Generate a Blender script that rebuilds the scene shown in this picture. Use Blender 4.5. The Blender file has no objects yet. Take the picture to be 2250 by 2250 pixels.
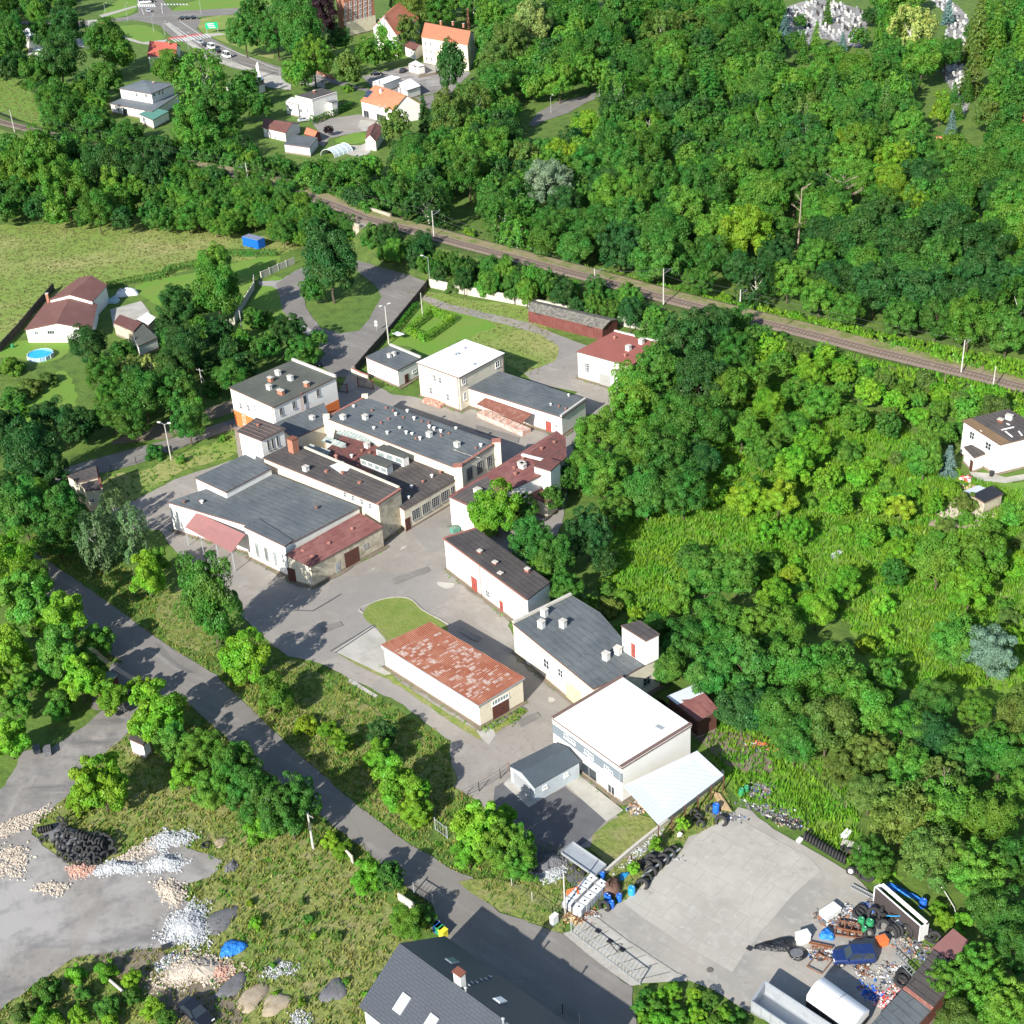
import bpy, math, random
import numpy as np
from mathutils import Vector, Matrix
random.seed(7)
SC = bpy.context.scene
COL = SC.collection
rad = math.radians
# ------------------------------------------------------------------ camera
FOC, PITCH, ROLL, CAMH = 3090.0, rad(30.25), rad(3.43), 120.0
_cp, _sp = math.cos(PITCH), math.sin(PITCH)
_fwd = np.array([0, _cp, -_sp]); _rt = np.array([1.0, 0, 0]); _dn = np.cross(_fwd, _rt)
_cr, _sr = math.cos(ROLL), math.sin(ROLL)
CM = np.array([_rt*_cr+_dn*_sr, -_rt*_sr+_dn*_cr, _fwd])
cam_d = bpy.data.cameras.new('camera'); cam = bpy.data.objects.new('camera', cam_d); COL.objects.link(cam)
cam_d.sensor_width = 36; cam_d.lens = FOC/2250*36; cam_d.clip_start = 1; cam_d.clip_end = 4000
mw = Matrix.Identity(4)
for r in range(3):
    mw[r][0] = CM[0][r]; mw[r][1] = -CM[1][r]; mw[r][2] = -CM[2][r]
mw[2][3] = CAMH
cam.matrix_world = mw
SC.camera = cam
# ------------------------------------------------------------------ light
SUN_EL, SUN_AZ = rad(29.8), rad(58)          # azimuth of the direction in which shadows fall, from +X
w = bpy.data.worlds.new('World'); SC.world = w; w.use_nodes = True
nt = w.node_tree; nt.nodes.clear()
sky = nt.nodes.new('ShaderNodeTexSky'); sky.sky_type = 'NISHITA'; sky.sun_disc = False
sky.sun_elevation = SUN_EL; sky.sun_rotation = rad(212); sky.air_density = 1.0; sky.dust_density = 0.6
bg = nt.nodes.new('ShaderNodeBackground'); bg.inputs[1].default_value = 0.095
wo = nt.nodes.new('ShaderNodeOutputWorld'); nt.links.new(sky.outputs[0], bg.inputs[0]); nt.links.new(bg.outputs[0], wo.inputs[0])
sd = bpy.data.lights.new('sun', 'SUN'); sun = bpy.data.objects.new('sun', sd); COL.objects.link(sun)
sd.energy = 4.6; sd.angle = rad(0.5); sd.color = (1.0, 0.955, 0.87)
sdir = Vector((math.cos(SUN_AZ)*math.cos(SUN_EL), math.sin(SUN_AZ)*math.cos(SUN_EL), -math.sin(SUN_EL)))
sun.rotation_euler = sdir.to_track_quat('-Z', 'Y').to_euler()
SC.view_settings.view_transform = 'Standard'; SC.view_settings.look = 'None'
SC.view_settings.exposure = 0.95; SC.view_settings.gamma = 1.0
SC.render.film_transparent = False
SC.cycles.max_bounces = 5; SC.cycles.diffuse_bounces = 2; SC.cycles.transmission_bounces = 3; SC.cycles.transparent_max_bounces = 6
# ------------------------------------------------------------------ survey: sight lines of the photograph met with the level ground
# (c, x, y): zoom window c of the photograph; 16 = whole frame at 1932 px
WIN = {0:(0,0),1:(550,0),2:(1100,0),3:(1650,0),4:(0,550),5:(550,550),6:(1100,550),7:(1650,550),8:(0,1100),9:(550,1100),10:(1100,1100),11:(1650,1100),12:(0,1650),13:(550,1650),14:(1100,1650),15:(1650,1650)}
def Q(c, x, y):
    if c == 16: return x*2250/1932, y*2250/1932
    return WIN[c][0]+x/3.22, WIN[c][1]+y/3.22
def ray(u, v):
    return CM.T @ np.array([u-1125, v-1125, FOC])
def G(c, x, y, z=0.0):
    d = ray(*Q(c, x, y)); t = (z-CAMH)/d[2]
    return Vector((d[0]*t, d[1]*t, z))
def GF(x, y, z=0.0): return G(16, x, y, z)
def scale_at(p):                              # photograph pixels per metre (2250 px frame) at a world point
    return FOC/float(CM[2] @ np.array([p[0], p[1], p[2]-CAMH]))
def proj(p):
    c = CM @ np.array([p[0], p[1], p[2]-CAMH]); return c[0]/c[2]*FOC+1125, c[1]/c[2]*FOC+1125
# ------------------------------------------------------------------ materials
MATS = {}
def node_mat(name):
    m = bpy.data.materials.new(name); m.use_nodes = True; t = m.node_tree
    return m, t, t.nodes, t.links, t.nodes['Principled BSDF']
def rgb(c): return (c[0], c[1], c[2], 1.0)
def mat(name, base, rough=0.85, layers=(), coord='pos', metal=0.0, spec=0.3, bump=0.0, bscale=3.0, stripes=None):
    """layers: (type, scale, colour, low, high, amount[, stretch]); type noise / voronoi / brick / wave"""
    if name in MATS: return MATS[name]
    m, t, N, L, b = node_mat(name)
    b.inputs['Roughness'].default_value = rough; b.inputs['Metallic'].default_value = metal
    b.inputs['Specular IOR Level'].default_value = spec
    if coord == 'pos':
        co = N.new('ShaderNodeNewGeometry').outputs['Position']
    elif coord == 'obj':
        co = N.new('ShaderNodeTexCoord').outputs['Object']
    else:
        co = N.new('ShaderNodeTexCoord').outputs['UV']
    cur = None
    for ly in layers:
        ty, sc, c2, lo, hi, am = ly[:6]
        src = co
        mp = N.new('ShaderNodeMapping'); L.new(co, mp.inputs[0])
        st = ly[6] if len(ly) > 6 else (1, 1, 1)
        mp.inputs['Scale'].default_value = st
        src = mp.outputs[0]
        if ty == 'noise':
            n = N.new('ShaderNodeTexNoise'); n.inputs['Scale'].default_value = sc; n.inputs['Detail'].default_value = 6; n.inputs['Roughness'].default_value = 0.62; o = n.outputs[0]
        elif ty == 'voronoi':
            n = N.new('ShaderNodeTexVoronoi'); n.inputs['Scale'].default_value = sc; o = n.outputs['Distance']
        elif ty == 'cells':
            n = N.new('ShaderNodeTexVoronoi'); n.inputs['Scale'].default_value = sc; sp_ = N.new('ShaderNodeSeparateColor'); L.new(n.outputs['Color'], sp_.inputs[0]); o = sp_.outputs[0]
        elif ty == 'crack':
            n = N.new('ShaderNodeTexVoronoi'); n.feature = 'DISTANCE_TO_EDGE'; n.inputs['Scale'].default_value = sc
            nz = N.new('ShaderNodeTexNoise'); nz.inputs['Scale'].default_value = sc*2; mx0 = N.new('ShaderNodeVectorMath'); mx0.operation = 'ADD'
            s0 = N.new('ShaderNodeVectorMath'); s0.operation = 'SCALE'; s0.inputs[3].default_value = 0.8/sc*0.5
            L.new(src, nz.inputs[0]); L.new(nz.outputs['Color'], s0.inputs[0]); L.new(src, mx0.inputs[0]); L.new(s0.outputs[0], mx0.inputs[1]); src = mx0.outputs[0]; o = n.outputs['Distance']
        elif ty == 'brick':
            n = N.new('ShaderNodeTexBrick'); n.inputs['Scale'].default_value = 1.0; n.inputs['Color1'].default_value = (0,0,0,1); n.inputs['Color2'].default_value = (.55,.55,.55,1); n.inputs['Mortar'].default_value = (1,1,1,1)
            n.inputs['Brick Width'].default_value = sc[0]; n.inputs['Row Height'].default_value = sc[1]; n.inputs['Mortar Size'].default_value = sc[2]; n.inputs['Mortar Smooth'].default_value = 0.2; o = n.outputs[0]
        elif ty == 'wave':
            n = N.new('ShaderNodeTexWave'); n.inputs['Scale'].default_value = sc; n.wave_profile = 'SIN'; n.inputs['Distortion'].default_value = 0.0; o = n.outputs[1]
        L.new(src, n.inputs[0])
        mr = N.new('ShaderNodeMapRange'); mr.inputs[1].default_value = lo; mr.inputs[2].default_value = hi; mr.inputs[4].default_value = am; L.new(o, mr.inputs[0])
        mx = N.new('ShaderNodeMix'); mx.data_type = 'RGBA'
        L.new(mr.outputs[0], mx.inputs[0])
        if cur is None: mx.inputs[6].default_value = rgb(base)
        else: L.new(cur, mx.inputs[6])
        mx.inputs[7].default_value = rgb(c2); cur = mx.outputs[2]
    if cur is None: b.inputs['Base Color'].default_value = rgb(base)
    else: L.new(cur, b.inputs['Base Color'])
    if bump > 0:
        n = N.new('ShaderNodeTexNoise'); n.inputs['Scale'].default_value = bscale; n.inputs['Detail'].default_value = 5; L.new(co, n.inputs[0])
        bp = N.new('ShaderNodeBump'); bp.inputs['Strength'].default_value = bump; bp.inputs['Distance'].default_value = 0.3; L.new(n.outputs[0], bp.inputs['Height']); L.new(bp.outputs[0], b.inputs['Normal'])
    if stripes:
        n = N.new('ShaderNodeTexWave'); n.inputs['Scale'].default_value = stripes[0]; n.bands_direction = stripes[2] if len(stripes) > 2 else 'X'; tc = N.new('ShaderNodeTexCoord').outputs['UV']; L.new(tc, n.inputs[0])
        bp = N.new('ShaderNodeBump'); bp.inputs['Strength'].default_value = stripes[1]; bp.inputs['Distance'].default_value = 0.1; L.new(n.outputs[1], bp.inputs['Height']); L.new(bp.outputs[0], b.inputs['Normal'])
    MATS[name] = m
    return m
# foliage: colour comes from the object, varied by clump
def leaf_mat(name, transl=0.3):
    m = bpy.data.materials.new(name); m.use_nodes = True; t = m.node_tree; N, L = t.nodes, t.links
    N.clear(); out = N.new('ShaderNodeOutputMaterial')
    oi = N.new('ShaderNodeObjectInfo'); geo = N.new('ShaderNodeNewGeometry')
    n1 = N.new('ShaderNodeTexNoise'); n1.inputs['Scale'].default_value = 0.22; n1.inputs['Detail'].default_value = 3; L.new(geo.outputs['Position'], n1.inputs[0])
    n2 = N.new('ShaderNodeTexNoise'); n2.inputs['Scale'].default_value = 1.3; n2.inputs['Detail'].default_value = 2; L.new(geo.outputs['Position'], n2.inputs[0])
    hs = N.new('ShaderNodeHueSaturation'); L.new(oi.outputs['Color'], hs.inputs['Color'])
    a = N.new('ShaderNodeMapRange'); a.inputs[1].default_value = .3; a.inputs[2].default_value = .7; a.inputs[3].default_value = .66; a.inputs[4].default_value = 1.36; L.new(n2.outputs[0], a.inputs[0])
    c = N.new('ShaderNodeMapRange'); c.inputs[1].default_value = .3; c.inputs[2].default_value = .7; c.inputs[3].default_value = .522; c.inputs[4].default_value = .47; L.new(n1.outputs[0], c.inputs[0])
    L.new(a.outputs[0], hs.inputs['Value']); L.new(c.outputs[0], hs.inputs['Hue'])
    d = N.new('ShaderNodeBsdfDiffuse'); tr = N.new('ShaderNodeBsdfTranslucent'); mx = N.new('ShaderNodeMixShader'); mx.inputs[0].default_value = transl
    g2 = N.new('ShaderNodeBsdfGlossy'); g2.inputs['Roughness'].default_value = 0.45; g2.inputs[0].default_value = (.9, 1, .9, 1); mx2 = N.new('ShaderNodeMixShader'); mx2.inputs[0].default_value = 0.012
    L.new(hs.outputs[0], d.inputs[0]); L.new(hs.outputs[0], tr.inputs[0]); L.new(d.outputs[0], mx.inputs[1]); L.new(tr.outputs[0], mx.inputs[2])
    L.new(mx.outputs[0], mx2.inputs[1]); L.new(g2.outputs[0], mx2.inputs[2]); L.new(mx2.outputs[0], out.inputs[0])
    MATS[name] = m
    return m
LEAF = leaf_mat('leaves', 0.28)
# ------------------------------------------------------------------ mesh helper
class MB:
    def __init__(s): s.v = []; s.f = []; s.uv = []
    def face(s, pts, uv=None):
        i = len(s.v); s.v += [tuple(p) for p in pts]; s.f.append(tuple(range(i, i+len(pts))))
        if uv is None: uv = [(p[0], p[1]) for p in pts]
        s.uv += list(uv)
    def prism(s, poly, z0, z1, top=True, sides=True, bottom=False, uvdir=None):
        """poly: 2D points counter-clockwise; z0, z1: number or one per corner"""
        n = len(poly); a = [z0]*n if not hasattr(z0, '__len__') else z0; b = [z1]*n if not hasattr(z1, '__len__') else z1
        d = Vector((poly[1][0]-poly[0][0], poly[1][1]-poly[0][1])); d = d.normalized() if uvdir is None else uvdir
        def U(p): return ((p[0]-poly[0][0])*d.x+(p[1]-poly[0][1])*d.y, -(p[0]-poly[0][0])*d.y+(p[1]-poly[0][1])*d.x)
        if sides:
            acc = 0
            for i in range(n):
                j = (i+1) % n; l = math.hypot(poly[j][0]-poly[i][0], poly[j][1]-poly[i][1])
                s.face([(poly[i][0], poly[i][1], a[i]), (poly[j][0], poly[j][1], a[j]), (poly[j][0], poly[j][1], b[j]), (poly[i][0], poly[i][1], b[i])], [(acc, a[i]), (acc+l, a[j]), (acc+l, b[j]), (acc, b[i])]); acc += l
        if top: s.face([(p[0], p[1], b[i]) for i, p in enumerate(poly)], [U(p) for p in poly])
        if bottom: s.face([(p[0], p[1], a[i]) for i, p in reversed(list(enumerate(poly)))], [U(p) for p in reversed(poly)])
        return s
    def box(s, c, size, rz=0.0, ax=None):
        """box centred at c; ax: optional 3 axes"""
        if ax is None:
            ca, sa = math.cos(rz), math.sin(rz); ax = (Vector((ca, sa, 0)), Vector((-sa, ca, 0)), Vector((0, 0, 1)))
        c = Vector(c); hx, hy, hz = [ax[i]*(size[i]/2) for i in range(3)]
        P = [c+sx*hx+sy*hy+sz*hz for sz in (-1, 1) for sy in (-1, 1) for sx in (-1, 1)]
        L_ = size
        for idx, (du, dv) in (((0,2,3,1),(L_[1],L_[0])), ((4,5,7,6),(L_[0],L_[1])), ((0,1,5,4),(L_[0],L_[2])), ((1,3,7,5),(L_[1],L_[2])), ((3,2,6,7),(L_[0],L_[2])), ((2,0,4,6),(L_[1],L_[2]))):
            s.face([P[k] for k in idx], [(0,0),(du,0),(du,dv),(0,dv)])
        return s
    def bar(s, a, b, w_, h_=None):
        a, b = Vector(a), Vector(b); d = b-a; l = d.length
        if l < 1e-6: return s
        d.normalize(); up = Vector((0,0,1)) if abs(d.z) < .95 else Vector((1,0,0)); y = up.cross(d).normalized(); z = d.cross(y)
        return s.box((a+b)/2, (l, w_, h_ or w_), ax=(d, y, z))
    def tube(s, a, b, r0, r1=None, n=8, cap=True):
        a, b = Vector(a), Vector(b); d = (b-a).normalized(); r1 = r0 if r1 is None else r1
        up = Vector((0,0,1)) if abs(d.z) < .95 else Vector((1,0,0)); y = up.cross(d).normalized(); z = d.cross(y)
        ra = [a+(y*math.cos(k*2*math.pi/n)+z*math.sin(k*2*math.pi/n))*r0 for k in range(n)]
        rb = [b+(y*math.cos(k*2*math.pi/n)+z*math.sin(k*2*math.pi/n))*r1 for k in range(n)]
        for k in range(n):
            j = (k+1) % n; s.face([ra[k], ra[j], rb[j], rb[k]])
        if cap: s.face(list(reversed(ra))); s.face(rb)
        return s
    def torus(s, c, R, r, ax=(0,0,1), n=14, m=7, sq=1.0):
        c = Vector(c); ax = Vector(ax).normalized(); up = Vector((0,0,1)) if abs(ax.z) < .9 else Vector((1,0,0)); x = up.cross(ax).normalized(); y = ax.cross(x)
        def pt(i, j):
            A = i*2*math.pi/n; B_ = j*2*math.pi/m
            return c+(x*math.cos(A)+y*math.sin(A))*(R+r*math.cos(B_))+ax*(r*sq*math.sin(B_))
        for i in range(n):
            for j in range(m): s.face([pt(i, j), pt(i+1, j), pt(i+1, j+1), pt(i, j+1)])
        return s
    def lathe(s, c, prof, n=12, sx=1, sy=1):
        c = Vector(c)
        for k in range(n):
            a0, a1 = k*2*math.pi/n, (k+1)*2*math.pi/n
            for (r0, z0), (r1, z1) in zip(prof, prof[1:]):
                q = [c+Vector((r0*math.cos(a0)*sx, r0*math.sin(a0)*sy, z0)), c+Vector((r0*math.cos(a1)*sx, r0*math.sin(a1)*sy, z0)), c+Vector((r1*math.cos(a1)*sx, r1*math.sin(a1)*sy, z1)), c+Vector((r1*math.cos(a0)*sx, r1*math.sin(a0)*sy, z1))]
                if r0 < 1e-6: q = q[1:]
                elif r1 < 1e-6: q = q[:3]
                s.face(q)
        return s
    def build(s, name, m, parent=None, smooth=False, bevel=0.0):
        org = Vector((0,0,0)); p = parent
        while p is not None: org = org+Vector(p.location); p = p.parent
        me = bpy.data.meshes.new(name)
        me.from_pydata([(x-org.x, y-org.y, z-org.z) for x, y, z in s.v], [], s.f)
        uvl = me.uv_layers.new(name='UVMap')
        uvl.data.foreach_set('uv', [c for u in s.uv for c in u])
        if isinstance(m, str): m = MATS[m]
        me.materials.append(m)
        if smooth:
            import bmesh
            bm = bmesh.new(); bm.from_mesh(me); bmesh.ops.remove_doubles(bm, verts=bm.verts, dist=1e-4); bm.to_mesh(me); bm.free()
            me.polygons.foreach_set('use_smooth', [True]*len(me.polygons))
        o = bpy.data.objects.new(name, me); COL.objects.link(o)
        if parent is not None: o.parent = parent
        if bevel:
            md = o.modifiers.new('bevel', 'BEVEL'); md.width = bevel; md.segments = 1
        return o
def tag(o, label=None, cat=None, group=None, kind=None):
    if label: o['label'] = label
    if cat: o['category'] = cat
    if group: o['group'] = group
    if kind: o['kind'] = kind
    return o
def empty(name, loc, label, cat, group=None):
    o = bpy.data.objects.new(name, None); COL.objects.link(o); o.location = loc; o.empty_display_size = .5
    return tag(o, label, cat, group)
def copy_tree(o, parent=None):
    c = o.copy(); COL.objects.link(c); c.parent = parent
    for ch in [x for x in o.children]: copy_tree(ch, c)
    return c
def inpoly(x, y, P):
    c = False; n = len(P); j = n-1
    for i in range(n):
        if (P[i][1] > y) != (P[j][1] > y) and x < (P[j][0]-P[i][0])*(y-P[i][1])/(P[j][1]-P[i][1])+P[i][0]: c = not c
        j = i
    return c
def inpoly_np(X, Y, P):
    c = np.zeros(len(X), bool); n = len(P); j = n-1
    for i in range(n):
        xi, yi = P[i][0], P[i][1]; xj, yj = P[j][0], P[j][1]
        if yi != yj:
            m_ = ((yi > Y) != (yj > Y)) & (X < (xj-xi)*(Y-yi)/(yj-yi)+xi); c ^= m_
        j = i
    return c
def smooth_poly(P, k=4):
    out = []; n = len(P)
    for i in range(n):
        a, b, c, d = [Vector((p[0], p[1])) for p in (P[i-1], P[i], P[(i+1) % n], P[(i+2) % n])]
        for s_ in range(k):
            t = s_/k; out.append(0.5*((2*b)+(c-a)*t+(2*a-5*b+4*c-d)*t*t+(3*b-a-3*c+d)*t*t*t))
    return out
def jag(P, amp=0.35, step=1.2):
    out = []; n = len(P)
    for i in range(n):
        a, b = Vector((P[i][0], P[i][1])), Vector((P[(i+1) % n][0], P[(i+1) % n][1])); m_ = max(1, int((b-a).length/step))
        for k in range(m_):
            p = a+(b-a)*k/m_; out.append(p+Vector((random.uniform(-amp, amp), random.uniform(-amp, amp))))
    return out
def strip(path, wd):
    """offset polyline (2D) by +-wd/2 -> polygon"""
    L_, R_ = [], []
    for i, p in enumerate(path):
        a = Vector(path[max(0, i-1)][:2]); b = Vector(path[min(len(path)-1, i+1)][:2]); d = (b-a).normalized(); n_ = Vector((-d.y, d.x)); ww = wd[i] if hasattr(wd, '__len__') else wd
        L_.append(Vector(p[:2])+n_*ww/2); R_.append(Vector(p[:2])-n_*ww/2)
    return R_+L_[::-1]
# ================================================================== SETTING: ground, roads, railway
mat('grass_ground', (.09,.165,.028), .95, [('noise', .05, (.12,.19,.03), .38, .62, .9), ('noise', .35, (.045,.085,.018), .45, .7, .8), ('noise', 1.6, (.15,.19,.05), .52, .75, .6), ('noise', 6, (.03,.06,.012), .5, .75, .5)], bump=.5, bscale=1.2)
mat('meadow_ground', (.18,.26,.05), .95, [('noise', .05, (.35,.31,.13), .45, .65, .85), ('noise', .4, (.12,.2,.03), .45, .68, .75), ('noise', 1.5, (.33,.3,.16), .55, .75, .5), ('noise', 5, (.09,.13,.03), .5, .75, .5)], bump=.5, bscale=1.5)
mat('lawn', (.125,.25,.03), .95, [('noise', .15, (.17,.23,.045), .4, .65, .8), ('noise', 2, (.05,.13,.015), .5, .75, .5), ('noise', .5, (.18,.22,.06), .6, .75, .5)], bump=.2)
mat('dry_field', (.21,.23,.065), .95, [('noise', .12, (.12,.19,.03), .42, .6, .9), ('noise', .5, (.27,.24,.12), .48, .68, .85), ('noise', 2.2, (.05,.08,.02), .5, .7, .6), ('noise', 6, (.26,.23,.13), .58, .75, .4)], bump=.6, bscale=1.5)
mat('asphalt_yard', (.3,.272,.24), .9, [('noise', 1.1, (.2,.18,.16), .56, .64, .6), ('noise', .08, (.24,.216,.19), .4, .65, .9), ('noise', .5, (.34,.32,.295), .5, .75, .6), ('crack', .14, (.17,.165,.155), .01, .0, .35), ('noise', 4, (.11,.105,.1), .55, .8, .5), ('noise', 25, (.3,.29,.28), .55, .8, .4), ('noise', .22, (.37,.35,.31), .56, .7, .6, (.3,1,1)), ('noise', .3, (.15,.145,.14), .64, .74, .7), ('cells', .07, (.22,.21,.2), .6, .62, .5)], coord='uv')
mat('asphalt_road', (.205,.19,.172), .9, [('noise', .6, (.29,.275,.255), .5, .66, .75, (.12,1,1)), ('noise', .1, (.165,.152,.14), .4, .65, .9), ('noise', .7, (.2,.19,.18), .5, .75, .55), ('crack', .1, (.1,.1,.1), .008, 0, .3), ('noise', 20, (.24,.24,.24), .55, .8, .4), ('noise', 3, (.09,.09,.09), .6, .75, .5)], coord='uv')
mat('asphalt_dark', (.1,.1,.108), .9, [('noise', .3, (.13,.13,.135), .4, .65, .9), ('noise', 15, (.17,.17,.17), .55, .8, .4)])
mat('gravel_yard', (.215,.2,.183), .95, [('noise', .035, (.29,.27,.25), .42, .6, .9), ('noise', .5, (.33,.31,.285), .52, .72, .7, (1,.22,1)), ('noise', .3, (.11,.105,.105), .54, .68, .8, (.25,1,1)), ('noise', .22, (.36,.3,.24), .58, .7, .7, (.4,1,1)), ('noise', 1.5, (.13,.13,.13), .55, .7, .6), ('noise', .07, (.34,.325,.31), .45, .62, .9), ('noise', .3, (.13,.127,.13), .5, .7, .7), ('noise', .16, (.27,.235,.2), .58, .7, .6, (1,.3,1)), ('noise', 8, (.3,.29,.3), .55, .8, .5), ('noise', 2, (.1,.1,.1), .62, .78, .4)])
mat('concrete_slab', (.4,.38,.335), .9, [('noise', .1, (.33,.31,.275), .42, .65, .9), ('noise', .6, (.47,.45,.4), .5, .72, .6), ('brick', (3., 3., .035), (.25,.235,.2), .9, 1.0, .55), ('noise', .25, (.2,.185,.165), .62, .75, .7), ('crack', .12, (.26,.25,.22), .008, 0, .4), ('noise', 12, (.25,.24,.21), .58, .8, .4), ('noise', 1.3, (.5,.48,.43), .6, .68, .5)], coord='uv')
mat('concrete_pale', (.42,.4,.36), .9, [('noise', .3, (.31,.3,.26), .42, .65, .9), ('noise', 3, (.24,.23,.2), .55, .75, .5)])
mat('dirt', (.2,.165,.12), .95, [('noise', .3, (.14,.115,.085), .4, .65, .9), ('noise', 1.2, (.26,.22,.17), .5, .7, .6), ('noise', 5, (.09,.09,.04), .55, .75, .5)])
mat('sand_pile', (.36,.3,.22), .95, [('noise', 1, (.28,.22,.15), .4, .65, .9)])
mat('ballast', (.27,.21,.165), .95, [('noise', 1, (.32,.26,.2), .45, .65, .9), ('noise', 8, (.08,.06,.05), .5, .7, .7)], bump=.4, bscale=9)
mat('verge_dry', (.24,.2,.11), .95, [('noise', .3, (.12,.16,.03), .45, .6, .9), ('noise', 2, (.3,.25,.17), .5, .7, .6)])
mat('embankment', (.06,.1,.022), .95, [('noise', .5, (.1,.15,.03), .4, .65, .9), ('noise', 3, (.035,.055,.015), .5, .7, .6)], bump=.5)
mat('paint_white', (.7,.7,.68), .7, [('noise', 3, (.45,.45,.44), .5, .7, .7)])
mat('paint_red', (.42,.1,.09), .8, [('noise', 2, (.3,.12,.1), .5, .7, .7)])
mat('kerb', (.38,.36,.32), .9, [('noise', 2, (.26,.25,.22), .45, .7, .8)])
mat('rail_steel', (.2,.14,.11), .5, metal=.6)
mat('sleeper', (.2,.17,.15), .9)

def sheet(name, pts, m, z, jagged=0.0, smooth=0, kind='structure', label=None):
    P = [Vector((p[0], p[1])) for p in pts]
    SHEETS.setdefault(name, []).append([tuple(p) for p in P])
    k = LEVELS[z] = LEVELS.get(z, -1)+1; z = z+k*.0009
    if smooth: P = smooth_poly(P, smooth)
    if jagged: P = jag(P, jagged)
    b = MB(); ca, sa = math.cos(-.74), math.sin(-.74); b.face([(p.x, p.y, z) for p in P], [(p.x*ca+p.y*sa, -p.x*sa+p.y*ca) for p in P]); o = b.build(name, m)
    if o.data.polygons[0].normal.z < 0: o.data.flip_normals()
    tag(o, kind=kind)
    return o
def FP(*pts): return [GF(x, y) for x, y in pts]
def QP(c, *pts): return [G(c, x, y) for x, y in pts]

b = MB(); b.face([(-1500,-300,0),(1500,-300,0),(1500,2600,0),(-1500,2600,0)]); tag(b.build('ground', 'grass_ground'), kind='structure')
Z = [0.02*i for i in range(1, 12)]
LEVELS = {}; SHEETS = {}
# --- grass zones
sheet('meadow', FP((-40,440),(60,425),(200,405),(330,415),(450,440),(545,455),(560,470),(480,490),(380,500),(300,530),(200,545),(130,560),(60,600),(-40,650)), 'meadow_ground', Z[0], .8, 3)
sheet('meadow', FP((-30,120),(30,140),(70,190),(85,250),(40,262),(-30,235)), 'bright_ground' if 'bright_ground' in MATS else 'lawn', Z[0], .4, 3)
LAWN_W = FP((0,640),(50,650),(110,662),(150,640),(120,690),(60,700),(0,720))
sheet('garden_lawn', QP(4,(-20,640),(120,640),(450,640),(470,740),(300,800),(100,760),(-60,760)), 'lawn', Z[1], .3, 3)
sheet('garden_lawn', QP(4,(960,250),(1200,190),(1420,150),(1750,70),(1960,30),(1960,120),(1800,220),(1690,380),(1560,480),(1200,420),(1020,330)), 'lawn', Z[1], .3, 3)
sheet('lawn', QP(4,(1950,180),(2060,270),(2060,480),(1950,640),(1700,660),(1540,640),(1680,540),(1760,380),(1850,260)), 'lawn', Z[1], .3, 3)
sheet('lawn', QP(4,(-60,1120),(120,1050),(330,960),(420,860),(500,900),(540,1100),(300,1200),(100,1300),(-60,1340)), 'lawn', Z[1], .5, 3)
sheet('lawn', QP(5,(1200,400),(1300,340),(1500,420),(1750,540),(1640,600),(1560,640),(1480,640),(1240,770),(1180,720),(1130,680),(960,640)), 'lawn', Z[1], .3, 3)
sheet('weedy_grass', QP(5,(1100,300),(1300,300),(1600,360),(1932,400),(2100,560),(2190,730),(2020,900),(1900,860),(1780,780),(1560,620),(1750,540),(1500,440),(1250,380)), 'meadow_ground', Z[1], .4, 3)
sheet('dry_field', FP((30,1480),(90,1420),(180,1370),(320,1390),(500,1490),(620,1580),(700,1680),(790,1790),(700,1960),(-40,1960),(-40,1900),(40,1880),(150,1790),(330,1740),(350,1660),(240,1640),(150,1650),(80,1620),(60,1560)), 'dry_field', Z[0], .6, 3)
sheet('dry_field', FP((430,1290),(560,1250),(640,1300),(760,1370),(850,1440),(850,1520),(760,1560),(620,1470),(520,1380)), 'dry_field', Z[0], .4, 3)
sheet('bright_field', FP((1150,1010),(1190,950),(1400,700),(1700,800),(1820,900),(1932,930),(1960,1300),(1700,1300),(1600,1180),(1500,1110),(1330,1110),(1240,1180),(1195,1165),(1145,1100)), mat('bright_ground', (.12,.24,.025), .95, [('noise', .08, (.17,.27,.04), .42, .6, .9), ('noise', .5, (.08,.16,.02), .48, .68, .8), ('noise', .16, (.24,.24,.1), .6, .72, .7), ('noise', 3, (.05,.1,.015), .52, .72, .6)], bump=.6, bscale=1.5), Z[0], .45, 3)
sheet('dry_verge', FP((1330,1340),(1440,1390),(1500,1430),(1600,1450),(1625,1600),(1700,1655),(1650,1665),(1600,1625),(1540,1580),(1480,1540),(1400,1510),(1370,1470),(1330,1400)), 'bright_ground', Z[0], .4, 3)
sheet('dry_field', QP(14,(720,880),(1080,590),(1250,460),(1560,200),(1650,440),(1480,570),(1330,610),(1260,740),(1020,970),(860,1080),(760,1000)), 'dry_field', Z[5], .15)
sheet('weedy_verge', QP(4,(900,1800),(1010,1740),(1300,1560),(1690,1430),(1640,1300),(1480,1370),(1200,1470),(1000,1560),(740,1600),(740,1780)), 'meadow_ground', Z[0], .4, 3)
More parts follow.
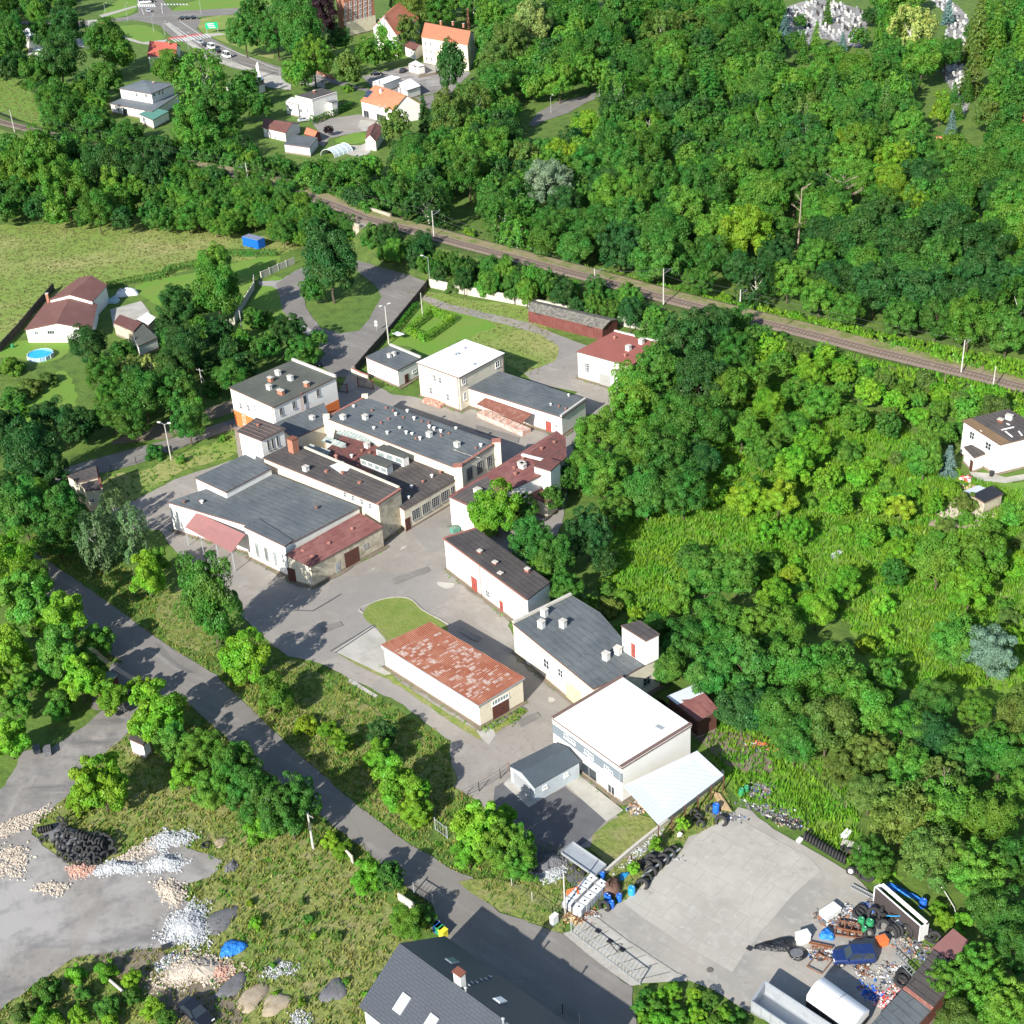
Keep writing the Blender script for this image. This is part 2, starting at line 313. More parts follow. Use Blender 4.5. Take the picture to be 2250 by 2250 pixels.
# --- roads
VERGE = FP((60,1000),(260,1080),(450,1190),(600,1250),(850,1400),(900,1520),(1060,1570),(1120,1640),(1062,1763),(1000,1740),(890,1660),(880,1760),(800,1760),(600,1600),(240,1340),(60,1180))
sheet('road', FP((60,1040),(130,1085),(222,1150),(317,1219),(408,1275),(480,1345),(560,1420),(640,1490),(680,1524),(755,1582),(800,1608),(845,1636),(891,1657),(915,1700),(944.6,1723.5),(987,1737),(1064,1764),(1116,1806),(1192,1864),(1192,1895),(1203,1935),(1210,2000),(960,2000),(850,1790),(816,1710),(782,1686),(704,1617),(632,1561),(560,1505),(470,1430),(331,1307),(253,1264),(200,1230),(100,1150),(40,1090)), 'asphalt_road', Z[3], .12)
sheet('track', FP((170,1335),(205,1340),(243,1358),(300,1335),(335,1307),(260,1262),(215,1250),(190,1290)), 'asphalt_road', Z[2], .2, 2)
sheet('track', FP((-60,1545),(43,1460),(80,1425),(160,1370),(192,1340),(250,1360),(225,1398),(190,1425),(150,1475),(125,1505),(75,1545),(-60,1660)), 'gravel_yard', Z[2], .25, 2)
sheet('gravel_yard', QP(12,(-150,400),(0,330),(160,10),(380,10),(590,0),(440,290),(350,340),(250,480),(230,600),(500,800),(900,780),(1100,640),(1350,700),(1560,780),(1500,900),(1280,960),(1330,1150),(1240,1380),(1000,1400),(700,1440),(520,1480),(300,1620),(0,1830),(-200,1960)), 'gravel_yard', Z[3], .3, 2)
sheet('dirt_patch', QP(12,(700,1400),(1150,1380),(1200,1600),(1560,1520),(1700,1760),(1650,2000),(1200,2000),(1100,1800),(900,1640),(740,1520)), 'dirt', Z[2], .3, 3)
sheet('road', QP(5,(720,-60),(790,10),(850,100),(1130,180),(1262,230),(1150,340),(1000,540),(830,750),(720,860),(730,900),(610,900),(480,800),(560,690),(480,590),(240,450),(205,290),(180,240),(330,140),(420,160),(370,300),(400,420),(500,550),(640,590),(770,570),(840,490),(930,330),(880,240),(770,160),(690,60),(690,-60)), 'asphalt_road', Z[3], .12)
sheet('dirt_patch', QP(5,(60,220),(200,215),(360,130),(420,160),(370,300),(400,430),(480,560),(770,590),(860,480),(930,340),(900,500),(780,640),(560,740),(440,620),(240,450),(200,280),(80,250)), 'gravel_yard', Z[2], .3, 2)
sheet('road', FP((520,800),(450,785),(437,792),(320,829.7),(266.7,843),(226.7,853.7),(141,877.7),(60,910),(60,935),(138.7,893),(197,893),(256,877),(437,810),(520,830)), 'asphalt_road', Z[3], .12)
sheet('dirt_patch', QP(4,(1800,960),(1640,1060),(1300,1170),(1000,1270),(780,1360),(880,1370),(1060,1345),(1200,1330),(1330,1250),(1660,1150),(1800,1130)), 'dirt', Z[2], .3, 2)
sheet('yard', FP((200,965),(255,945),(330,905),(450,865),(440,800),(560,700),(640,740),(665,690),(690,715),(740,745),(800,752),(900,765),(1000,790),(1090,805),(1060,990),(1010,1100),(960,1180),(990,1250),(1080,1330),(1150,1400),(1120,1500),(1170,1545),(1130,1600),(1060,1600),(960,1580),(900,1510),(850,1480),(850,1400),(760,1330),(600,1250),(545,1240),(480,1190),(430,1130),(330,1040),(300,1000),(230,1000)), 'asphalt_yard', Z[3], .15)
sheet('yard', FP((795,565),(800,557),(850,575),(1000,610),(1020,620),(1100,650),(1190,680),(1180,760),(1130,790),(1060,765),(1090,740),(1010,725),(990,705),(1050,680),(1055,655),(1020,632),(950,612),(830,582)), 'asphalt_yard', Z[4], .1)
sheet('grass_island', QP(9,(800,800),(860,730),(1000,690),(1130,700),(1220,780),(1400,900),(1300,960),(1000,975),(920,920),(830,860)), mat('island_grass', (.19,.23,.055), .95, [('noise', .4, (.14,.2,.035), .42, .62, .9), ('noise', 1.5, (.26,.26,.12), .55, .7, .6), ('noise', 6, (.09,.12,.02), .5, .7, .5)], bump=.4), Z[5], .05, 3)
sheet('weedy_verge', QP(9,(600,1070),(940,900),(1000,960),(1000,1230),(1060,1290),(1640,1660),(1930,1470),(1960,1500),(1700,1680),(1610,1690),(980,1270),(760,1170)), 'dry_field', Z[5], .15)
sheet('cracked_slab', QP(9,(590,1070),(870,890),(960,990),(1000,1230),(950,1240),(780,1160)), 'concrete_pale', Z[6], .05)
sheet('grass_patch', QP(9,(120,1180),(330,1130),(450,1220),(650,1330),(900,1500),(1100,1640),(1250,1720),(1430,1900),(1440,2060),(1300,2200),(1100,2000),(700,1700),(300,1450),(100,1350)), 'dry_field', Z[5], .25, 2)
sheet('grass_patch', QP(8,(1190,990),(1100,760),(1180,640),(1270,600),(1380,700),(1600,1050),(1480,1090)), 'dry_field', Z[5], .25, 2)
for pts in (((1315,575),(1370,585),(1450,590),(1440,618),(1390,632),(1330,605)),((1065,335),(1100,320),(1098,338),(1060,360)),((860,488),(890,478),(880,492)),((1600,1640),(1680,1560),(1740,1660),(1690,1740)),((700,1260),(900,1380),(880,1400),(690,1290))): sheet('worn_patch', QP(9,*pts), 'concrete_pale', Z[5], .15)
sheet('worn_patch', QP(10,(335,1400),(370,1395),(392,1415),(370,1435),(335,1430)), 'concrete_pale', Z[5], .1)
for c, pts in ((9,((1000,560),(1250,470),(1280,500),(1020,600))),(9,((1500,900),(1640,980),(1610,1010),(1480,930))),(10,((120,1560),(260,1500),(280,1540),(140,1610))),(9,((500,900),(640,860),(650,890),(520,940))),(5,((1600,1240),(1900,1330),(1890,1370),(1590,1280)))): sheet('repair_patch', QP(c,*pts), 'asphalt_road', Z[8], .15)
# the concrete lot
sheet('concrete_lot', QP(14,(610,1165),(860,1070),(1010,960),(1140,850),(1250,730),(1310,600),(1480,560),(1640,440),(1680,400),(1780,430),(1932,560),(2200,700),(2500,880),(2700,1100),(2900,1400),(2800,1900),(2300,2000),(1830,1900),(1500,1690),(1320,1620)), mat('concrete_old', (.34,.315,.275), .9, [('noise', .12, (.26,.25,.23), .42, .62, .9), ('noise', .8, (.4,.385,.35), .52, .7, .7), ('noise', .3, (.17,.16,.15), .62, .74, .75), ('noise', 3, (.2,.19,.175), .6, .75, .5), ('brick', (6, 6, .04), (.24,.23,.2), .9, 1, .5)], coord='uv'), Z[4], .12)
sheet('concrete_slab', QP(14,(865,1075),(1130,850),(1300,700),(1420,580),(1650,450),(1780,540),(1960,640),(2180,760),(2270,850),(2080,1010),(1830,1300),(1640,1570),(1250,1350),(960,1150)), 'concrete_slab', Z[6], .04)
sheet('concrete_gateway', QP(14,(620,1165),(500,1280),(980,1650),(1180,1640),(1320,1635),(1250,1580),(940,1390),(700,1200)), 'concrete_pale', Z[6], .02)
sheet('concrete_gateway', QP(14,(500,1280),(440,1295),(620,1450),(920,1670),(985,1660)), 'kerb', Z[7], .02)
sheet('concrete_gateway', QP(14,(640,1165),(600,1180),(850,1330),(1230,1590),(1310,1640),(1325,1610),(1240,1575),(900,1350),(700,1200)), 'kerb', Z[8], .02)
b = MB()
for i in range(7):
    t = (i+.6)/7.2; p = G(14, 500, 1280).lerp(G(14, 1010, 1660), t); q = G(14, 640, 1180).lerp(G(14, 1290, 1600), t); p.z = q.z = Z[7]+.012
    d = (q-p).normalized()*.04; n_ = Vector((-d.y, d.x, 0)); b.face([p+n_, p-n_, q-n_, q+n_])
tag(b.build('slab_joints', mat('joint', (.12,.11,.1))), kind='structure')
for nm, c, x, y in (('d',14,690,1272),('d',14,773,1345),('d',14,862,1405),('d',14,1762,1395)):
    p = G(c, x, y, Z[8]+.01); o = MB().box(p, (.62,.62,.02), .85).build('drain_grate', mat('iron_dark', (.035,.035,.04), .6)); tag(o, kind='structure')
o = MB().lathe(G(14,1480,1550,Z[7]), [(0,.03),(.35,.03),(.36,0)], 16).build('manhole_cover', mat('manhole', (.13,.12,.11), .8)); tag(o, kind='structure')
# white painted triangle on the gateway
b = MB(); c0 = G(14, 822, 1385, Z[8]+.012)
P3 = [c0+Vector((math.cos(a+.5), math.sin(a+.5), 0))*.75 for a in (0, 2.094, 4.189)]
for i in range(3):
    b.bar(P3[i], P3[(i+1) % 3], .07, .006)
tag(b.build('painted_triangle', mat('iron_dark', (.04,.04,.04))), kind='structure')
# small workshop yard next to white hall
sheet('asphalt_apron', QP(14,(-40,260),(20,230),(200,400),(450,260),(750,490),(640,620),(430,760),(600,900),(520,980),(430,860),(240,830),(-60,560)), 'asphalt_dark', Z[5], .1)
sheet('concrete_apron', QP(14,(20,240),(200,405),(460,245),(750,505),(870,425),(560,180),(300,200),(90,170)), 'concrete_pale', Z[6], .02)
sheet('dry_grass', QP(14,(650,600),(760,500),(900,440),(1060,480),(1120,540),(960,680),(780,830),(640,700)), 'dry_field', Z[6], .15)
sheet('grass_patch', QP(14,(-60,900),(130,950),(250,850),(330,880),(440,920),(480,1080),(440,1180),(440,1300),(0,1140),(-260,980),(-300,930)), 'dry_field', Z[6], .15)
sheet('dirt_patch', QP(10,(1100,1380),(1300,1560),(1500,1640),(1700,1640),(1900,1750),(1930,1932),(1750,1932),(1600,1880),(1330,1640)), 'dirt', Z[5], .3)
# --- far road junction
A2 = lambda *p: QP(0, *p)
sheet('main_road', A2((1100,-60),(1220,80),(1640,60),(1960,40),(1960,70),(1640,105),(1400,120),(1420,150),(1390,210),(1440,240),(1550,300),(1700,380),(1960,470),(2100,500),(2300,560),(2300,620),(1960,570),(1640,480),(1450,400),(1320,310),(1200,250),(1130,180),(940,140),(740,160),(560,200),(180,170),(0,180),(0,150),(500,150),(740,140),(900,120),(980,90),(960,-60)), 'asphalt_road', Z[3], 0)
sheet('pavement', A2((1160,165),(1190,165),(1500,400),(1932,530),(2300,600),(2300,625),(1932,560),(1460,420)), 'concrete_pale', Z[4], 0)
sheet('cycle_path', A2((1180,270),(1430,235),(1440,250),(1200,285)), 'paint_red', Z[5], 0)
sheet('cycle_path', A2((690,140),(745,140),(745,200),(700,200)), 'paint_red', Z[5], 0)
sheet('paved_bay', A2((620,145),(690,140),(700,205),(625,210)), 'concrete_pale', Z[5], 0)
sheet('pavement', A2((480,240),(760,200),(820,240),(1010,300),(1100,290),(1180,280),(1180,295),(1060,320),(990,310),(780,250),(560,220)), 'concrete_pale', Z[4], 0)
sheet('pavement', A2((700,110),(960,40),(970,50),(720,125)), 'concrete_pale', Z[4], 0)
sheet('pavement', A2((1440,240),(1560,235),(1600,245),(1480,262)), 'concrete_pale', Z[4], 0)
sheet('forecourt', A2((500,260),(650,270),(780,350),(700,370),(560,330)), 'concrete_pale', Z[3], 0)
sheet('forecourt', A2((200,180),(480,170),(520,210),(450,400),(200,400)), 'concrete_pale', Z[2], 0)
sheet('pavement', A2((1740,560),(1700,520),(1932,540),(2060,600),(2060,640),(1900,620)), 'concrete_pale', Z[4], 0)
sheet('lawn_verge', A2((780,200),(960,175),(1080,200),(1170,270),(1020,300),(840,240)), 'lawn', Z[2], 0, 2)
sheet('lawn_verge', A2((740,60),(960,-40),(970,60),(900,110),(760,130)), 'lawn', Z[2], 0, 2)
sheet('lawn_verge', A2((1240,60),(1400,0),(1960,-60),(1960,40),(1640,60),(1250,95)), 'lawn', Z[2], 0, 2)
sheet('lawn_verge', A2((1400,160),(1440,130),(1700,110),(1900,300),(1932,420),(1700,340),(1440,235)), 'meadow_ground', Z[2], 0, 2)
b = MB()
def stripe(c, x0, y0, x1, y1, wd, z=Z[6]):
    p, q = G(c, x0, y0), G(c, x1, y1); p.z = q.z = z; d = (q-p).normalized(); n_ = Vector((-d.y, d.x, 0))*wd/2; b.face([p+n_, p-n_, q-n_, q+n_])
for i in range(12): stripe(0, 1210+i*22, 275-i*3, 1250+i*22, 300-i*3, .5)
for i in range(9): stripe(0, 975+i*14, 30, 985+i*14, 52, .6)
for i in range(9): stripe(0, 1140+i*22, 28, 1150+i*22, 38, .6)
stripe(0,1190,160,1470,350,.3); stripe(0,1270,150,1420,250,.25); stripe(0,1500,300,1932,480,.25); stripe(0,1330,310,1932,555,.2); stripe(0,940,125,1640,95,.2); stripe(0,740,155,960,150,.2)
stripe(0,1932,480,2300,570,.2); stripe(0,1700,440,2300,600,.15); stripe(0,1140,20,1150,100,.2); stripe(0,1000,60,1020,110,.2)
tag(b.build('road_markings', 'paint_white'), kind='structure')
# --- roads by the far houses
sheet('side_road', QP(1,(430,520),(460,515),(620,560),(780,620),(880,640),(1200,690),(1430,640),(1560,600),(1880,520),(1960,540),(1932,590),(1700,640),(1480,700),(1350,790),(1230,760),(1180,700),(860,660),(700,620),(440,560)), 'asphalt_road', Z[3], 0)
sheet('side_road', QP(2,(-60,560),(0,545),(60,560),(0,580),(-60,600)), 'asphalt_road', Z[3], 0)
sheet('side_road', QP(2,(200,880),(260,800),(400,720),(560,690),(700,640),(720,680),(600,730),(480,800),(300,860),(230,900)), 'asphalt_road', Z[3], .1)
sheet('driveway', QP(1,(430,860),(620,830),(780,810),(900,850),(820,930),(700,950),(560,980),(520,1040),(470,1010),(480,930)), 'asphalt_yard', Z[3], .1)
sheet('terrace', QP(1,(780,850),(1000,880),(940,920),(800,930),(760,900)), 'concrete_pale', Z[4], 0)
sheet('garden_lawn', QP(1,(600,990),(740,940),(820,950),(830,990),(760,1020),(640,1020)), 'lawn', Z[4], 0, 2)
sheet('garden_path', QP(1,(560,1040),(640,1030),(780,1030),(850,1000),(850,1080),(780,1120),(640,1080)), 'concrete_pale', Z[3], 0)
sheet('garden_lawn', QP(1,(600,350),(700,320),(880,330),(900,420),(800,460),(620,440)), 'lawn', Z[3], 0, 2)
sheet('forecourt', QP(1,(790,540),(1340,420),(1560,520),(1430,640),(1200,680),(880,640)), 'gravel_yard', Z[2], 0)
sheet('clearing', QP(2,(1080,720),(1240,640),(1400,740),(1300,800),(1120,790)), 'meadow_ground', Z[1], .5, 2)
sheet('clearing', QP(2,(1580,860),(1650,790),(1900,760),(1960,820),(1800,850),(1700,880)), 'meadow_ground', Z[1], .5, 2)
# cemetery ground
CEM1 = QP(3,(230,60),(500,0),(800,80),(820,200),(780,340),(620,300),(450,270),(400,330),(220,240))
CEM2 = QP(3,(1270,0),(1400,0),(1540,130),(1540,330),(1490,380),(1620,420),(1540,480),(1620,600),(1560,700),(1500,830),(1460,760),(1420,640),(1350,520),(1370,420),(1380,300),(1380,100))
sheet('cemetery_path', CEM1, 'gravel_yard', Z[2], .3, 2); sheet('cemetery_path', CEM2, 'gravel_yard', Z[2], .3, 2)
# house plots on the right
sheet('lane', QP(7,(1370,1000),(1440,1050),(1640,1150),(1600,1180),(1480,1120),(1370,1060)), 'asphalt_road', Z[3], .1)
sheet('terrace', QP(7,(1540,1570),(1700,1580),(1800,1610),(1960,1580),(1960,1620),(1800,1650),(1600,1630)), 'concrete_pale', Z[3], .05)
sheet('garden_lawn', QP(7,(1500,1690),(1560,1630),(1800,1660),(1960,1640),(1960,1800),(1780,1700),(1600,1680)), 'lawn', Z[2], .2, 2)
sheet('rubble_ground', QP(7,(1380,1800),(1560,1720),(1640,1800),(1620,1960),(1400,1960),(1250,1940)), 'sand_pile', Z[2], .3, 2)
sheet('garden_yard', QP(4,(780,420),(1000,360),(1060,440),(1110,640),(940,680),(800,540)), 'concrete_pale', Z[2], .05)
# --- railway: embankment, ballast, rails
RAILZ = lambda u: 5.2 if u < 810 else max(1.2, 5.2-(u-810)*0.0028)
rail_px = [(-300,150),(0,268),(200,318),(330,348),(419,366),(500,380),(560,394),(643,419),(735,452),(892,503),(1016,537),(1150,572),(1218,590),(1336,621),(1457,655),(1547,678),(1647,703),(1720,720),(1818,745),(1917,771),(2050,803),(2150,827),(2250,852),(2420,892)]
def on_z(u, v, z):
    d = ray(u, v); t = (z-CAMH)/d[2]; return Vector((d[0]*t, d[1]*t, z))
rail = [on_z(u, v, RAILZ(u)) for u, v in rail_px]
BR = on_z(802, 480, RAILZ(802))                  # the underpass
def embank(path, name):
    b = MB(); prof = [(-1, 0), (-.42, 1), (.42, 1), (1, 0)]
    rows = []
    for i, p in enumerate(path):
        a, c = path[max(0, i-1)], path[min(len(path)-1, i+1)]; d = (c-a).xy.normalized(); n_ = Vector((-d.y, d.x, 0)); wd = 5.2+p.z*1.7
        rows.append([Vector((p.x, p.y, 0))+n_*(-wd), Vector((p.x, p.y, p.z-.25))+n_*(-4.6), Vector((p.x, p.y, p.z-.25))+n_*4.6, Vector((p.x, p.y, 0))+n_*wd])
    for r0, r1 in zip(rows, rows[1:]):
        for k in range(3): b.face([r0[k], r1[k], r1[k+1], r0[k+1]])
    b.face(rows[0]); b.face(list(reversed(rows[-1])))
    o = b.build(name, 'embankment'); tag(o, kind='structure')

    out = []
    for p in path: out.append(p)
    return out
iL = 8
left = rail[:iL+1]+[BR+(rail[iL]-BR).normalized()*3.6]; right = [BR+(rail[iL+1]-BR).normalized()*3.6]+rail[iL+1:]
embank(left, 'railway_embankment'); embank(right, 'railway_embankment')
full = rail[:iL+1]+[BR]+rail[iL+1:]
b = MB()
for p, q in zip(full, full[1:]):
    d = (q-p).normalized(); n_ = Vector((-d.y, d.x, 0)).normalized()
    b.face([p-n_*2.1, q-n_*2.1, q+n_*2.1, p+n_*2.1])
tag(b.build('railway_ballast', 'ballast'), kind='structure')
b = MB(); s2 = MB()
for p, q in zip(full, full[1:]):
    d = (q-p).normalized(); n_ = Vector((-d.y, d.x, 0)).normalized(); L_ = (q-p).length
    for off in (-.75, .75):
        b.bar(p+n_*off+Vector((0,0,.2)), q+n_*off+Vector((0,0,.2)), .11, .16)
    for k in range(int(L_/.8)):
        c = p+d*(k*.8+.4)+Vector((0,0,.06)); s2.box(c, (.26,2.5,.16), ax=(d, n_, Vector((0,0,1))))
tag(b.build('railway_rails', 'rail_steel'), kind='structure'); tag(s2.build('railway_sleepers', 'sleeper'), kind='structure')
b = MB()
for p, q in zip(full[3:], full[4:]):
    d = (q-p).normalized(); n_ = Vector((-d.y, d.x, 0)).normalized(); dz = Vector((0,0,.02))
    b.face([p+n_*2.0+dz, q+n_*2.0+dz, q+n_*4.9+dz, p+n_*4.9+dz])
    b.face([p+n_*4.9+dz, q+n_*4.9+dz, q+n_*7.5-Vector((0,0,1.0)), p+n_*7.5-Vector((0,0,1.0))])
tag(b.build('railway_verge', 'verge_dry'), kind='structure')
# underpass bridge
mat('bridge_stone', (.42,.38,.3), .9, [('noise', 1, (.25,.2,.15), .45, .65, .9)])
mat('concrete_wall', (.5,.47,.4), .9, [('noise', .6, (.3,.28,.22), .5, .7, .8), ('noise', 4, (.2,.18,.14), .6, .75, .5), ('brick', (2.5, 3, .05), (.25,.23,.2), .9, 1, .7)], coord='uv')
d = (rail[iL+1]-rail[iL]).xy.normalized(); dv = Vector((d.x, d.y, 0)); nv = Vector((-d.y, d.x, 0))
br = empty('railway_underpass', (BR.x, BR.y, 0), 'pale stone railway underpass with arched opening over the road', 'bridge')
for sgn in (-1, 1):
    b = MB(); c = Vector((BR.x, BR.y, 0))+nv*sgn*4.9
    pts = [(-4.2,0),(-2.6,0)]+[(-2.6*math.cos(k*math.pi/10), 2.4+1.9*math.sin(k*math.pi/10)) for k in range(11)]+[(2.6,0),(4.2,0),(4.2,5.9),(-4.2,5.9)]
    for off in (0, .5*sgn): b.face([c+dv*x+nv*off+Vector((0,0,z)) for x, z in pts])
    for i in range(len(pts)):
        (x0, z0), (x1, z1) = pts[i], pts[(i+1) % len(pts)]
        b.face([c+dv*x0+Vector((0,0,z0)), c+dv*x1+Vector((0,0,z1)), c+dv*x1+nv*.5*sgn+Vector((0,0,z1)), c+dv*x0+nv*.5*sgn+Vector((0,0,z0))])
    b.build('portal_wall', 'bridge_stone', br)
b = MB(); b.box((BR.x, BR.y, 4.7), (8.4, 9.6, .5), ax=(dv, nv, Vector((0,0,1)))); b.build('deck', 'bridge_stone', br)
for sgn in (-1, 1):
    b = MB(); b.box(Vector((BR.x, BR.y, 2.2))+dv*sgn*3.4, (1.4, 9.6, 4.4), ax=(dv, nv, Vector((0,0,1)))); b.build('abutment', 'bridge_stone', br)
b = MB()
for k in range(5):
    p = Vector((BR.x, BR.y, 6))-nv*5.15+dv*(k-2)*1.9; b.bar(p-Vector((0,0,.3)), p+Vector((0,0,.9)), .08)
for z in (6.4, 6.9): b.bar(Vector((BR.x, BR.y, z))-nv*5.15-dv*4, Vector((BR.x, BR.y, z))-nv*5.15+dv*4, .06)
b.build('railing', 'rail_steel', br)
# ================================================================== BUILDINGS
def stain(base, dirt, amt=.7): return [('noise', .35, dirt, .5, .75, amt), ('noise', 1.5, dirt, .56, .8, amt*.8, (3, .5, 1)), ('noise', 6, tuple(c*.7 for c in dirt), .6, .8, .4)]
mat('plaster_white', (.78,.76,.72), .9, stain(0, (.6,.57,.5), .5), coord='uv')
mat('plaster_cream', (.66,.6,.47), .9, stain(0, (.42,.36,.26), .75), coord='uv')
mat('plaster_old', (.5,.45,.34), .9, [('noise', .5, (.3,.26,.19), .45, .6, .85), ('noise', 1.2, (.18,.15,.11), .55, .68, .7), ('noise', 4, (.6,.55,.45), .58, .7, .6)], coord='uv')
mat('plaster_orange', (.62,.17,.05), .85, [('noise', 1, (.5,.14,.05), .5, .7, .6)], coord='uv')
mat('felt_grey', (.1,.115,.125), .85, [('noise', .12, (.15,.165,.17), .42, .62, .9), ('brick', (9, 1.05, .05), (.045,.05,.052), .85, 1.0, .75), ('noise', .9, (.055,.06,.062), .52, .7, .7, (.5, 2, 1)), ('noise', 3, (.2,.2,.19), .64, .74, .5), ('noise', .3, (.16,.15,.13), .6, .72, .45)], coord='uv')
mat('felt_dark', (.075,.066,.064), .85, [('noise', .2, (.12,.104,.095), .42, .62, .9), ('brick', (7, 1.0, .06), (.02,.018,.018), .85, 1.0, .8), ('noise', 1.2, (.15,.12,.1), .58, .7, .7, (.5, 2.5, 1)), ('noise', 4, (.03,.025,.025), .55, .7, .5)], coord='uv')
mat('felt_olive', (.085,.09,.078), .85, [('noise', .15, (.12,.125,.105), .42, .62, .9), ('brick', (8, 1.1, .04), (.06,.06,.055), .85, 1.0, .6), ('noise', 1.5, (.16,.155,.13), .6, .75, .5)], coord='uv')
mat('felt_red', (.2,.078,.07), .85, [('noise', .25, (.25,.115,.1), .42, .62, .8), ('brick', (8, 1.1, .04), (.12,.035,.03), .85, 1.0, .6), ('noise', 1.1, (.11,.04,.038), .52, .66, .75, (.5, 2, 1)), ('noise', 5, (.07,.04,.035), .62, .72, .6)], coord='uv')
mat('felt_redbrown', (.14,.062,.055), .85, [('noise', .4, (.19,.07,.06), .46, .6, .9), ('brick', (6, 1.0, .05), (.05,.03,.03), .85, 1.0, .7), ('noise', 1.5, (.05,.04,.04), .54, .66, .8), ('noise', 3, (.22,.2,.18), .66, .74, .5)], coord='uv')
mat('roof_white', (.8,.8,.79), .6, [('brick', (14, 1.5, .035), (.62,.63,.63), .85, 1, .5), ('noise', .2, (.8,.8,.79), .5, .7, .8), ('noise', 1.5, (.66,.67,.67), .62, .75, .5)], coord='uv')
mat('roof_white_sheet', (.52,.56,.6), .5, [('noise', .3, (.46,.5,.54), .5, .7, .6), ('brick', (200, .6, .05), (.36,.4,.44), .8, 1, .7)], coord='uv')
mat('roof_terracotta', (.56,.2,.11), .8, [('noise', .3, (.46,.17,.1), .45, .65, .7), ('brick', (.4, .35, .03), (.3,.08,.04), .7, 1.0, .5)], coord='uv')
mat('roof_redtile', (.46,.11,.08), .8, [('noise', .3, (.36,.1,.07), .45, .65, .7), ('brick', (.4, .35, .03), (.25,.05,.03), .7, 1.0, .5)], coord='uv')
mat('roof_brown', (.17,.075,.062), .6, [('noise', .3, (.2,.1,.085), .45, .65, .7)], coord='uv', stripes=(1.1, .7))
mat('roof_anthracite', (.06,.069,.085), .55, [('noise', .2, (.07,.08,.098), .45, .65, .6), ('brick', (.95, .34, .035), (.028,.032,.04), .6, 1.0, .75)], coord='uv', spec=.35)
mat('roof_sheet_blue', (.07,.09,.11), .5, [('noise', .5, (.09,.115,.135), .45, .65, .6)], coord='uv', stripes=(1.6, .8))
mat('roof_grey_tile', (.14,.16,.18), .7, [('noise', .4, (.18,.2,.22), .45, .65, .7), ('brick', (.5, .4, .03), (.08,.09,.1), .7, 1.0, .5)], coord='uv')
mat('rust_roof', (.31,.105,.058), .75, [('noise', .3, (.38,.16,.1), .45, .6, .8), ('noise', 2, (.18,.045,.025), .52, .7, .6, (1,.3,1))], coord='uv', stripes=(1.2, .6))
mat('canopy_red', (.36,.17,.16), .6, [('noise', .4, (.3,.16,.15), .45, .65, .7)], coord='uv', stripes=(2.2, .7))
mat('canopy_rust', (.25,.1,.07), .8, [('noise', .8, (.36,.2,.15), .5, .66, .8), ('noise', 3, (.14,.06,.05), .52, .7, .7)], coord='uv', stripes=(1.5, .6))
mat('shingle_old', (.12,.115,.1), .95, [('noise', 1.2, (.2,.185,.16), .45, .6, .9), ('cells', 2.2, (.26,.24,.21), .55, .95, .7), ('noise', 2.5, (.07,.06,.05), .55, .7, .7)], coord='uv')
mat('boards_maroon', (.14,.045,.038), .85, [('noise', .5, (.19,.07,.06), .45, .65, .8), ('brick', (2.6, .25, .02), (.06,.02,.02), .8, 1.0, .6), ('noise', 3, (.25,.16,.13), .62, .75, .5)], coord='uv')
mat('brick', (.34,.13,.075), .9, [('brick', (.26, .08, .012), (.4,.34,.28), .8, 1.0, .5), ('noise', 2, (.22,.08,.05), .5, .7, .6)], coord='uv')
mat('brick_dark', (.2,.075,.05), .9, [('noise', 1, (.14,.06,.045), .5, .7, .6)], coord='uv')
mat('tile_cap', (.33,.13,.1), .8, [('noise', 2, (.45,.3,.24), .5, .65, .7)], coord='uv')
mat('cap_concrete', (.5,.47,.42), .9, [('noise', 2, (.3,.27,.23), .5, .7, .7)])
mat('vent_white', (.7,.69,.66), .8, [('noise', 4, (.45,.42,.38), .5, .7, .6)])
mat('vent_rust', (.28,.13,.1), .8)
mat('metal_grey', (.42,.44,.46), .45, metal=.4)
mat('metal_light', (.36,.385,.41), .5, [('noise', 1, (.27,.29,.31), .5, .7, .7)], metal=.2)
mat('gutter', (.16,.1,.085), .7)
mat('glass_dark', (.03,.04,.05), .12, spec=.8)
mat('glass_roof', (.2,.25,.25), .25, [('noise', 1.5, (.42,.44,.4), .5, .65, .8)], spec=.7)
mat('frame_white', (.75,.75,.73), .6); mat('frame_grey', (.3,.3,.29), .8)
mat('door_red', (.3,.07,.055), .7, [('noise', 2, (.22,.07,.055), .5, .7, .6)]); mat('door_brown', (.1,.04,.03), .75); mat('door_green', (.5,.48,.27), .8, [('noise', 2, (.6,.55,.42), .5, .6, .8)])
mat('solar', (.03,.04,.07), .2, [('brick', (1, 1.6, .03), (.2,.22,.25), .7, 1, .6)], coord='uv', spec=.8)
mat('plinth', (.24,.19,.15), .9, [('noise', 2, (.34,.28,.22), .5, .7, .7)])

